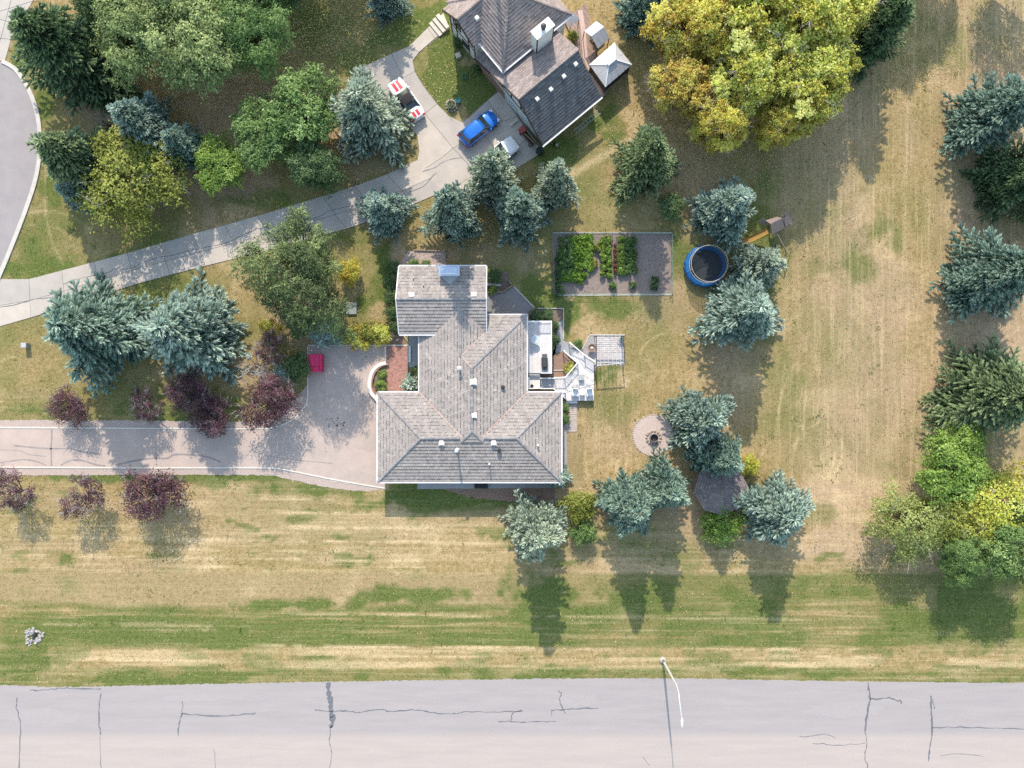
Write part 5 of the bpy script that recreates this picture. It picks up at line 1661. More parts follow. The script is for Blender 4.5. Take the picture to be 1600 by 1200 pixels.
# ------------------------------------------------------------------ cars
m_tyre = mat("tyre", (.02, .02, .02), rough=.9)
m_rim = mat("rim_alloy", (.45, .45, .46), rough=.3, metallic=.8)
m_cg = mat("car_glass", (.025, .035, .04), (.02, .03, .035), rough=.05, spec=.9)
m_hl = mat("headlight_glass", (.75, .78, .8), rough=.1)
m_tl = mat("tail_light", (.35, .02, .02), rough=.2)
m_blkp = mat("black_plastic", (.03, .03, .032), rough=.6)
def make_car(name, label, q, rot, L, W, st, cab, paint, roof_m=None, stripes=None, suv=False, belt=.9):
    """st: (x, half width, top height) from tail to nose; cab: (tail base x, tail top x, front top x, front base x, half width at belt, half width at roof, belt z, roof z)"""
    t = thing(name, label, "car", q, rot)
    vs_, fs_ = [], []
    V = [0, .3, .58, .8, .92, 1.0]
    D = [0, .008, .03, .075, .14, .26]
    fine = smooth_line([(a, b, c) for a, b, c in st], 4)
    rings = []
    for x, w, z in fine:
        r = []
        half = [(v * w, z - d * min(1, w / .8)) for v, d in zip(V, D)] + [(w * 1.0, .48), (w * .97, .32), (w * .90, .20)]
        left = [(x, y, zz) for y, zz in half]
        right = [(x, -y, zz) for y, zz in half[1:]]
        rings.append(right[::-1] + left)
    n = len(rings[0])
    body = MB()
    vs = [p for r in rings for p in r]
    fs = [(i * n + k, i * n + k + 1, (i + 1) * n + k + 1, (i + 1) * n + k) for i in range(len(rings) - 1) for k in range(n - 1)]
    fs = [f[::-1] for f in fs]
    fs.append(tuple(range(n))); fs.append(tuple((len(rings) - 1) * n + k for k in range(n - 1, -1, -1)))
    fs += [((i + 1) * n, (i + 1) * n + n - 1, i * n + n - 1, i * n) for i in range(len(rings) - 1)]
    body.add(vs, fs)
    b = body.obj("body", paint, parent=t, world=False, smooth=True)
    def ztop(x, y):
        for a, c in zip(fine, fine[1:]):
            if a[0] <= x <= c[0]:
                f = (x - a[0]) / (c[0] - a[0]); w = a[1] + (c[1] - a[1]) * f; z = a[2] + (c[2] - a[2]) * f
                v = min(1, abs(y) / w)
                return z - float(np.interp(v, V, D)) * min(1, w / .8)
        return fine[-1][2]
    x0, x1, x2, x3, wb, wt, zb, zr = cab
    g = MB()
    zb0 = zb - .12
    zm = zb + (zr - zb) * .5
    g.add([(x0, -wb, zb0), (x3, -wb, zb0), (x3, wb, zb0), (x0, wb, zb0), (x1 + .02, -wt + .02, zr - .03), (x2 - .02, -wt + .02, zr - .03), (x2 - .02, wt - .02, zr - .03), (x1 + .02, wt - .02, zr - .03)],
          [(0, 1, 5, 4), (1, 2, 6, 5), (2, 3, 7, 6), (3, 0, 4, 7), (4, 5, 6, 7)])
    g.obj("windows", m_cg, parent=t, world=False)
    rf = MB()
    xs = np.linspace(x1 - .04, x2 + .03, 6)
    rr = []
    for i, x in enumerate(xs):
        e = 0 if 0 < i < 5 else .03
        z = zr + .03 * math.sin(math.pi * i / 5) - e
        rr.append([(x, y * (wt + .02), z - .07 * abs(y) ** 3) for y in (-1, -.85, -.5, 0, .5, .85, 1)])
    vs = [p for r in rr for p in r] + [(p[0], p[1], zr - .09) for r in rr for p in r]
    nn = 7
    fs = [(i * nn + k, (i + 1) * nn + k, (i + 1) * nn + k + 1, i * nn + k + 1) for i in range(5) for k in range(6)]
    o = 6 * nn
    fs += [(k, k + 1, o + k + 1, o + k) for k in range(6)] + [(5 * nn + k + 1, 5 * nn + k, o + 5 * nn + k, o + 5 * nn + k + 1) for k in range(6)]
    fs += [((i + 1) * nn, i * nn, o + i * nn, o + (i + 1) * nn) for i in range(5)] + [(i * nn + 6, (i + 1) * nn + 6, o + (i + 1) * nn + 6, o + i * nn + 6) for i in range(5)]
    rf.add(vs, fs)
    rfo = rf.obj("roof", roof_m or paint, parent=t, world=False, smooth=True)
    pl = MB()
    for sy in (-1, 1):
        pl.tube([(x3 - .02, sy * wb * .99, zb - .02), (x2 + .02, sy * wt, zr - .02)], .035, 5)
        pl.tube([(x0 + .02, sy * wb * .99, zb - .02), (x1 - .0, sy * wt, zr - .02)], .05, 5)
        pl.tube([((x0 + x3) / 2 - .1, sy * wb * 1.0, zb - .05), ((x1 + x2) / 2 - .1, sy * (wt + .01), zr - .04)], .04, 5)
        if suv: pl.tube([(x1 + .1, sy * (wt - .08), zr + .05), (x2 - .15, sy * (wt - .08), zr + .05)], .022, 5)
    pl.obj("pillars", paint if not roof_m else roof_m, parent=t, world=False)
    for sx in (-1, 1):
        for sy in (-1, 1):
            wx = sx * L * .305
            g = MB(); g.tube([(wx, sy * (W / 2 - .22), .33), (wx, sy * (W / 2 + .01), .33)], .34, 18); w_ = g.obj("wheel", m_tyre, parent=t, world=False)
            g = MB(); g.tube([(wx, sy * (W / 2 - .02), .33), (wx, sy * (W / 2 + .02), .33)], .21, 14); g.obj("rim", m_rim, parent=w_, world=False)
    for sy in (-1, 1):
        nose, tail = fine[-5], fine[4]
        g = MB(); g.bbox(nose[0], sy * nose[1] * .80, nose[2] - .17, .34, .3, .12, rot=-sy * .35, bev=.03); g.obj("headlight", m_hl, parent=t, world=False)
        g = MB(); g.bbox(tail[0] - .05, sy * tail[1] * .84, tail[2] - .2, .16, .28, .16, rot=sy * .25, bev=.03); g.obj("tail_light", m_tl, parent=t, world=False)
        g = MB(); g.bbox(x3 - .25, sy * (wb + .13), zb - .02, .16, .22, .14, rot=sy * .2, bev=.03); g.obj("mirror", paint, parent=t, world=False)
    if stripes:
        for xa, xb, ya, yb in stripes[0]:
            g = MB(); k = 10
            pts = [(xa + (xb - xa) * i / k) for i in range(k + 1)]
            vs = []
            for x in pts: vs += [(x, ya, ztop(x, ya) + .006), (x, yb, ztop(x, yb) + .006)]
            g.add(vs, [(2 * i, 2 * i + 2, 2 * i + 3, 2 * i + 1) if ya < yb else (2 * i, 2 * i + 1, 2 * i + 3, 2 * i + 2) for i in range(k)])
            g.obj("stripe", stripes[1], parent=t, world=False)
    return t
pw = mat("white_car_paint", (.78, .79, .80), (.76, .77, .78), scale=1, rough=.3, coat=1)
pb = mat("blue_car_paint", (.015, .17, .62), (.012, .15, .56), scale=1, rough=.25, coat=1, metallic=.25)
soft = mat("soft_top", (.035, .03, .034), (.028, .025, .028), scale=12, rough=.9)
strp = mat("stripe_red", (.55, .05, .07), (.5, .045, .06), rough=.35)
A = math.radians
# from nose pixel towards tail pixel the heading is known
c1 = P(634.5, 155.5, .7)
make_car("striped_sports_car", "white two door car with twin red stripes and black soft top, half under a spruce", (c1[0], c1[1], .06), A(180 - 55.5) , 4.75, 1.88,
         [(-2.37, .55, .80), (-2.28, .80, .95), (-1.7, .93, 1.0), (-.9, .94, .98), (.3, .93, .97), (1.0, .93, .96), (1.7, .91, .88), (2.15, .80, .76), (2.37, .55, .62)],
         (-1.45, -.75, .28, 1.0, .80, .60, .98, 1.34), pw, roof_m=soft, stripes=([(1.05, 2.2, .07, .42), (1.05, 2.2, -.42, -.07), (-2.2, -1.55, .07, .38), (-2.2, -1.55, -.38, -.07)], strp))
c2 = P(748, 200, .8)
make_car("blue_suv", "bright blue small sport utility car parked in front of the neighbour's garage", (c2[0], c2[1], .06), A(39), 4.4, 1.84,
         [(-2.2, .62, .85), (-2.1, .84, 1.0), (-1.6, .92, 1.05), (-.4, .92, 1.05), (.6, .92, 1.04), (1.1, .90, 1.02), (1.7, .86, .94), (2.05, .74, .80), (2.2, .5, .66)],
         (-2.02, -1.72, .42, 1.12, .84, .66, 1.04, 1.62), pb, suv=True)
c3 = P(778, 242, .8)
make_car("white_car", "white car mostly hidden beneath the pale spruce next to the blue one", (c3[0], c3[1], .06), A(38), 4.6, 1.86,
         [(-2.3, .62, .85), (-2.2, .84, .98), (-1.6, .92, 1.02), (-.4, .92, 1.0), (.6, .92, 1.0), (1.1, .90, .98), (1.7, .88, .90), (2.1, .76, .78), (2.3, .5, .66)],
         (-2.0, -1.5, .30, 1.05, .82, .64, 1.0, 1.5), pw)

# ------------------------------------------------------------------ red lidded container on the court
m_rbin = mat("crimson_plastic", (.62, .03, .12), (.55, .025, .10), scale=2, rough=.45)
q = P(495.5, 567)
rc = thing("red_container", "crimson lidded box container on wheels standing on the parking court", "container", q)
hw, hl, hh = .62, .9, 1.25
g = MB(); g.bbox(q[0] + .12, q[1] - .05, .16, 2 * hw, 2 * hl, hh - .16, bev=.03); g.obj("body", m_rbin, parent=rc)
for y0, y1 in ((-.92, .34), (.36, .92)):
    g = MB(); g.bbox(q[0] + .1, q[1] - .05 - (y0 + y1) / 2, hh + .0, 2 * hw + .1, y1 - y0, .07, bev=.03); g.obj("lid", m_rbin, parent=rc)
g = MB(); g.box(q[0] + .1 - hw, q[0] + .1 + hw, q[1] - .73, q[1] - .70, hh + .06, hh + .078); g.box(q[0] + .55, q[0] + .58, q[1] - .9, q[1] + .8, hh + .06, hh + .078); g.obj("lid_seam", m_blkp, parent=rc)
g = MB(); g.box(q[0] + hw + .12, q[0] + hw + .2, q[1] - .95, q[1] + .85, .5, .6); g.obj("side_rail", m_rbin, parent=rc)
for sx in (-1, 1):
    for sy in (-1, 1):
        g = MB(); g.tube([(q[0] + .12 + sx * .5 - .04, q[1] + sy * .7, .1), (q[0] + .12 + sx * .5 + .04, q[1] + sy * .7, .1)], .1, 10); g.obj("wheel", m_tyre, parent=rc)
# ------------------------------------------------------------------ white balcony, stairs and lower deck
m_wdeck = mat("white_deck_board", (.66, .63, .62), (.58, .555, .55), scale=2.2, rough=.7, tint=[(.88, .88, .89), (1.06, 1.05, 1.04)])
m_gdeck = mat("grey_tread", (.36, .38, .40), (.30, .32, .34), scale=4)
m_dskirt = mat("deck_skirt_white", (.66, .65, .64))
def boards(poly, z, parent, along, m=None, name="boards", dv=.14):
    g = MB()
    px_ = PX(poly, z)
    tiles(g, [px_], px_[0], along, z, 0, dv=dv, du=3.0, lift=.012, thick=.035, rs=random.Random(4))
    g.obj(name, m or m_wdeck, parent=parent, kind="stuff")
def railing(parent, pts, z, h=.95, bal=True, name="railing", step=.14):
    g = MB()
    w3 = [P(a, b, z) for a, b in pts]
    for a, b in zip(w3, w3[1:]):
        line_bar(g, a, b, .09, h - .05, h); line_bar(g, a, b, .05, .1, .14)
        d = math.hypot(b[0] - a[0], b[1] - a[1])
        n = int(d / step)
        for k in range(1, n if bal else 0):
            f = k / n
            g.bbox(a[0] + (b[0] - a[0]) * f, a[1] + (b[1] - a[1]) * f, z + .12, .03, .03, h - .15)
    r = g.obj(name, m_white, parent=parent)
    for a in w3:
        g = MB(); g.bbox(a[0], a[1], z - .1, .1, .1, h + .16); g.obj("post", m_white, parent=r)
ZB = 1.7
bc = thing("balcony", "white raised balcony deck against the right wall of the tiled house", "balcony", P(843, 541))
q0, q1 = P(824, 583, ZB), P(861, 503, ZB)
g = MB(); g.box(q0[0], q1[0], q0[1], q1[1], ZB - .25, ZB - .06); g.obj("deck_frame", m_dskirt, parent=bc)
boards([(824, 583), (861, 583), (861, 503), (824, 503)], ZB - .04, bc, (1, 0))
railing(bc, [(824, 503), (861, 503), (861, 583), (846, 583)], ZB)
for px in (826, 859):
    for py in (505, 581):
        g = MB(); a = P(px, py, ZB); g.bbox(a[0], a[1], 0, .14, .14, ZB - .2); g.obj("post", m_white, parent=bc)
# landing and upper stairs
ZL = 1.25
ld = thing("deck_landing", "small white landing with railing between the balcony and the lower deck", "landing", P(835, 598))
q0, q1 = P(826, 607, ZL), P(844, 584, ZL)
g = MB(); g.box(q0[0], q1[0], q0[1], q1[1], ZL - .25, ZL - .06); g.obj("deck_frame", m_dskirt, parent=ld)
boards([(826, 607), (844, 607), (844, 591), (826, 591)], ZL - .04, ld, (1, 0))
for k in range(3):
    a, b = P(827, 584 + 2.6 * k, ZL), P(843, 586.6 + 2.6 * k, ZL)
    g = MB(); g.box(a[0], b[0], b[1], a[1], ZL - .1, ZL + .34 - .14 * k); g.obj("step", m_wdeck if k else m_gdeck, parent=ld)
railing(ld, [(826, 591), (826, 607), (844, 606.5)], ZL)
sw = thing("side_stairs", "grey stair flight with white railings going down from the landing", "stairs", P(854, 599))
ZD = .62
for k in range(5):
    a, b = P(845 + 4.0 * k, 592, ZD), P(849 + 4.0 * k, 606, ZD)
    g = MB(); g.box(a[0], b[0], b[1], a[1], .05, ZL - .12 - (ZL - ZD - .1) * k / 4); g.obj("step", m_gdeck, parent=sw)
railing(sw, [(844, 591), (866, 591)], ZD + .3, .8); railing(sw, [(844, 607), (864, 607)], ZD + .3, .8)
dk = thing("lower_deck", "angular white lower deck with stairs running toward the upper left", "deck", P(905, 590))
dpoly = [(866, 590), (882, 590), (902, 566), (913, 556), (928, 566), (928, 626), (886, 626), (878, 619), (878, 613), (870, 612), (865, 606)]
g = MB(); g.prism(PX(dpoly, ZD), .05, ZD - .05); g.obj("deck_frame", m_dskirt, parent=dk)
parts_ = [[(866, 590), (884, 588), (884, 613), (878, 613), (870, 612), (865, 606)], [(884, 588), (902, 566), (913, 556), (928, 566), (928, 600), (884, 613)], [(884, 613), (928, 600), (928, 626), (886, 626), (878, 619), (878, 613)]]
boards(parts_[0], ZD, dk, (1, 0)); boards(parts_[1], ZD, dk, (.6, .8)); boards(parts_[2], ZD, dk, (1, 0))
railing(dk, [(902, 567), (882, 590), (866, 590)], ZD, .95); railing(dk, [(928, 565), (913, 555.5)], ZD, .95); railing(dk, [(864, 607), (870, 612), (883, 612.5)], ZD, .9)
# curved pale inlay line on the boards
g = MB(); strip(g, PX(smooth_line([(905, 560), (912, 573), (920, 580), (928, 583)], 5), ZD), .05, ZD + .005, ZD + .022); g.obj("board_joint", m_gdeck, parent=dk)
g = MB(); strip(g, PX([(888, 598), (889, 606), (884, 612)], ZD), .05, ZD + .005, ZD + .022); g.obj("board_joint", m_gdeck, parent=dk)
st2 = [((912, 557), (901, 567))]
for k in range(6):
    f = k / 6
    a = (913 - 24 * f, 556.5 - 20 * f); b = (902 - 22 * f, 567 - 19 * f)
    a2 = (913 - 24 * (f + 1 / 6), 556.5 - 20 * (f + 1 / 6)); b2 = (902 - 22 * (f + 1 / 6), 567 - 19 * (f + 1 / 6))
    g = MB(); zt = ZD - .1 - .085 * k; g.prism(PX([a, b, b2, a2], zt), .02, zt); g.obj("step", m_wdeck if k < 3 else m_gdeck, parent=dk)
railing(dk, [(913, 555.5), (889, 535.5)], .35, .9, step=.2); railing(dk, [(902, 567.5), (880, 548.5)], .35, .9, step=.2)
g = MB(); a = P(893.5, 628, .3); g.bbox(a[0], a[1], .02, 1.15, .3, .32, bev=.02); g.obj("step", m_white, parent=dk)
# furniture on the decks
def deck_chair(px, py, rot, label, z=ZD):
    q = P(px, py, z)
    t = thing("deck_chair", label, "armchair", (q[0], q[1], z + .02), rot, "white armchairs on the lower deck")
    g = MB(); g.bbox(0, .02, .36, .56, .55, .06, bev=.015); g.obj("seat", m_white, parent=t, world=False)
    g = MB()
    g.add([(-.28, -.26, .38), (.28, -.26, .38), (.28, -.32, .38), (-.28, -.32, .38), (-.26, -.42, .98), (.26, -.42, .98), (.26, -.47, .97), (-.26, -.47, .97)], [(0, 1, 5, 4), (2, 3, 7, 6), (4, 5, 6, 7), (1, 2, 6, 5), (3, 0, 4, 7)])
    g.obj("backrest", m_white, parent=t, world=False)
    for s in (-1, 1):
        g = MB(); g.bbox(s * .32, -.02, .56, .09, .62, .04, bev=.01); g.obj("armrest", m_white, parent=t, world=False)
        for y in (-.26, .26):
            g = MB(); g.bbox(s * .30, y, 0, .06, .06, .57); g.obj("leg", m_white, parent=t, world=False)
deck_chair(898, 614, math.pi * .95, "left white armchair on the lower deck beside the small table")
deck_chair(921, 614, math.pi * 1.05, "right white armchair on the lower deck beside the small table")
q = P(909, 613, ZD); t = thing("side_table", "small white side table between the two armchairs on the lower deck", "table", (q[0], q[1], ZD + .02))
g = MB(); g.bbox(0, 0, .44, .5, .5, .05, bev=.01); g.obj("tabletop", m_white, parent=t, world=False)
for sx in (-1, 1):
    for sy in (-1, 1):
        g = MB(); g.bbox(sx * .2, sy * .2, 0, .05, .05, .45); g.obj("leg", m_white, parent=t, world=False)
q = P(908, 590, ZD); t = thing("grey_box", "square grey storage box on the lower deck behind the folding rack", "box", (q[0], q[1], ZD + .02))
g = MB(); g.bbox(0, 0, 0, .52, .52, .42, bev=.02); g.obj("box", mat("grey_box", (.32, .34, .34), (.24, .26, .26), scale=10), parent=t, world=False)
g = MB(); g.bbox(0, 0, .42, .56, .56, .05, bev=.02); g.obj("lid", mat("grey_lid", (.38, .40, .40)), parent=t, world=False)
for k, (px, lab) in enumerate(((899, "left thin metal lounge frame standing on the lower deck"), (919, "right thin metal lounge frame standing on the lower deck"))):
    q = P(px, 598, ZD); t = thing("lounge_frame", lab, "chair frame", (q[0], q[1], ZD + .02), .4 - .8 * k, "metal lounge frames")
    for s in (-1, 1):
        g = MB(); g.tube([(s * .3, -.45, .05), (s * .3, -.2, .42), (s * .3, .25, .38), (s * .3, .55, .9)], .02, 5); g.obj("side_bar", m_gz, parent=t, world=False)
    g = MB()
    for y, z in ((-.2, .42), (.0, .4), (.25, .38), (.4, .62), (.55, .9)): g.tube([(-.3, y, z), (.3, y, z)], .015, 5)
    g.obj("cross_bars", m_gz, parent=t, world=False)
# barbecue on the balcony
q = P(850.5, 567, ZB); t = thing("barbecue", "black lidded barbecue standing on the white balcony", "barbecue", (q[0], q[1], ZB))
g = MB(); g.bbox(0, .05, .25, .62, .95, .6, bev=.03); g.obj("cabinet", m_blkp, parent=t, world=False)
g = MB(); g.tube([(.0, -.42, .92), (.0, .52, .92)], .28, 14); g.obj("lid", mat("bbq_lid", (.06, .06, .065), rough=.35), parent=t, world=False)
for s in (-1, 1):
    g = MB(); g.bbox(0, .05 + s * .66, .82, .5, .34, .04); g.obj("side_shelf", mat("bbq_shelf", (.10, .10, .105), rough=.5), parent=t, world=False)
    for sx in (-1, 1):
        g = MB(); g.bbox(sx * .26, .05 + s * .42, 0, .06, .06, .3); g.obj("leg", m_blkp, parent=t, world=False)
q = P(836, 531, ZB); t = thing("glass_table", "round glass patio table with thin frame on the balcony", "table", (q[0], q[1], ZB))
g = MB(); g.lathe([(.42, .68), (.42, .71)], 0, 0, 0, 20); g.obj("tabletop", mat("table_glass", (.50, .55, .56), (.46, .5, .52), rough=.1, spec=.8), parent=t, world=False)
g = MB(); g.lathe([(.04, 0), (.04, .7)], 0, 0, 0, 8); g.lathe([(.22, 0), (.2, .04), (.04, .06)], 0, 0, 0, 14); g.obj("pedestal", m_gz, parent=t, world=False)
q = P(831, 603, ZL); t = thing("flower_pot", "tiny dark pot on the corner of the white landing", "flower pot", (q[0], q[1], ZL))
g = MB(); g.lathe([(.12, 0), (.17, .3), (.14, .3), (.13, .24)], 0, 0, 0, 14); g.obj("pot", m_blkp, parent=t, world=False)

# ------------------------------------------------------------------ patio with pavers and the wire pergola
m_pav = mat("patio_paver", (.52, .48, .47), (.44, .41, .405), scale=2, rough=.9, tint=[(.82, .82, .84), (1.1, 1.07, 1.04)], bump=.2, bscale=20)
m_joint = mat("paver_joint", (.36, .33, .32))
mb = MB(); ppoly = [(908, 549), (922, 524), (975, 524), (975, 574), (967, 569), (955, 567), (942, 568), (932, 574), (928, 580), (928, 566)]
mb.prism(PX(ppoly), -.05, .04); pa = mb.obj("paver_patio", m_joint, kind="structure")
g = MB()
tiles(g, [PX([(908, 549), (922, 524), (935, 524), (935, 572), (928, 578), (928, 566)]), PX([(935, 524), (975, 524), (975, 568), (935, 567)]), PX([(967, 569), (975, 574), (975, 568), (955, 567.5)])], P(900, 574)[:2], (0, 1), .045, 0, dv=.2, du=.3, lift=.018, thick=.05, rs=random.Random(8))
g.obj("pavers", m_pav, parent=pa, kind="stuff")
g = MB(); strip(g, PX([(907, 550), (921.5, 523.4), (976, 523.4)]), .12, -.05, .1); g.obj("border", m_kerb, parent=pa)
pg = thing("pergola", "thin black metal pergola with long wires over the paver patio", "pergola", P(955, 566))
ZP = 2.0
c4 = {'nw': (931.5, 525), 'ne': (974, 525), 'sw': (932, 571), 'se': (976, 567)}
for k, (a, b) in c4.items():
    q = P(a, b, ZP); g = MB(); g.bbox(q[0], q[1], 0, .09, .09, ZP); g.obj("post", m_blk, parent=pg)
for a, b in (('nw', 'ne'), ('sw', 'se')):
    g = MB(); line_bar(g, P(*c4[a], ZP), P(*c4[b], ZP), .07, -.04, .06); g.obj("cross_beam", m_blk if a == 'nw' else m_pipe, parent=pg)
for a, b in (('nw', 'sw'), ('ne', 'se')):
    g = MB(); line_bar(g, P(*c4[a], ZP), P(*c4[b], ZP), .08, -.05, .07); g.obj("side_beam", m_blk, parent=pg)
for k in range(1, 7):
    f = k / 7
    a = (c4['nw'][0] + (c4['ne'][0] - c4['nw'][0]) * f, 520.5); b = (c4['sw'][0] + (c4['se'][0] - c4['sw'][0]) * f, 572)
    g = MB(); line_bar(g, P(*a, ZP), P(*b, ZP), .03, .06, .11); g.obj("rafter", m_pipe, parent=pg)
q = P(924, 544); t = thing("patio_firepot", "round rust rimmed bowl on the paver patio beside the deck stairs", "fire bowl", q)
g = MB(); g.lathe([(.18, .04), (.2, .4), (.42, .62), (.42, .68), (.36, .68), (.2, .52)], q[0], q[1], 0, 20); g.obj("bowl", mat("rust_metal", (.20, .13, .10), (.28, .19, .15), scale=8), parent=t)
g = MB(); g.lathe([(.12, .55), (.16, .66), (.05, .7)], q[0], q[1], 0, 12); g.obj("burner", m_kerb, parent=t)
pot(970, 531, .2, .4, "small white pot at the upper right corner of the paver patio", m_kerb, plant_m=m_sil)

# dark stone terrace, beds and kerbs between the house blocks
m_terr = mat("dark_terrace", (.24, .23, .235), (.19, .185, .19), scale=2.5, rough=.9, bump=.2)
mb = MB(); mb.prism(PX([(758, 458), (788, 457), (802, 448), (822, 470), (836, 482), (826, 486), (826, 494), (756, 494)]), -.05, .05); mb.obj("dark_terrace", m_terr, kind="structure")
g = MB(); strip(g, PX([(762, 457), (786, 456.5), (800, 447), (795, 439)]), .13, 0, .35); tag(g.obj("retaining_edge", m_wood), "weathered timber edging round the bed right of the upper block", "edging")
g = MB(); strip(g, PX([(803, 448), (835, 481)]), .12, 0, .12); tag(g.obj("paver_edging", m_kerb), "pale slanted edging between the dark terrace and the grass", "edging")
g = MB(); strip(g, PX([(757, 445), (783, 445.5)]), .28, 0, .5); tag(g.obj("stone_ledge", m_kerb), "short grey stone ledge above the raised lime planting", "ledge")
mb = MB(); mb.prism(jag(PX([(757, 424), (794, 424), (800, 447), (786, 457), (757, 457)]), .3, .05), -.05, .03); mb.obj("bed_soil", m_soil, kind="structure")
mb = MB(); mb.prism(PX([(826, 484), (880, 481), (880, 505), (880, 535), (872, 548), (861, 560), (861, 590), (880, 590), (868, 560), (876, 545), (862, 500), (826, 494)]), -.05, .02); mb.obj("bed_soil", m_soil, kind="structure")
mb = MB(); mb.prism(PX([(826, 483), (862, 483), (862, 590), (826, 590)]), -.04, .024); mb.obj("bed_soil", m_soil, kind="structure")
m_path = mat("path_paver", (.34, .34, .36), (.28, .28, .30), scale=3, rough=.9)
mb = MB(); mb.prism(PX([(871, 505), (880, 500), (880, 520), (882, 533), (889, 536), (880, 549), (868, 552), (870, 530)]), -.05, .03); mb.obj("stone_path", m_path, kind="structure")
g = MB(); strip(g, PX([(840, 482), (880.5, 482), (880.5, 530)]), .1, 0, .14); tag(g.obj("bed_edging", m_kerb), "pale thin edging round the bed above the balcony", "edging")
m_rbed = mat("brown_mulch", (.34, .22, .165), (.24, .155, .12), scale=10, rough=1, bump=1, bscale=18, bdist=.05)
mb = MB(); mb.prism(PX([(864, 556), (878, 549), (902, 566), (882, 590), (864, 590)]), -.05, .035); mb.obj("mulch_bed", m_rbed, kind="structure")
g = MB(); strip(g, PX([(864, 578.5), (882, 578.5)]), .1, 0, .12); tag(g.obj("bed_divider", m_kerb), "thin divider across the brown mulch beside the deck", "edging")
# entry corner
mb = MB(); mb.prism(PX([(606, 512), (624, 512), (636, 541), (606, 541)]), -.05, .03); mb.obj("mulch_bed", m_rbed, kind="structure")
mb = MB(); mb.prism(PX([(639, 523), (656, 523), (656, 574), (639, 574)]), -.05, .05); mb.obj("entry_pad", mat("entry_slab", (.36, .37, .37), (.32, .33, .33)), kind="structure")
g = MB(); strip(g, PX([(640.5, 541), (640.5, 566)]), .22, 0, .25); tag(g.obj("entry_kerb", m_white), "short white kerb beside the brick walk at the front entry", "kerb")
g = MB(); strip(g, PX([(630, 523), (640, 537)]), .08, 0, .12); tag(g.obj("entry_edging", m_kerb), "thin diagonal edging at the entry corner under the upper block's eave", "edging")
for i, (a, b, lab) in enumerate(((609.5, 510, "upper flat stepping stone left of the upper house block"), (614.5, 523, "lower flat stepping stone left of the upper house block"))):
    q = P(a, b); g = MB(); g.prism(jag([(q[0] - .17, q[1] - .25), (q[0] + .17, q[1] - .22), (q[0] + .14, q[1] + .24), (q[0] - .18, q[1] + .2)], .15, .02), -.02, .06); tag(g.obj("stepping_stone", m_step), lab, "stepping stone", "stepping stones")
q = P(621, 531); g = MB(); g.rock(q[0], q[1], .08, .14); tag(g.obj("white_stone", m_white), "small white stone on the mulch by the brick walk", "stone")
# gravel bed above the upper block
mb = MB(); mb.prism(jag(PX([(638, 392), (696, 393), (696, 418), (628, 418), (629, 406)]), .3, .04), -.05, .02); mb.obj("gravel_bed", m_grav, kind="structure")
g = MB(); strip(g, PX([(647, 391), (697, 392.5), (697, 418)]), .12, 0, .2); tag(g.obj("timber_edging", m_wood), "weathered timber edging of the gravel bed above the upper block", "edging")
g = MB()
rs = random.Random(12)
for k in range(260):
    q = P(rs.uniform(632, 694), rs.uniform(395, 416)); g.rock(q[0], q[1], .03, rs.uniform(.03, .07), rs)
g.obj("gravel_stones", mat("gravel_stone", (.5, .42, .38), (.38, .31, .28), scale=8, tint=[(.7, .7, .7), (1.3, 1.2, 1.15)]), kind="stuff")
# south patio strip and east path
mb = MB(); mb.prism(PX([(652, 742), (866, 742), (866, 762), (652, 764)]), -.05, .04); mb.obj("south_patio", mat("south_slab", (.36, .36, .37), (.30, .30, .31), scale=2), kind="structure")
mb = MB(); mb.prism(jag(PX([(690, 764), (866, 762), (868, 780), (820, 786), (740, 778)]), .3, .06), -.05, .012); mb.obj("mulch_bed", m_rbed, kind="structure")
mb = MB(); mb.prism(PX([(890, 627), (901, 627), (901, 675), (886, 675), (886, 725), (882, 760), (876, 760), (878, 668), (886, 660), (890, 645)]), -.05, .035)
ep = mb.obj("east_path", m_joint, kind="structure")
g = MB(); tiles(g, [PX([(890, 627), (901, 627), (901, 675), (890, 675)]), PX([(878, 670), (890, 666), (890, 675), (886, 677), (886, 722), (878, 722)])], P(878, 770)[:2], (0, 1), .035, 0, dv=.2, du=.2, lift=.018, thick=.05, rs=random.Random(18)); g.obj("pavers", mat("pink_paver", (.50, .42, .38), (.43, .36, .33), scale=2, tint=[(.85, .85, .85), (1.1, 1.08, 1.05)]), parent=ep, kind="stuff")
q = P(720, 745); t = thing("bench", "dark garden bench against the lower wall under the long eave", "bench", P(752, 760))
g = MB(); a = P(752, 759); g.bbox(a[0], a[1], .42, 1.4, .42, .06); g.obj("seat", m_blkp, parent=t)
g = MB(); g.bbox(a[0], a[1] + .24, .45, 1.4, .06, .45); g.obj("backrest", m_blkp, parent=t)
for s in (-1, 1):
    g = MB(); g.bbox(a[0] + s * .6, a[1], 0, .07, .4, .44); g.obj("leg", m_blkp, parent=t)
# pad under the feathery tree
g = MB(); q = P(549, 482); g.bbox(q[0], q[1], 0, 1.15, 1.25, .25, bev=.03); tag(g.obj("concrete_pad", mat("grey_pad", (.30, .32, .31), (.24, .26, .25), scale=2)), "grey square pad half under the feathery green tree", "concrete pad")

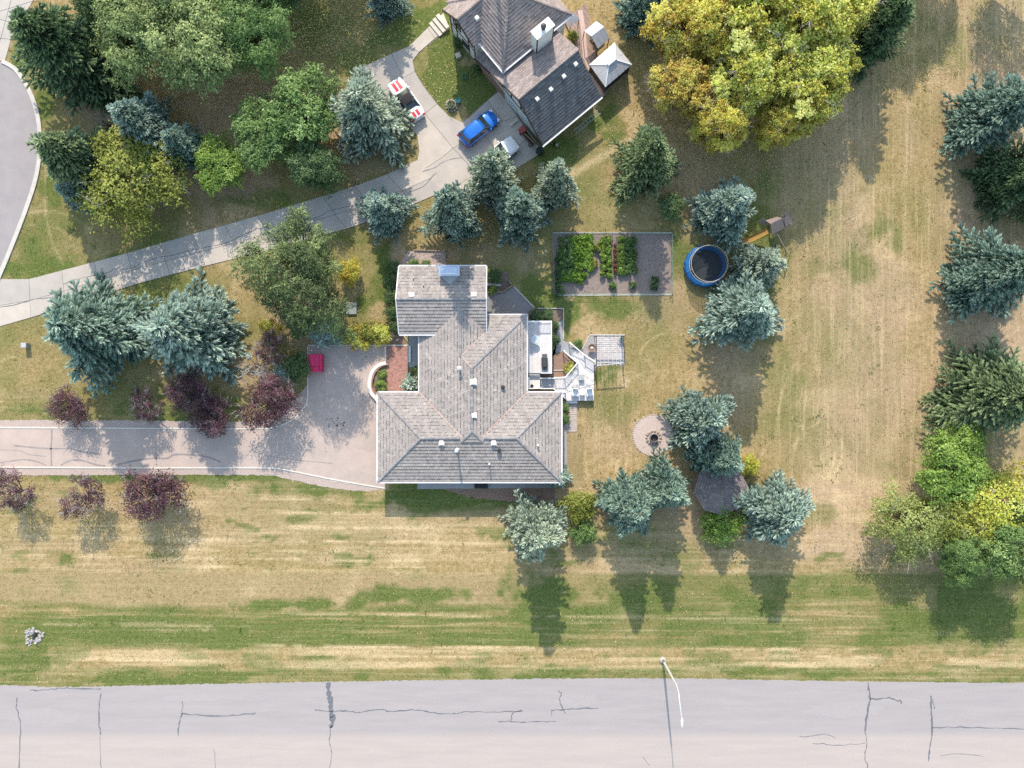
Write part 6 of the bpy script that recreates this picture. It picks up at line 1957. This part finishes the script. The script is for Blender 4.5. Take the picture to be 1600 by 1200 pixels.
# ------------------------------------------------------------------ kitchen garden
mb = MB(); mb.prism(jag(PX([(864, 366), (1048, 366), (1049, 458), (866, 459)]), .3, .05), -.05, .018); mb.obj("garden_soil", mat("garden_soil", (.27, .215, .185), (.19, .15, .135), scale=4, rough=1, bump=1, bscale=14, speck=(18, .5, (.42, .35, .30)), bdist=.06), kind="structure")
g = MB()
for k in range(900):
    q = P(rs.uniform(866, 1046), rs.uniform(368, 457)); g.rock(q[0], q[1], .01, rs.uniform(.03, .09), rs)
g.obj("soil_clods", mat("clod", (.30, .245, .21), (.2, .16, .14), scale=8, tint=[(.6, .6, .6), (1.5, 1.4, 1.3)]), kind="stuff")
fc = thing("garden_fence", "low wire fence on thin green posts round the vegetable garden", "fence", P(956, 412))
m_wire = mat("green_wire", (.22, .32, .28), rough=.5)
m_post = mat("green_post", (.12, .22, .18), rough=.5)
corners = [(863.5, 365), (1049, 365), (1049.5, 459.5), (866, 460.5)]
for a, b in zip(corners, corners[1:] + corners[:1]):
    pa_, pb_ = P(*a), P(*b)
    L_ = math.hypot(pb_[0] - pa_[0], pb_[1] - pa_[1])
    n = max(2, int(L_ / 1.9))
    for k in range(n):
        f = k / n
        g = MB(); g.tube([(pa_[0] + (pb_[0] - pa_[0]) * f, pa_[1] + (pb_[1] - pa_[1]) * f, 0), (pa_[0] + (pb_[0] - pa_[0]) * f, pa_[1] + (pb_[1] - pa_[1]) * f, .75)], .02, 5); g.obj("post", m_post, parent=fc)
    g = MB()
    for z in (.08, .22, .36, .5, .66): g.tube([(pa_[0], pa_[1], z), (pb_[0], pb_[1], z)], .006 if z < .6 else .012, 3)
    for k in range(int(L_ / .18)):
        f = k * .18 / L_; x, y = pa_[0] + (pb_[0] - pa_[0]) * f, pa_[1] + (pb_[1] - pa_[1]) * f
        g.tube([(x, y, .06), (x, y, .66)], .004, 3, caps=False)
    g.obj("wire_mesh", m_wire, parent=fc)
g = MB(); strip(g, PX([(866, 461.5), (1049, 460.5)]), .1, -.02, .06); g.obj("edge_board", m_kerb, parent=fc)
g = MB(); strip(g, PX([(864, 364), (1049, 364)]), .14, -.02, .08); g.obj("edge_board", m_kerb, parent=fc)
VG = [leafy_proto(601, H=.55, R=.55, nclump=12, nleaf=70, leaf=.13, kind="vegetable_plant", m=m_leafb, cat="vegetable plant", base=.0, cr=(.25, .4), limbs=False, trunkr=.02),
      leafy_proto(602, H=.6, R=.45, nclump=12, nleaf=90, leaf=.08, kind="vegetable_plant", m=m_leaf, cat="vegetable plant", base=.0, cr=(.25, .4), limbs=False, trunkr=.02)]
m_vb = leafmat("vivid_leaves", [(.09, .17, .03), (.20, .34, .05), (.36, .50, .10)])
vr = random.Random(21)
def veg(px, py, r, label, group, m, proto=0):
    plant(VG[proto], px, py, r, vr.uniform(.5, .8), label, m=m, group=group, at_base=True)
ORD = ["first", "second", "third", "fourth", "fifth", "sixth", "seventh", "eighth", "ninth", "tenth", "eleventh", "twelfth"]
for ri, py in enumerate(range(374, 440, 8)):
    ci = 0
    for px in range(882, 926, 8):
        if (px > 916 and py > 428) or (px < 890 and py < 392) or (px > 908 and 416 < py < 424 and vr.random() < .7) or (py > 434 and px > 908): continue
        veg(px + vr.uniform(-2, 2), py + vr.uniform(-2, 2), vr.uniform(5.2, 6.8), f"broad leaved vegetable of the widest patch, {ORD[ri]} row down, {ORD[ci]} from the left", "vegetables in the left garden patch", m_vb if px > 892 or py > 425 else m_leaf)
        ci += 1
for k, py in enumerate(range(376, 460, 9)):
    veg(877 + vr.uniform(-5, 3), py, vr.uniform(4, 5.5), f"ragged darker vegetable inside the left garden fence, {ORD[k]} from the top", "ragged plants by the left fence", m_leaf, 1)
for k, py in enumerate(range(407, 462, 9)):
    veg(870 + vr.uniform(-2, 2), py, vr.uniform(3.5, 5), f"small ragged vegetable touching the left garden fence, {ORD[k]} from the top", "ragged plants by the left fence", m_leafd, 1)
for k, py in enumerate(range(373, 430, 7)):
    for px, sd in ((941, "left"), (950, "right")): veg(px + vr.uniform(-1.5, 2.5), py + vr.uniform(-2, 2), vr.uniform(4.6, 6), f"bright vegetable on the {sd} side of the narrow middle row, {ORD[k]} from the top", "vegetables in the narrow middle row", m_leafb)
for k, py in enumerate(range(376, 432, 7)):
    for c_, px in enumerate(range(969, 997, 7)): veg(px + vr.uniform(-2, 2), py + vr.uniform(-2, 2), vr.uniform(4.2, 5.6), f"fine leaved vegetable of the third patch, {ORD[k]} row down, {ORD[c_]} from the left", "vegetables in the third row", m_leaf if px > 975 else m_leafb, 1)
for a, b, m_, lab in ((957, 447, m_leaf, "lone small vegetable near the lower fence of the garden"), (1023, 438, m_leafd, "dark bushy vegetable right in the bare part of the garden"), (1021, 448, m_leafd, "second dark bushy vegetable just below the other in the bare part"),
                      (988, 446, m_leafd, "low dark vegetable below the third row"), (933, 388, m_olive, "small olive seedling between the left patch and the middle row"), (928, 412, m_olive, "thin olive weed beside the left patch"), (970, 425, m_leafb, "bright vegetable at the foot of the third row")):
    veg(a, b, 6.5, lab, "odd plants in the garden", m_)
for k, py in enumerate(range(384, 428, 8)): veg(960.5, py, 3.2, f"reddish dry seedling between the middle and third rows, {ORD[k]} from the top", "dry seedlings between the rows", mat("dry_leaf", (1, 1, 1), (.9, .9, .9), tint=[(.2, .09, .05), (.36, .17, .10)]), 1)

# ------------------------------------------------------------------ trampoline
tx = P(1100, 417); tr = thing("trampoline", "round blue trampoline with black mat and hoop rails beside two spruces", "trampoline", tx)
m_bluep = mat("blue_vinyl", (.012, .125, .34), (.010, .10, .28), scale=3, rough=.45)
m_matb = mat("black_mat", (.022, .028, .034), (.03, .036, .042), scale=2, rough=.7)
g = MB(); g.lathe([(1.66, .88), (1.66, .9)], tx[0], tx[1], 0, 40); g.obj("mat", m_matb, parent=tr)
N_ = 40
g = MB(); vs, fs = [], []
for k in range(N_):
    a = 2 * math.pi * k / N_
    wv = .03 * math.sin(k * 2.4)
    for r_, z in ((1.66, .92), (1.74, .96), (2.02 + wv, .96), (2.12 + wv, .90), (2.2 + wv * 2, .45 + .08 * math.sin(k * 1.9)), (2.1, .40)): vs.append((tx[0] + r_ * math.cos(a), tx[1] + r_ * math.sin(a), z))
for k in range(N_):
    for j in range(5): a_, b_ = k * 6 + j, ((k + 1) % N_) * 6 + j; fs.append((a_, a_ + 1, b_ + 1, b_))
g.add(vs, fs); g.obj("safety_pad", m_bluep, parent=tr)
for r_, z in ((1.86, 2.45), (1.9, 1.75)):
    g = MB(); g.tube([(tx[0] + r_ * math.cos(2 * math.pi * k / 36), tx[1] + r_ * math.sin(2 * math.pi * k / 36), z + .03 * math.sin(k * .52 * 2)) for k in range(37)], .024, 5, caps=False); g.obj("hoop_rail", mat("galvanised_hoop", (.62, .54, .42), rough=.4), parent=tr)
for k in range(6):
    a = 2 * math.pi * (k + .3) / 6
    g = MB(); g.tube([(tx[0] + 2.08 * math.cos(a), tx[1] + 2.08 * math.sin(a), 0), (tx[0] + 2.02 * math.cos(a), tx[1] + 2.02 * math.sin(a), 1.6), (tx[0] + 1.87 * math.cos(a), tx[1] + 1.87 * math.sin(a), 2.48)], .03, 6); g.obj("pole", m_gz, parent=tr)
m_nt = bpy.data.materials.new("net"); m_nt.use_nodes = True
n_ = m_nt.node_tree.nodes; l_ = m_nt.node_tree.links
pbn = n_["Principled BSDF"]; pbn.inputs["Base Color"].default_value = (.02, .025, .03, 1); pbn.inputs["Roughness"].default_value = .9
tt_ = n_.new("ShaderNodeBsdfTransparent"); mm = n_.new("ShaderNodeMixShader"); mm.inputs[0].default_value = .42
l_.new(tt_.outputs[0], mm.inputs[1]); l_.new(pbn.outputs[0], mm.inputs[2]); l_.new(mm.outputs[0], n_["Material Output"].inputs[0])
g = MB(); vs, fs = [], []
for k in range(36):
    a = 2 * math.pi * k / 36; vs += [(tx[0] + 1.6 * math.cos(a), tx[1] + 1.6 * math.sin(a), .95), (tx[0] + 1.86 * math.cos(a), tx[1] + 1.86 * math.sin(a), 2.44)]
for k in range(36): j = (k + 1) % 36; fs.append((2 * k, 2 * j, 2 * j + 1, 2 * k + 1))
g.add(vs, fs); g.obj("safety_net", m_nt, parent=tr)

# ------------------------------------------------------------------ playhouse with slide
m_pw = mat("grey_play_wood", (.27, .22, .20), (.19, .155, .145), scale=6, tint=[(.8, .8, .8), (1.25, 1.2, 1.15)])
m_slide = mat("yellow_slide", (.50, .30, .09), (.44, .26, .08), scale=2, rough=.5)
ph_ = thing("playhouse", "weathered wooden playhouse on posts with a tan yellow slide", "playhouse", P(1203, 358))
pa1, pb1 = (1206, 342), (1224, 350)
def plank_roof(c, n):
    g = panel(*[P(a, b, h) for a, b, h in c], n); g.obj("roof_boards", m_pw, parent=ph_)
plank_roof([(1184, 346, 2.2), (1192, 341, 2.6), (1202, 347, 2.5), (1196, 351, 2.2)], 5)
plank_roof([(1204, 350, 3.1), (1222, 341, 3.1), (1226, 355, 2.4), (1206, 367, 2.4)], 7)
plank_roof([(1204, 350, 3.1), (1222, 341, 3.1), (1214, 339, 2.5), (1196, 345, 2.5)], 6)
g = MB(); a, b = P(1202, 347), P(1222, 362)
g.bbox((a[0] + b[0]) / 2, (a[1] + b[1]) / 2, 1.2, 1.35, 1.1, .08, rot=.5); g.obj("platform", m_pw, parent=ph_)
c = Vector(((a[0] + b[0]) / 2, (a[1] + b[1]) / 2, 0))
for sx in (-1, 1):
    for sy in (-1, 1):
        d = Vector((sx * .62, sy * .5, 0)); d.rotate(Matrix.Rotation(.5, 3, 'Z'))
        g = MB(); g.bbox(c.x + d.x, c.y + d.y, 0, .1, .1, 2.4, rot=.5); g.obj("post", m_pw, parent=ph_)
g = MB(); g.bbox(c.x - .5, c.y - .3, 1.25, .06, 1.0, .7, rot=.5); g.obj("wall_board", m_pw, parent=ph_)
# slide trough
g = MB(); a, b = Vector(P(1199, 361, 1.25)), Vector(P(1161, 379, .25))
d = (b - a); s = Vector((-d.y, d.x, 0)).normalized()
prev = None; vs, fs = [], []
for k in range(9):
    f = k / 8; p = a.lerp(b, f); p.z = 1.25 * (1 - f) ** 1.15 * .9 + .18
    w = .29 if k < 8 else .2
    for o, z in ((-w, .16), (-w + .05, .0), (w - .05, .0), (w, .16)): vs.append(tuple(p + s * o + Vector((0, 0, z))))
    if k:
        for j in range(3): q_ = (k - 1) * 4 + j; fs.append((q_, q_ + 1, q_ + 5, q_ + 4))
g.add(vs, fs); g.obj("slide", m_slide, parent=ph_)
sm_ = m_slide
# bench style swing roof panel beside it
g = panel(P(1221, 336, 1.9), P(1231, 331, 1.9), P(1239, 350, 1.5), P(1228, 354, 1.5), 5); g.obj("side_canopy", m_pw, parent=ph_)
g = MB(); g.tube([P(1213, 363, 2.2), P(1231, 396, 1.9)], .05, 6); g.obj("swing_beam", m_pw, parent=ph_)
for a_, b_ in (((1231, 396), (1226, 400)), ((1231, 396), (1236, 392))):
    g = MB(); e_ = P(*a_, 1.9); f_ = P(*b_, 0); g.tube([e_, f_], .04, 6); g.obj("post", m_pw, parent=ph_)

# ------------------------------------------------------------------ fire pit on its gravel circle
m_fgr = mat("fire_gravel", (.56, .45, .40), (.40, .32, .28), scale=7, rough=.95, bump=.8, bscale=22, speck=(12, .35, (.30, .24, .22)), bdist=.03)
mb = MB(); cq = P(1020.5, 680)
mb.prism([(cq[0] + 2.1 * math.cos(t) * (1 + .02 * math.sin(5 * t)), cq[1] + 2.12 * math.sin(t) * (1 + .02 * math.cos(4 * t))) for t in np.linspace(0, 6.28, 60)[:-1]], -.05, .025)
mb.obj("gravel_circle", m_fgr, kind="structure")
fp = thing("fire_pit", "ringed stone fire pit with a black steel drum on the gravel circle", "fire pit", P(1021, 684))
q = P(1021, 684)
for k in range(14):
    a = k * 2 * math.pi / 14
    g = MB(); g.rock(q[0] + .72 * math.cos(a), q[1] + .72 * math.sin(a), .06, .19, random.Random(k), flat=.7); g.obj("ring_stone", mat("pit_stone", (.42, .33, .29), (.32, .25, .22), scale=5, tint=[(.75, .75, .75), (1.2, 1.15, 1.1)]), parent=fp)
g = MB(); vs, fs = [], []
for k in range(24):
    a = 2 * math.pi * k / 24
    for r_, z in ((.43, .02), (.43, .62), (.40, .62), (.40, .1)): vs.append((q[0] + r_ * math.cos(a), q[1] + .0 + r_ * math.sin(a), z))
for k in range(24):
    for j in range(3): a_, b_ = k * 4 + j, ((k + 1) % 24) * 4 + j; fs.append((a_, b_, b_ + 1, a_ + 1))
fs.append(tuple(k * 4 + 3 for k in range(24)))
g.add(vs, fs); g.obj("steel_drum", mat("drum_steel", (.35, .34, .34), (.2, .19, .19), scale=5, rough=.5, metallic=.5), parent=fp)
g = MB(); g.lathe([(.39, .11), (.3, .16), (.1, .2)], q[0], q[1], 0, 14); g.obj("ash", mat("ash", (.05, .045, .045), (.1, .095, .09), scale=9), parent=fp)
g = MB()
for k in range(22):
    a, r_ = rs.uniform(0, 6.28), 2.1 * rs.uniform(.3, .95); g.rock(cq[0] + r_ * math.cos(a), cq[1] + r_ * math.sin(a), .02, rs.uniform(.04, .1), rs)
g.obj("loose_stones", mat("gravel_stone", (.5, .42, .38)), kind="stuff")
g = MB()
for k in range(58):
    a = 2 * math.pi * k / 58; g.rock(cq[0] + 2.12 * math.cos(a), cq[1] + 2.12 * math.sin(a), .02, rs.uniform(.08, .13), rs, flat=.6)
g.obj("circle_edging_stones", mat("edge_stone", (.46, .38, .34), (.36, .3, .27), scale=6, tint=[(.75, .75, .75), (1.2, 1.15, 1.1)]), kind="stuff")

# ------------------------------------------------------------------ dark shingled garden pavilion
gb = thing("garden_pavilion", "dark shingled octagonal pavilion roof squeezed between spruces", "pavilion", P(1126, 763))
ctr = P(1127, 764, 2.6)
Rg = 2.75
m_gsh = mat("pavilion_shingle", (.22, .19, .185), (.16, .14, .14), scale=3, rough=.95, tint=[(.7, .7, .72), (1.0, 1.0, 1.0), (1.35, 1.28, 1.22)], bump=.3)
g, dq = MB(), MB()
for k in range(8):
    a0, a1 = 2 * math.pi * (k + .15) / 8, 2 * math.pi * (k + 1.15) / 8
    p0, p1 = (ctr[0] + Rg * math.cos(a0), ctr[1] + Rg * math.sin(a0)), (ctr[0] + Rg * math.cos(a1), ctr[1] + Rg * math.sin(a1))
    am = (a0 + a1) / 2
    inw = (-math.cos(am), -math.sin(am))
    slope_deck(dq, [p0, p1, ctr[:2]], p0, inw, 2.4, .42)
    tiles(g, [[p0, p1, ctr[:2]]], p0, inw, 2.4, .42, dv=.22, du=.28, lift=.03, thick=.02, rs=rs)
    pp = MB(); pp.bbox(ctr[0] + (Rg - .35) * math.cos(a0), ctr[1] + (Rg - .35) * math.sin(a0), 0, .12, .12, 2.45, rot=a0); pp.obj("post", m_wood, parent=gb)
dq.obj("roof_deck", m_deck, parent=gb); g.obj("shingles", m_gsh, parent=gb, kind="stuff")
g = MB(); g.lathe([(.25, 3.45), (.22, 3.6), (.05, 3.85)], ctr[0], ctr[1], 0, 8); g.obj("finial", m_gsh, parent=gb)
g = MB(); g.prism([(ctr[0] + 2.4 * math.cos(2 * math.pi * (k + .15) / 8), ctr[1] + 2.4 * math.sin(2 * math.pi * (k + .15) / 8)) for k in range(8)], 0, .18); g.obj("floor_platform", m_wood, parent=gb)

# ------------------------------------------------------------------ street lamp
lp = thing("street_lamp", "tall pale street lamp on the verge with a curved arm over the road", "street lamp", P(1036, 1031))
q = P(1035.5, 1031)
m_lamp = mat("lamp_grey", (.62, .64, .64), (.56, .58, .58), rough=.4, metallic=.2)
g = MB(); g.lathe([(.34, 0), (.34, .12), (.26, .14), (.24, .3), (.16, .34)], q[0], q[1], 0, 16); g.obj("base", m_conc, parent=lp)
g = MB(); g.tube([(q[0], q[1], 0), (q[0], q[1], 7.2)], [.13, .08], 10); g.obj("pole", m_lamp, parent=lp)
tip = P(1065.5, 1124, 9.0)
arm = [(q[0], q[1], 7.2), (q[0] + .02, q[1] - .35, 8.1), (q[0] - .0, q[1] - 1.0, 8.65), ((q[0] * 2 + tip[0]) / 3, q[1] + (tip[1] - q[1]) * .65, 8.9), (tip[0], tip[1], 9.0)]
g = MB(); g.tube(smooth_line(arm, 5), .042, 8); g.obj("arm", m_lamp, parent=lp)
g = MB(); g.tube([(tip[0], tip[1] + .1, 8.98), (tip[0] + .01, tip[1] - .1, 8.98), (tip[0] + .02, tip[1] - .5, 8.98), (tip[0] + .02, tip[1] - .75, 8.98)], [.05, .12, .11, .04], 10); g.obj("lamp_head", mat("lamp_head", (.8, .8, .78), rough=.3), parent=lp)
# dark sleeve seen on the lower part of the pole
g = MB(); g.tube([(q[0], q[1], .3), (q[0], q[1], 1.0)], .135, 10); g.obj("sleeve", mat("lamp_sleeve", (.16, .18, .15)), parent=lp)

# utility pedestal, rock pile
q = P(44, 540); t = thing("utility_pedestal", "small grey green utility pedestal on the dry grass near the left edge", "utility box", q)
g = MB(); g.bbox(q[0], q[1], 0, .5, .45, .8, bev=.04); g.obj("cabinet", mat("utility_green", (.30, .36, .33), (.25, .31, .28)), parent=t)
g = MB(); g.bbox(q[0], q[1], .8, .54, .49, .06, bev=.02); g.obj("lid", m_gz, parent=t)
q = P(53, 995); t = thing("rock_pile", "pile of white rocks round a dark culvert mouth in the green verge", "rock pile", q)
m_rock = mat("white_rock", (.46, .44, .43), (.33, .31, .31), scale=5, tint=[(.65, .65, .66), (1.1, 1.08, 1.06)])
shape_ = [(40, 984), (52, 981), (63, 985), (70, 989), (66, 1000), (56, 1006), (44, 1009), (39, 998)]
from mathutils.geometry import intersect_point_tri_2d
rk = random.Random(5)
cnt = 0
proto_r = []
for k in range(6):
    g = MB(); g.rock(0, 0, 0, 1, random.Random(40 + k), flat=.8)
    me_ = g
    proto_r.append(g)
while cnt < 84:
    a, b = rk.uniform(39, 71), rk.uniform(980, 1009)
    ins = False
    j = len(shape_) - 1
    for i in range(len(shape_)):
        if (shape_[i][1] > b) != (shape_[j][1] > b) and a < (shape_[j][0] - shape_[i][0]) * (b - shape_[i][1]) / (shape_[j][1] - shape_[i][1]) + shape_[i][0]: ins = not ins
        j = i
    if not ins or (abs(a - 55) < 2.2 and abs(b - 992) < 3.4): continue
    c = P(a, b); g = MB(); g.rock(c[0], c[1], .05, rk.uniform(.09, .19), rk, flat=.8); g.obj("rock", m_rock, parent=t); cnt += 1
g = MB(); c = P(55, 992); g.tube([(c[0] - .1, c[1] - .3, .12), (c[0] + .12, c[1] + .3, .12)], .16, 12); g.obj("culvert_mouth", m_blk, parent=t)
# ------------------------------------------------------------------ grass tufts, clippings and weeds standing on the lawn sheet
def inside(px, py, poly):
    res = np.zeros(len(px), bool)
    j = len(poly) - 1
    for i in range(len(poly)):
        xi, yi = poly[i][:2]
        xj, yj = poly[j][:2]
        c = ((yi > py) != (yj > py)) & (px < (xj - xi) * (py - yi) / ((yj - yi) or 1e-12) + xi)
        res ^= c
        j = i
    return res
def build_tufts(n=330000):
    r = np.random.default_rng(909)
    x, y = r.uniform(-54.5, 54.5, n), r.uniform(-31.8, 41.5, n)
    clump = vnoise(x, y, .55, .55, 7001) * .6 + vnoise(x, y, 2.4, 2.4, 7002) * .4
    keep = clump > r.uniform(.05, .75, n)
    hardp = [[(E[0][0], E[0][1] + .05)] + [(a, b + .04) for a, b in E] + [(900, -60), (-900, -60)], court_poly, hard + PX(bot_e)[::-1],
             [(-75, cw[0][1])] + cw + [(-75, cw[-1][1])], PX([(863, 365), (1050, 365), (1050, 460), (865, 460)]), PX(ppoly), PX([(590, 612), (878, 612), (878, 765), (600, 765)]),
             PX([(626, 392), (826, 392), (826, 612), (604, 612), (604, 510), (626, 510)]), PX([(824, 483), (882, 483), (882, 535), (928, 560), (928, 627), (824, 627)]), PX([(878, 626), (902, 626), (902, 675), (887, 676), (887, 760), (878, 760)]),
             [(cq[0] + 2.15 * math.cos(t), cq[1] + 2.15 * math.sin(t)) for t in np.linspace(0, 6.28, 30)[:-1]], gN + PX(n_edge[:46])[::-1], gS + PX(s_edge)[::-1],
             [F(.5, .3), F(9.8, .3), F(9.8, 16), F(.5, 16)], PX([(905, 84), (880, 30), (917, 8), (948, 146), (938, 158)]), [(-75, P(0, 95)[1]), *PX([(8, 95), (18, 60), (36, 28), (56, -6), (70, -60)]), (-75, P(0, -60)[1])],
             PX([(755, 455), (800, 446), (838, 484), (755, 494)])]
    for p in hardp: keep &= ~inside(x, y, p)
    x, y = x[keep], y[keep]
    n = len(x)
    ix = np.clip(np.searchsorted(LG['xs'], x), 0, len(LG['xs']) - 1)
    iy = np.clip(np.searchsorted(LG['ys'], y), 0, len(LG['ys']) - 1)
    G, S, B = LG['G'][iy, ix], LG['S'][iy, ix], LG['B'][iy, ix]
    u = r.random(n)
    c = {k: np.array(v) for k, v in LAWN.items()}
    col = np.where((u < .5)[:, None], c['dry'], c['olive'])
    u2 = r.random(n)
    col = np.where((u2 < B * .8)[:, None], np.where((u < .5)[:, None], c['bare'], c['bare2']), col)
    u3 = r.random(n)
    col = np.where((u3 < G * 1.05)[:, None], np.where((u < .45)[:, None], c['green'], c['green2']), col)
    u4 = r.random(n)
    col = np.where((u4 < .10 + S * .45)[:, None], c['straw'], col)
    weed = (vnoise(x, y, .8, .8, 7010) > .86) & (r.random(n) < .8)
    col = np.where(weed[:, None], c['green'] * 1.1, col)
    col = col * r.uniform(.66, 1.2, (n, 1)) * np.array([1, r.uniform(.95, 1.05), 1])
    a = r.uniform(0, 6.283, n)
    ln = r.uniform(.05, .15, n) * (1 + .35 * G + .5 * weed)
    w = r.uniform(.012, .03, n) * (1 + .5 * weed)
    lean = r.uniform(.25, .8, n)
    dx, dy = np.cos(a), np.sin(a)
    b0 = np.stack([x - dy * w, y + dx * w, np.full(n, .002)], 1)
    b1 = np.stack([x + dy * w, y - dx * w, np.full(n, .002)], 1)
    t1 = np.stack([x + dx * ln * lean + dy * w * .4, y + dy * ln * lean - dx * w * .4, ln * .62], 1)
    t0 = np.stack([x + dx * ln * lean - dy * w * .4, y + dy * ln * lean + dx * w * .4, ln * .6], 1)
    m = bpy.data.materials.new("grass_blades")
    m.use_nodes = True
    at = m.node_tree.nodes.new("ShaderNodeAttribute")
    at.attribute_name = "blade_colour"
    bs = m.node_tree.nodes["Principled BSDF"]
    bs.inputs["Roughness"].default_value = .9
    bs.inputs["Specular IOR Level"].default_value = .1
    m.node_tree.links.new(at.outputs["Color"], bs.inputs["Base Color"])
    me = tri_mesh("grass", np.stack([b0, b1, t1, t0], 1), np.zeros(n), m)
    ca = me.attributes.new("blade_colour", 'FLOAT_COLOR', 'FACE')
    ca.data.foreach_set("color", np.concatenate([np.clip(col, 0, 1), np.ones((n, 1))], 1).astype(np.float32).ravel())
    o = bpy.data.objects.new("grass", me)
    COL.objects.link(o)
    o["kind"] = "stuff"
build_tufts()
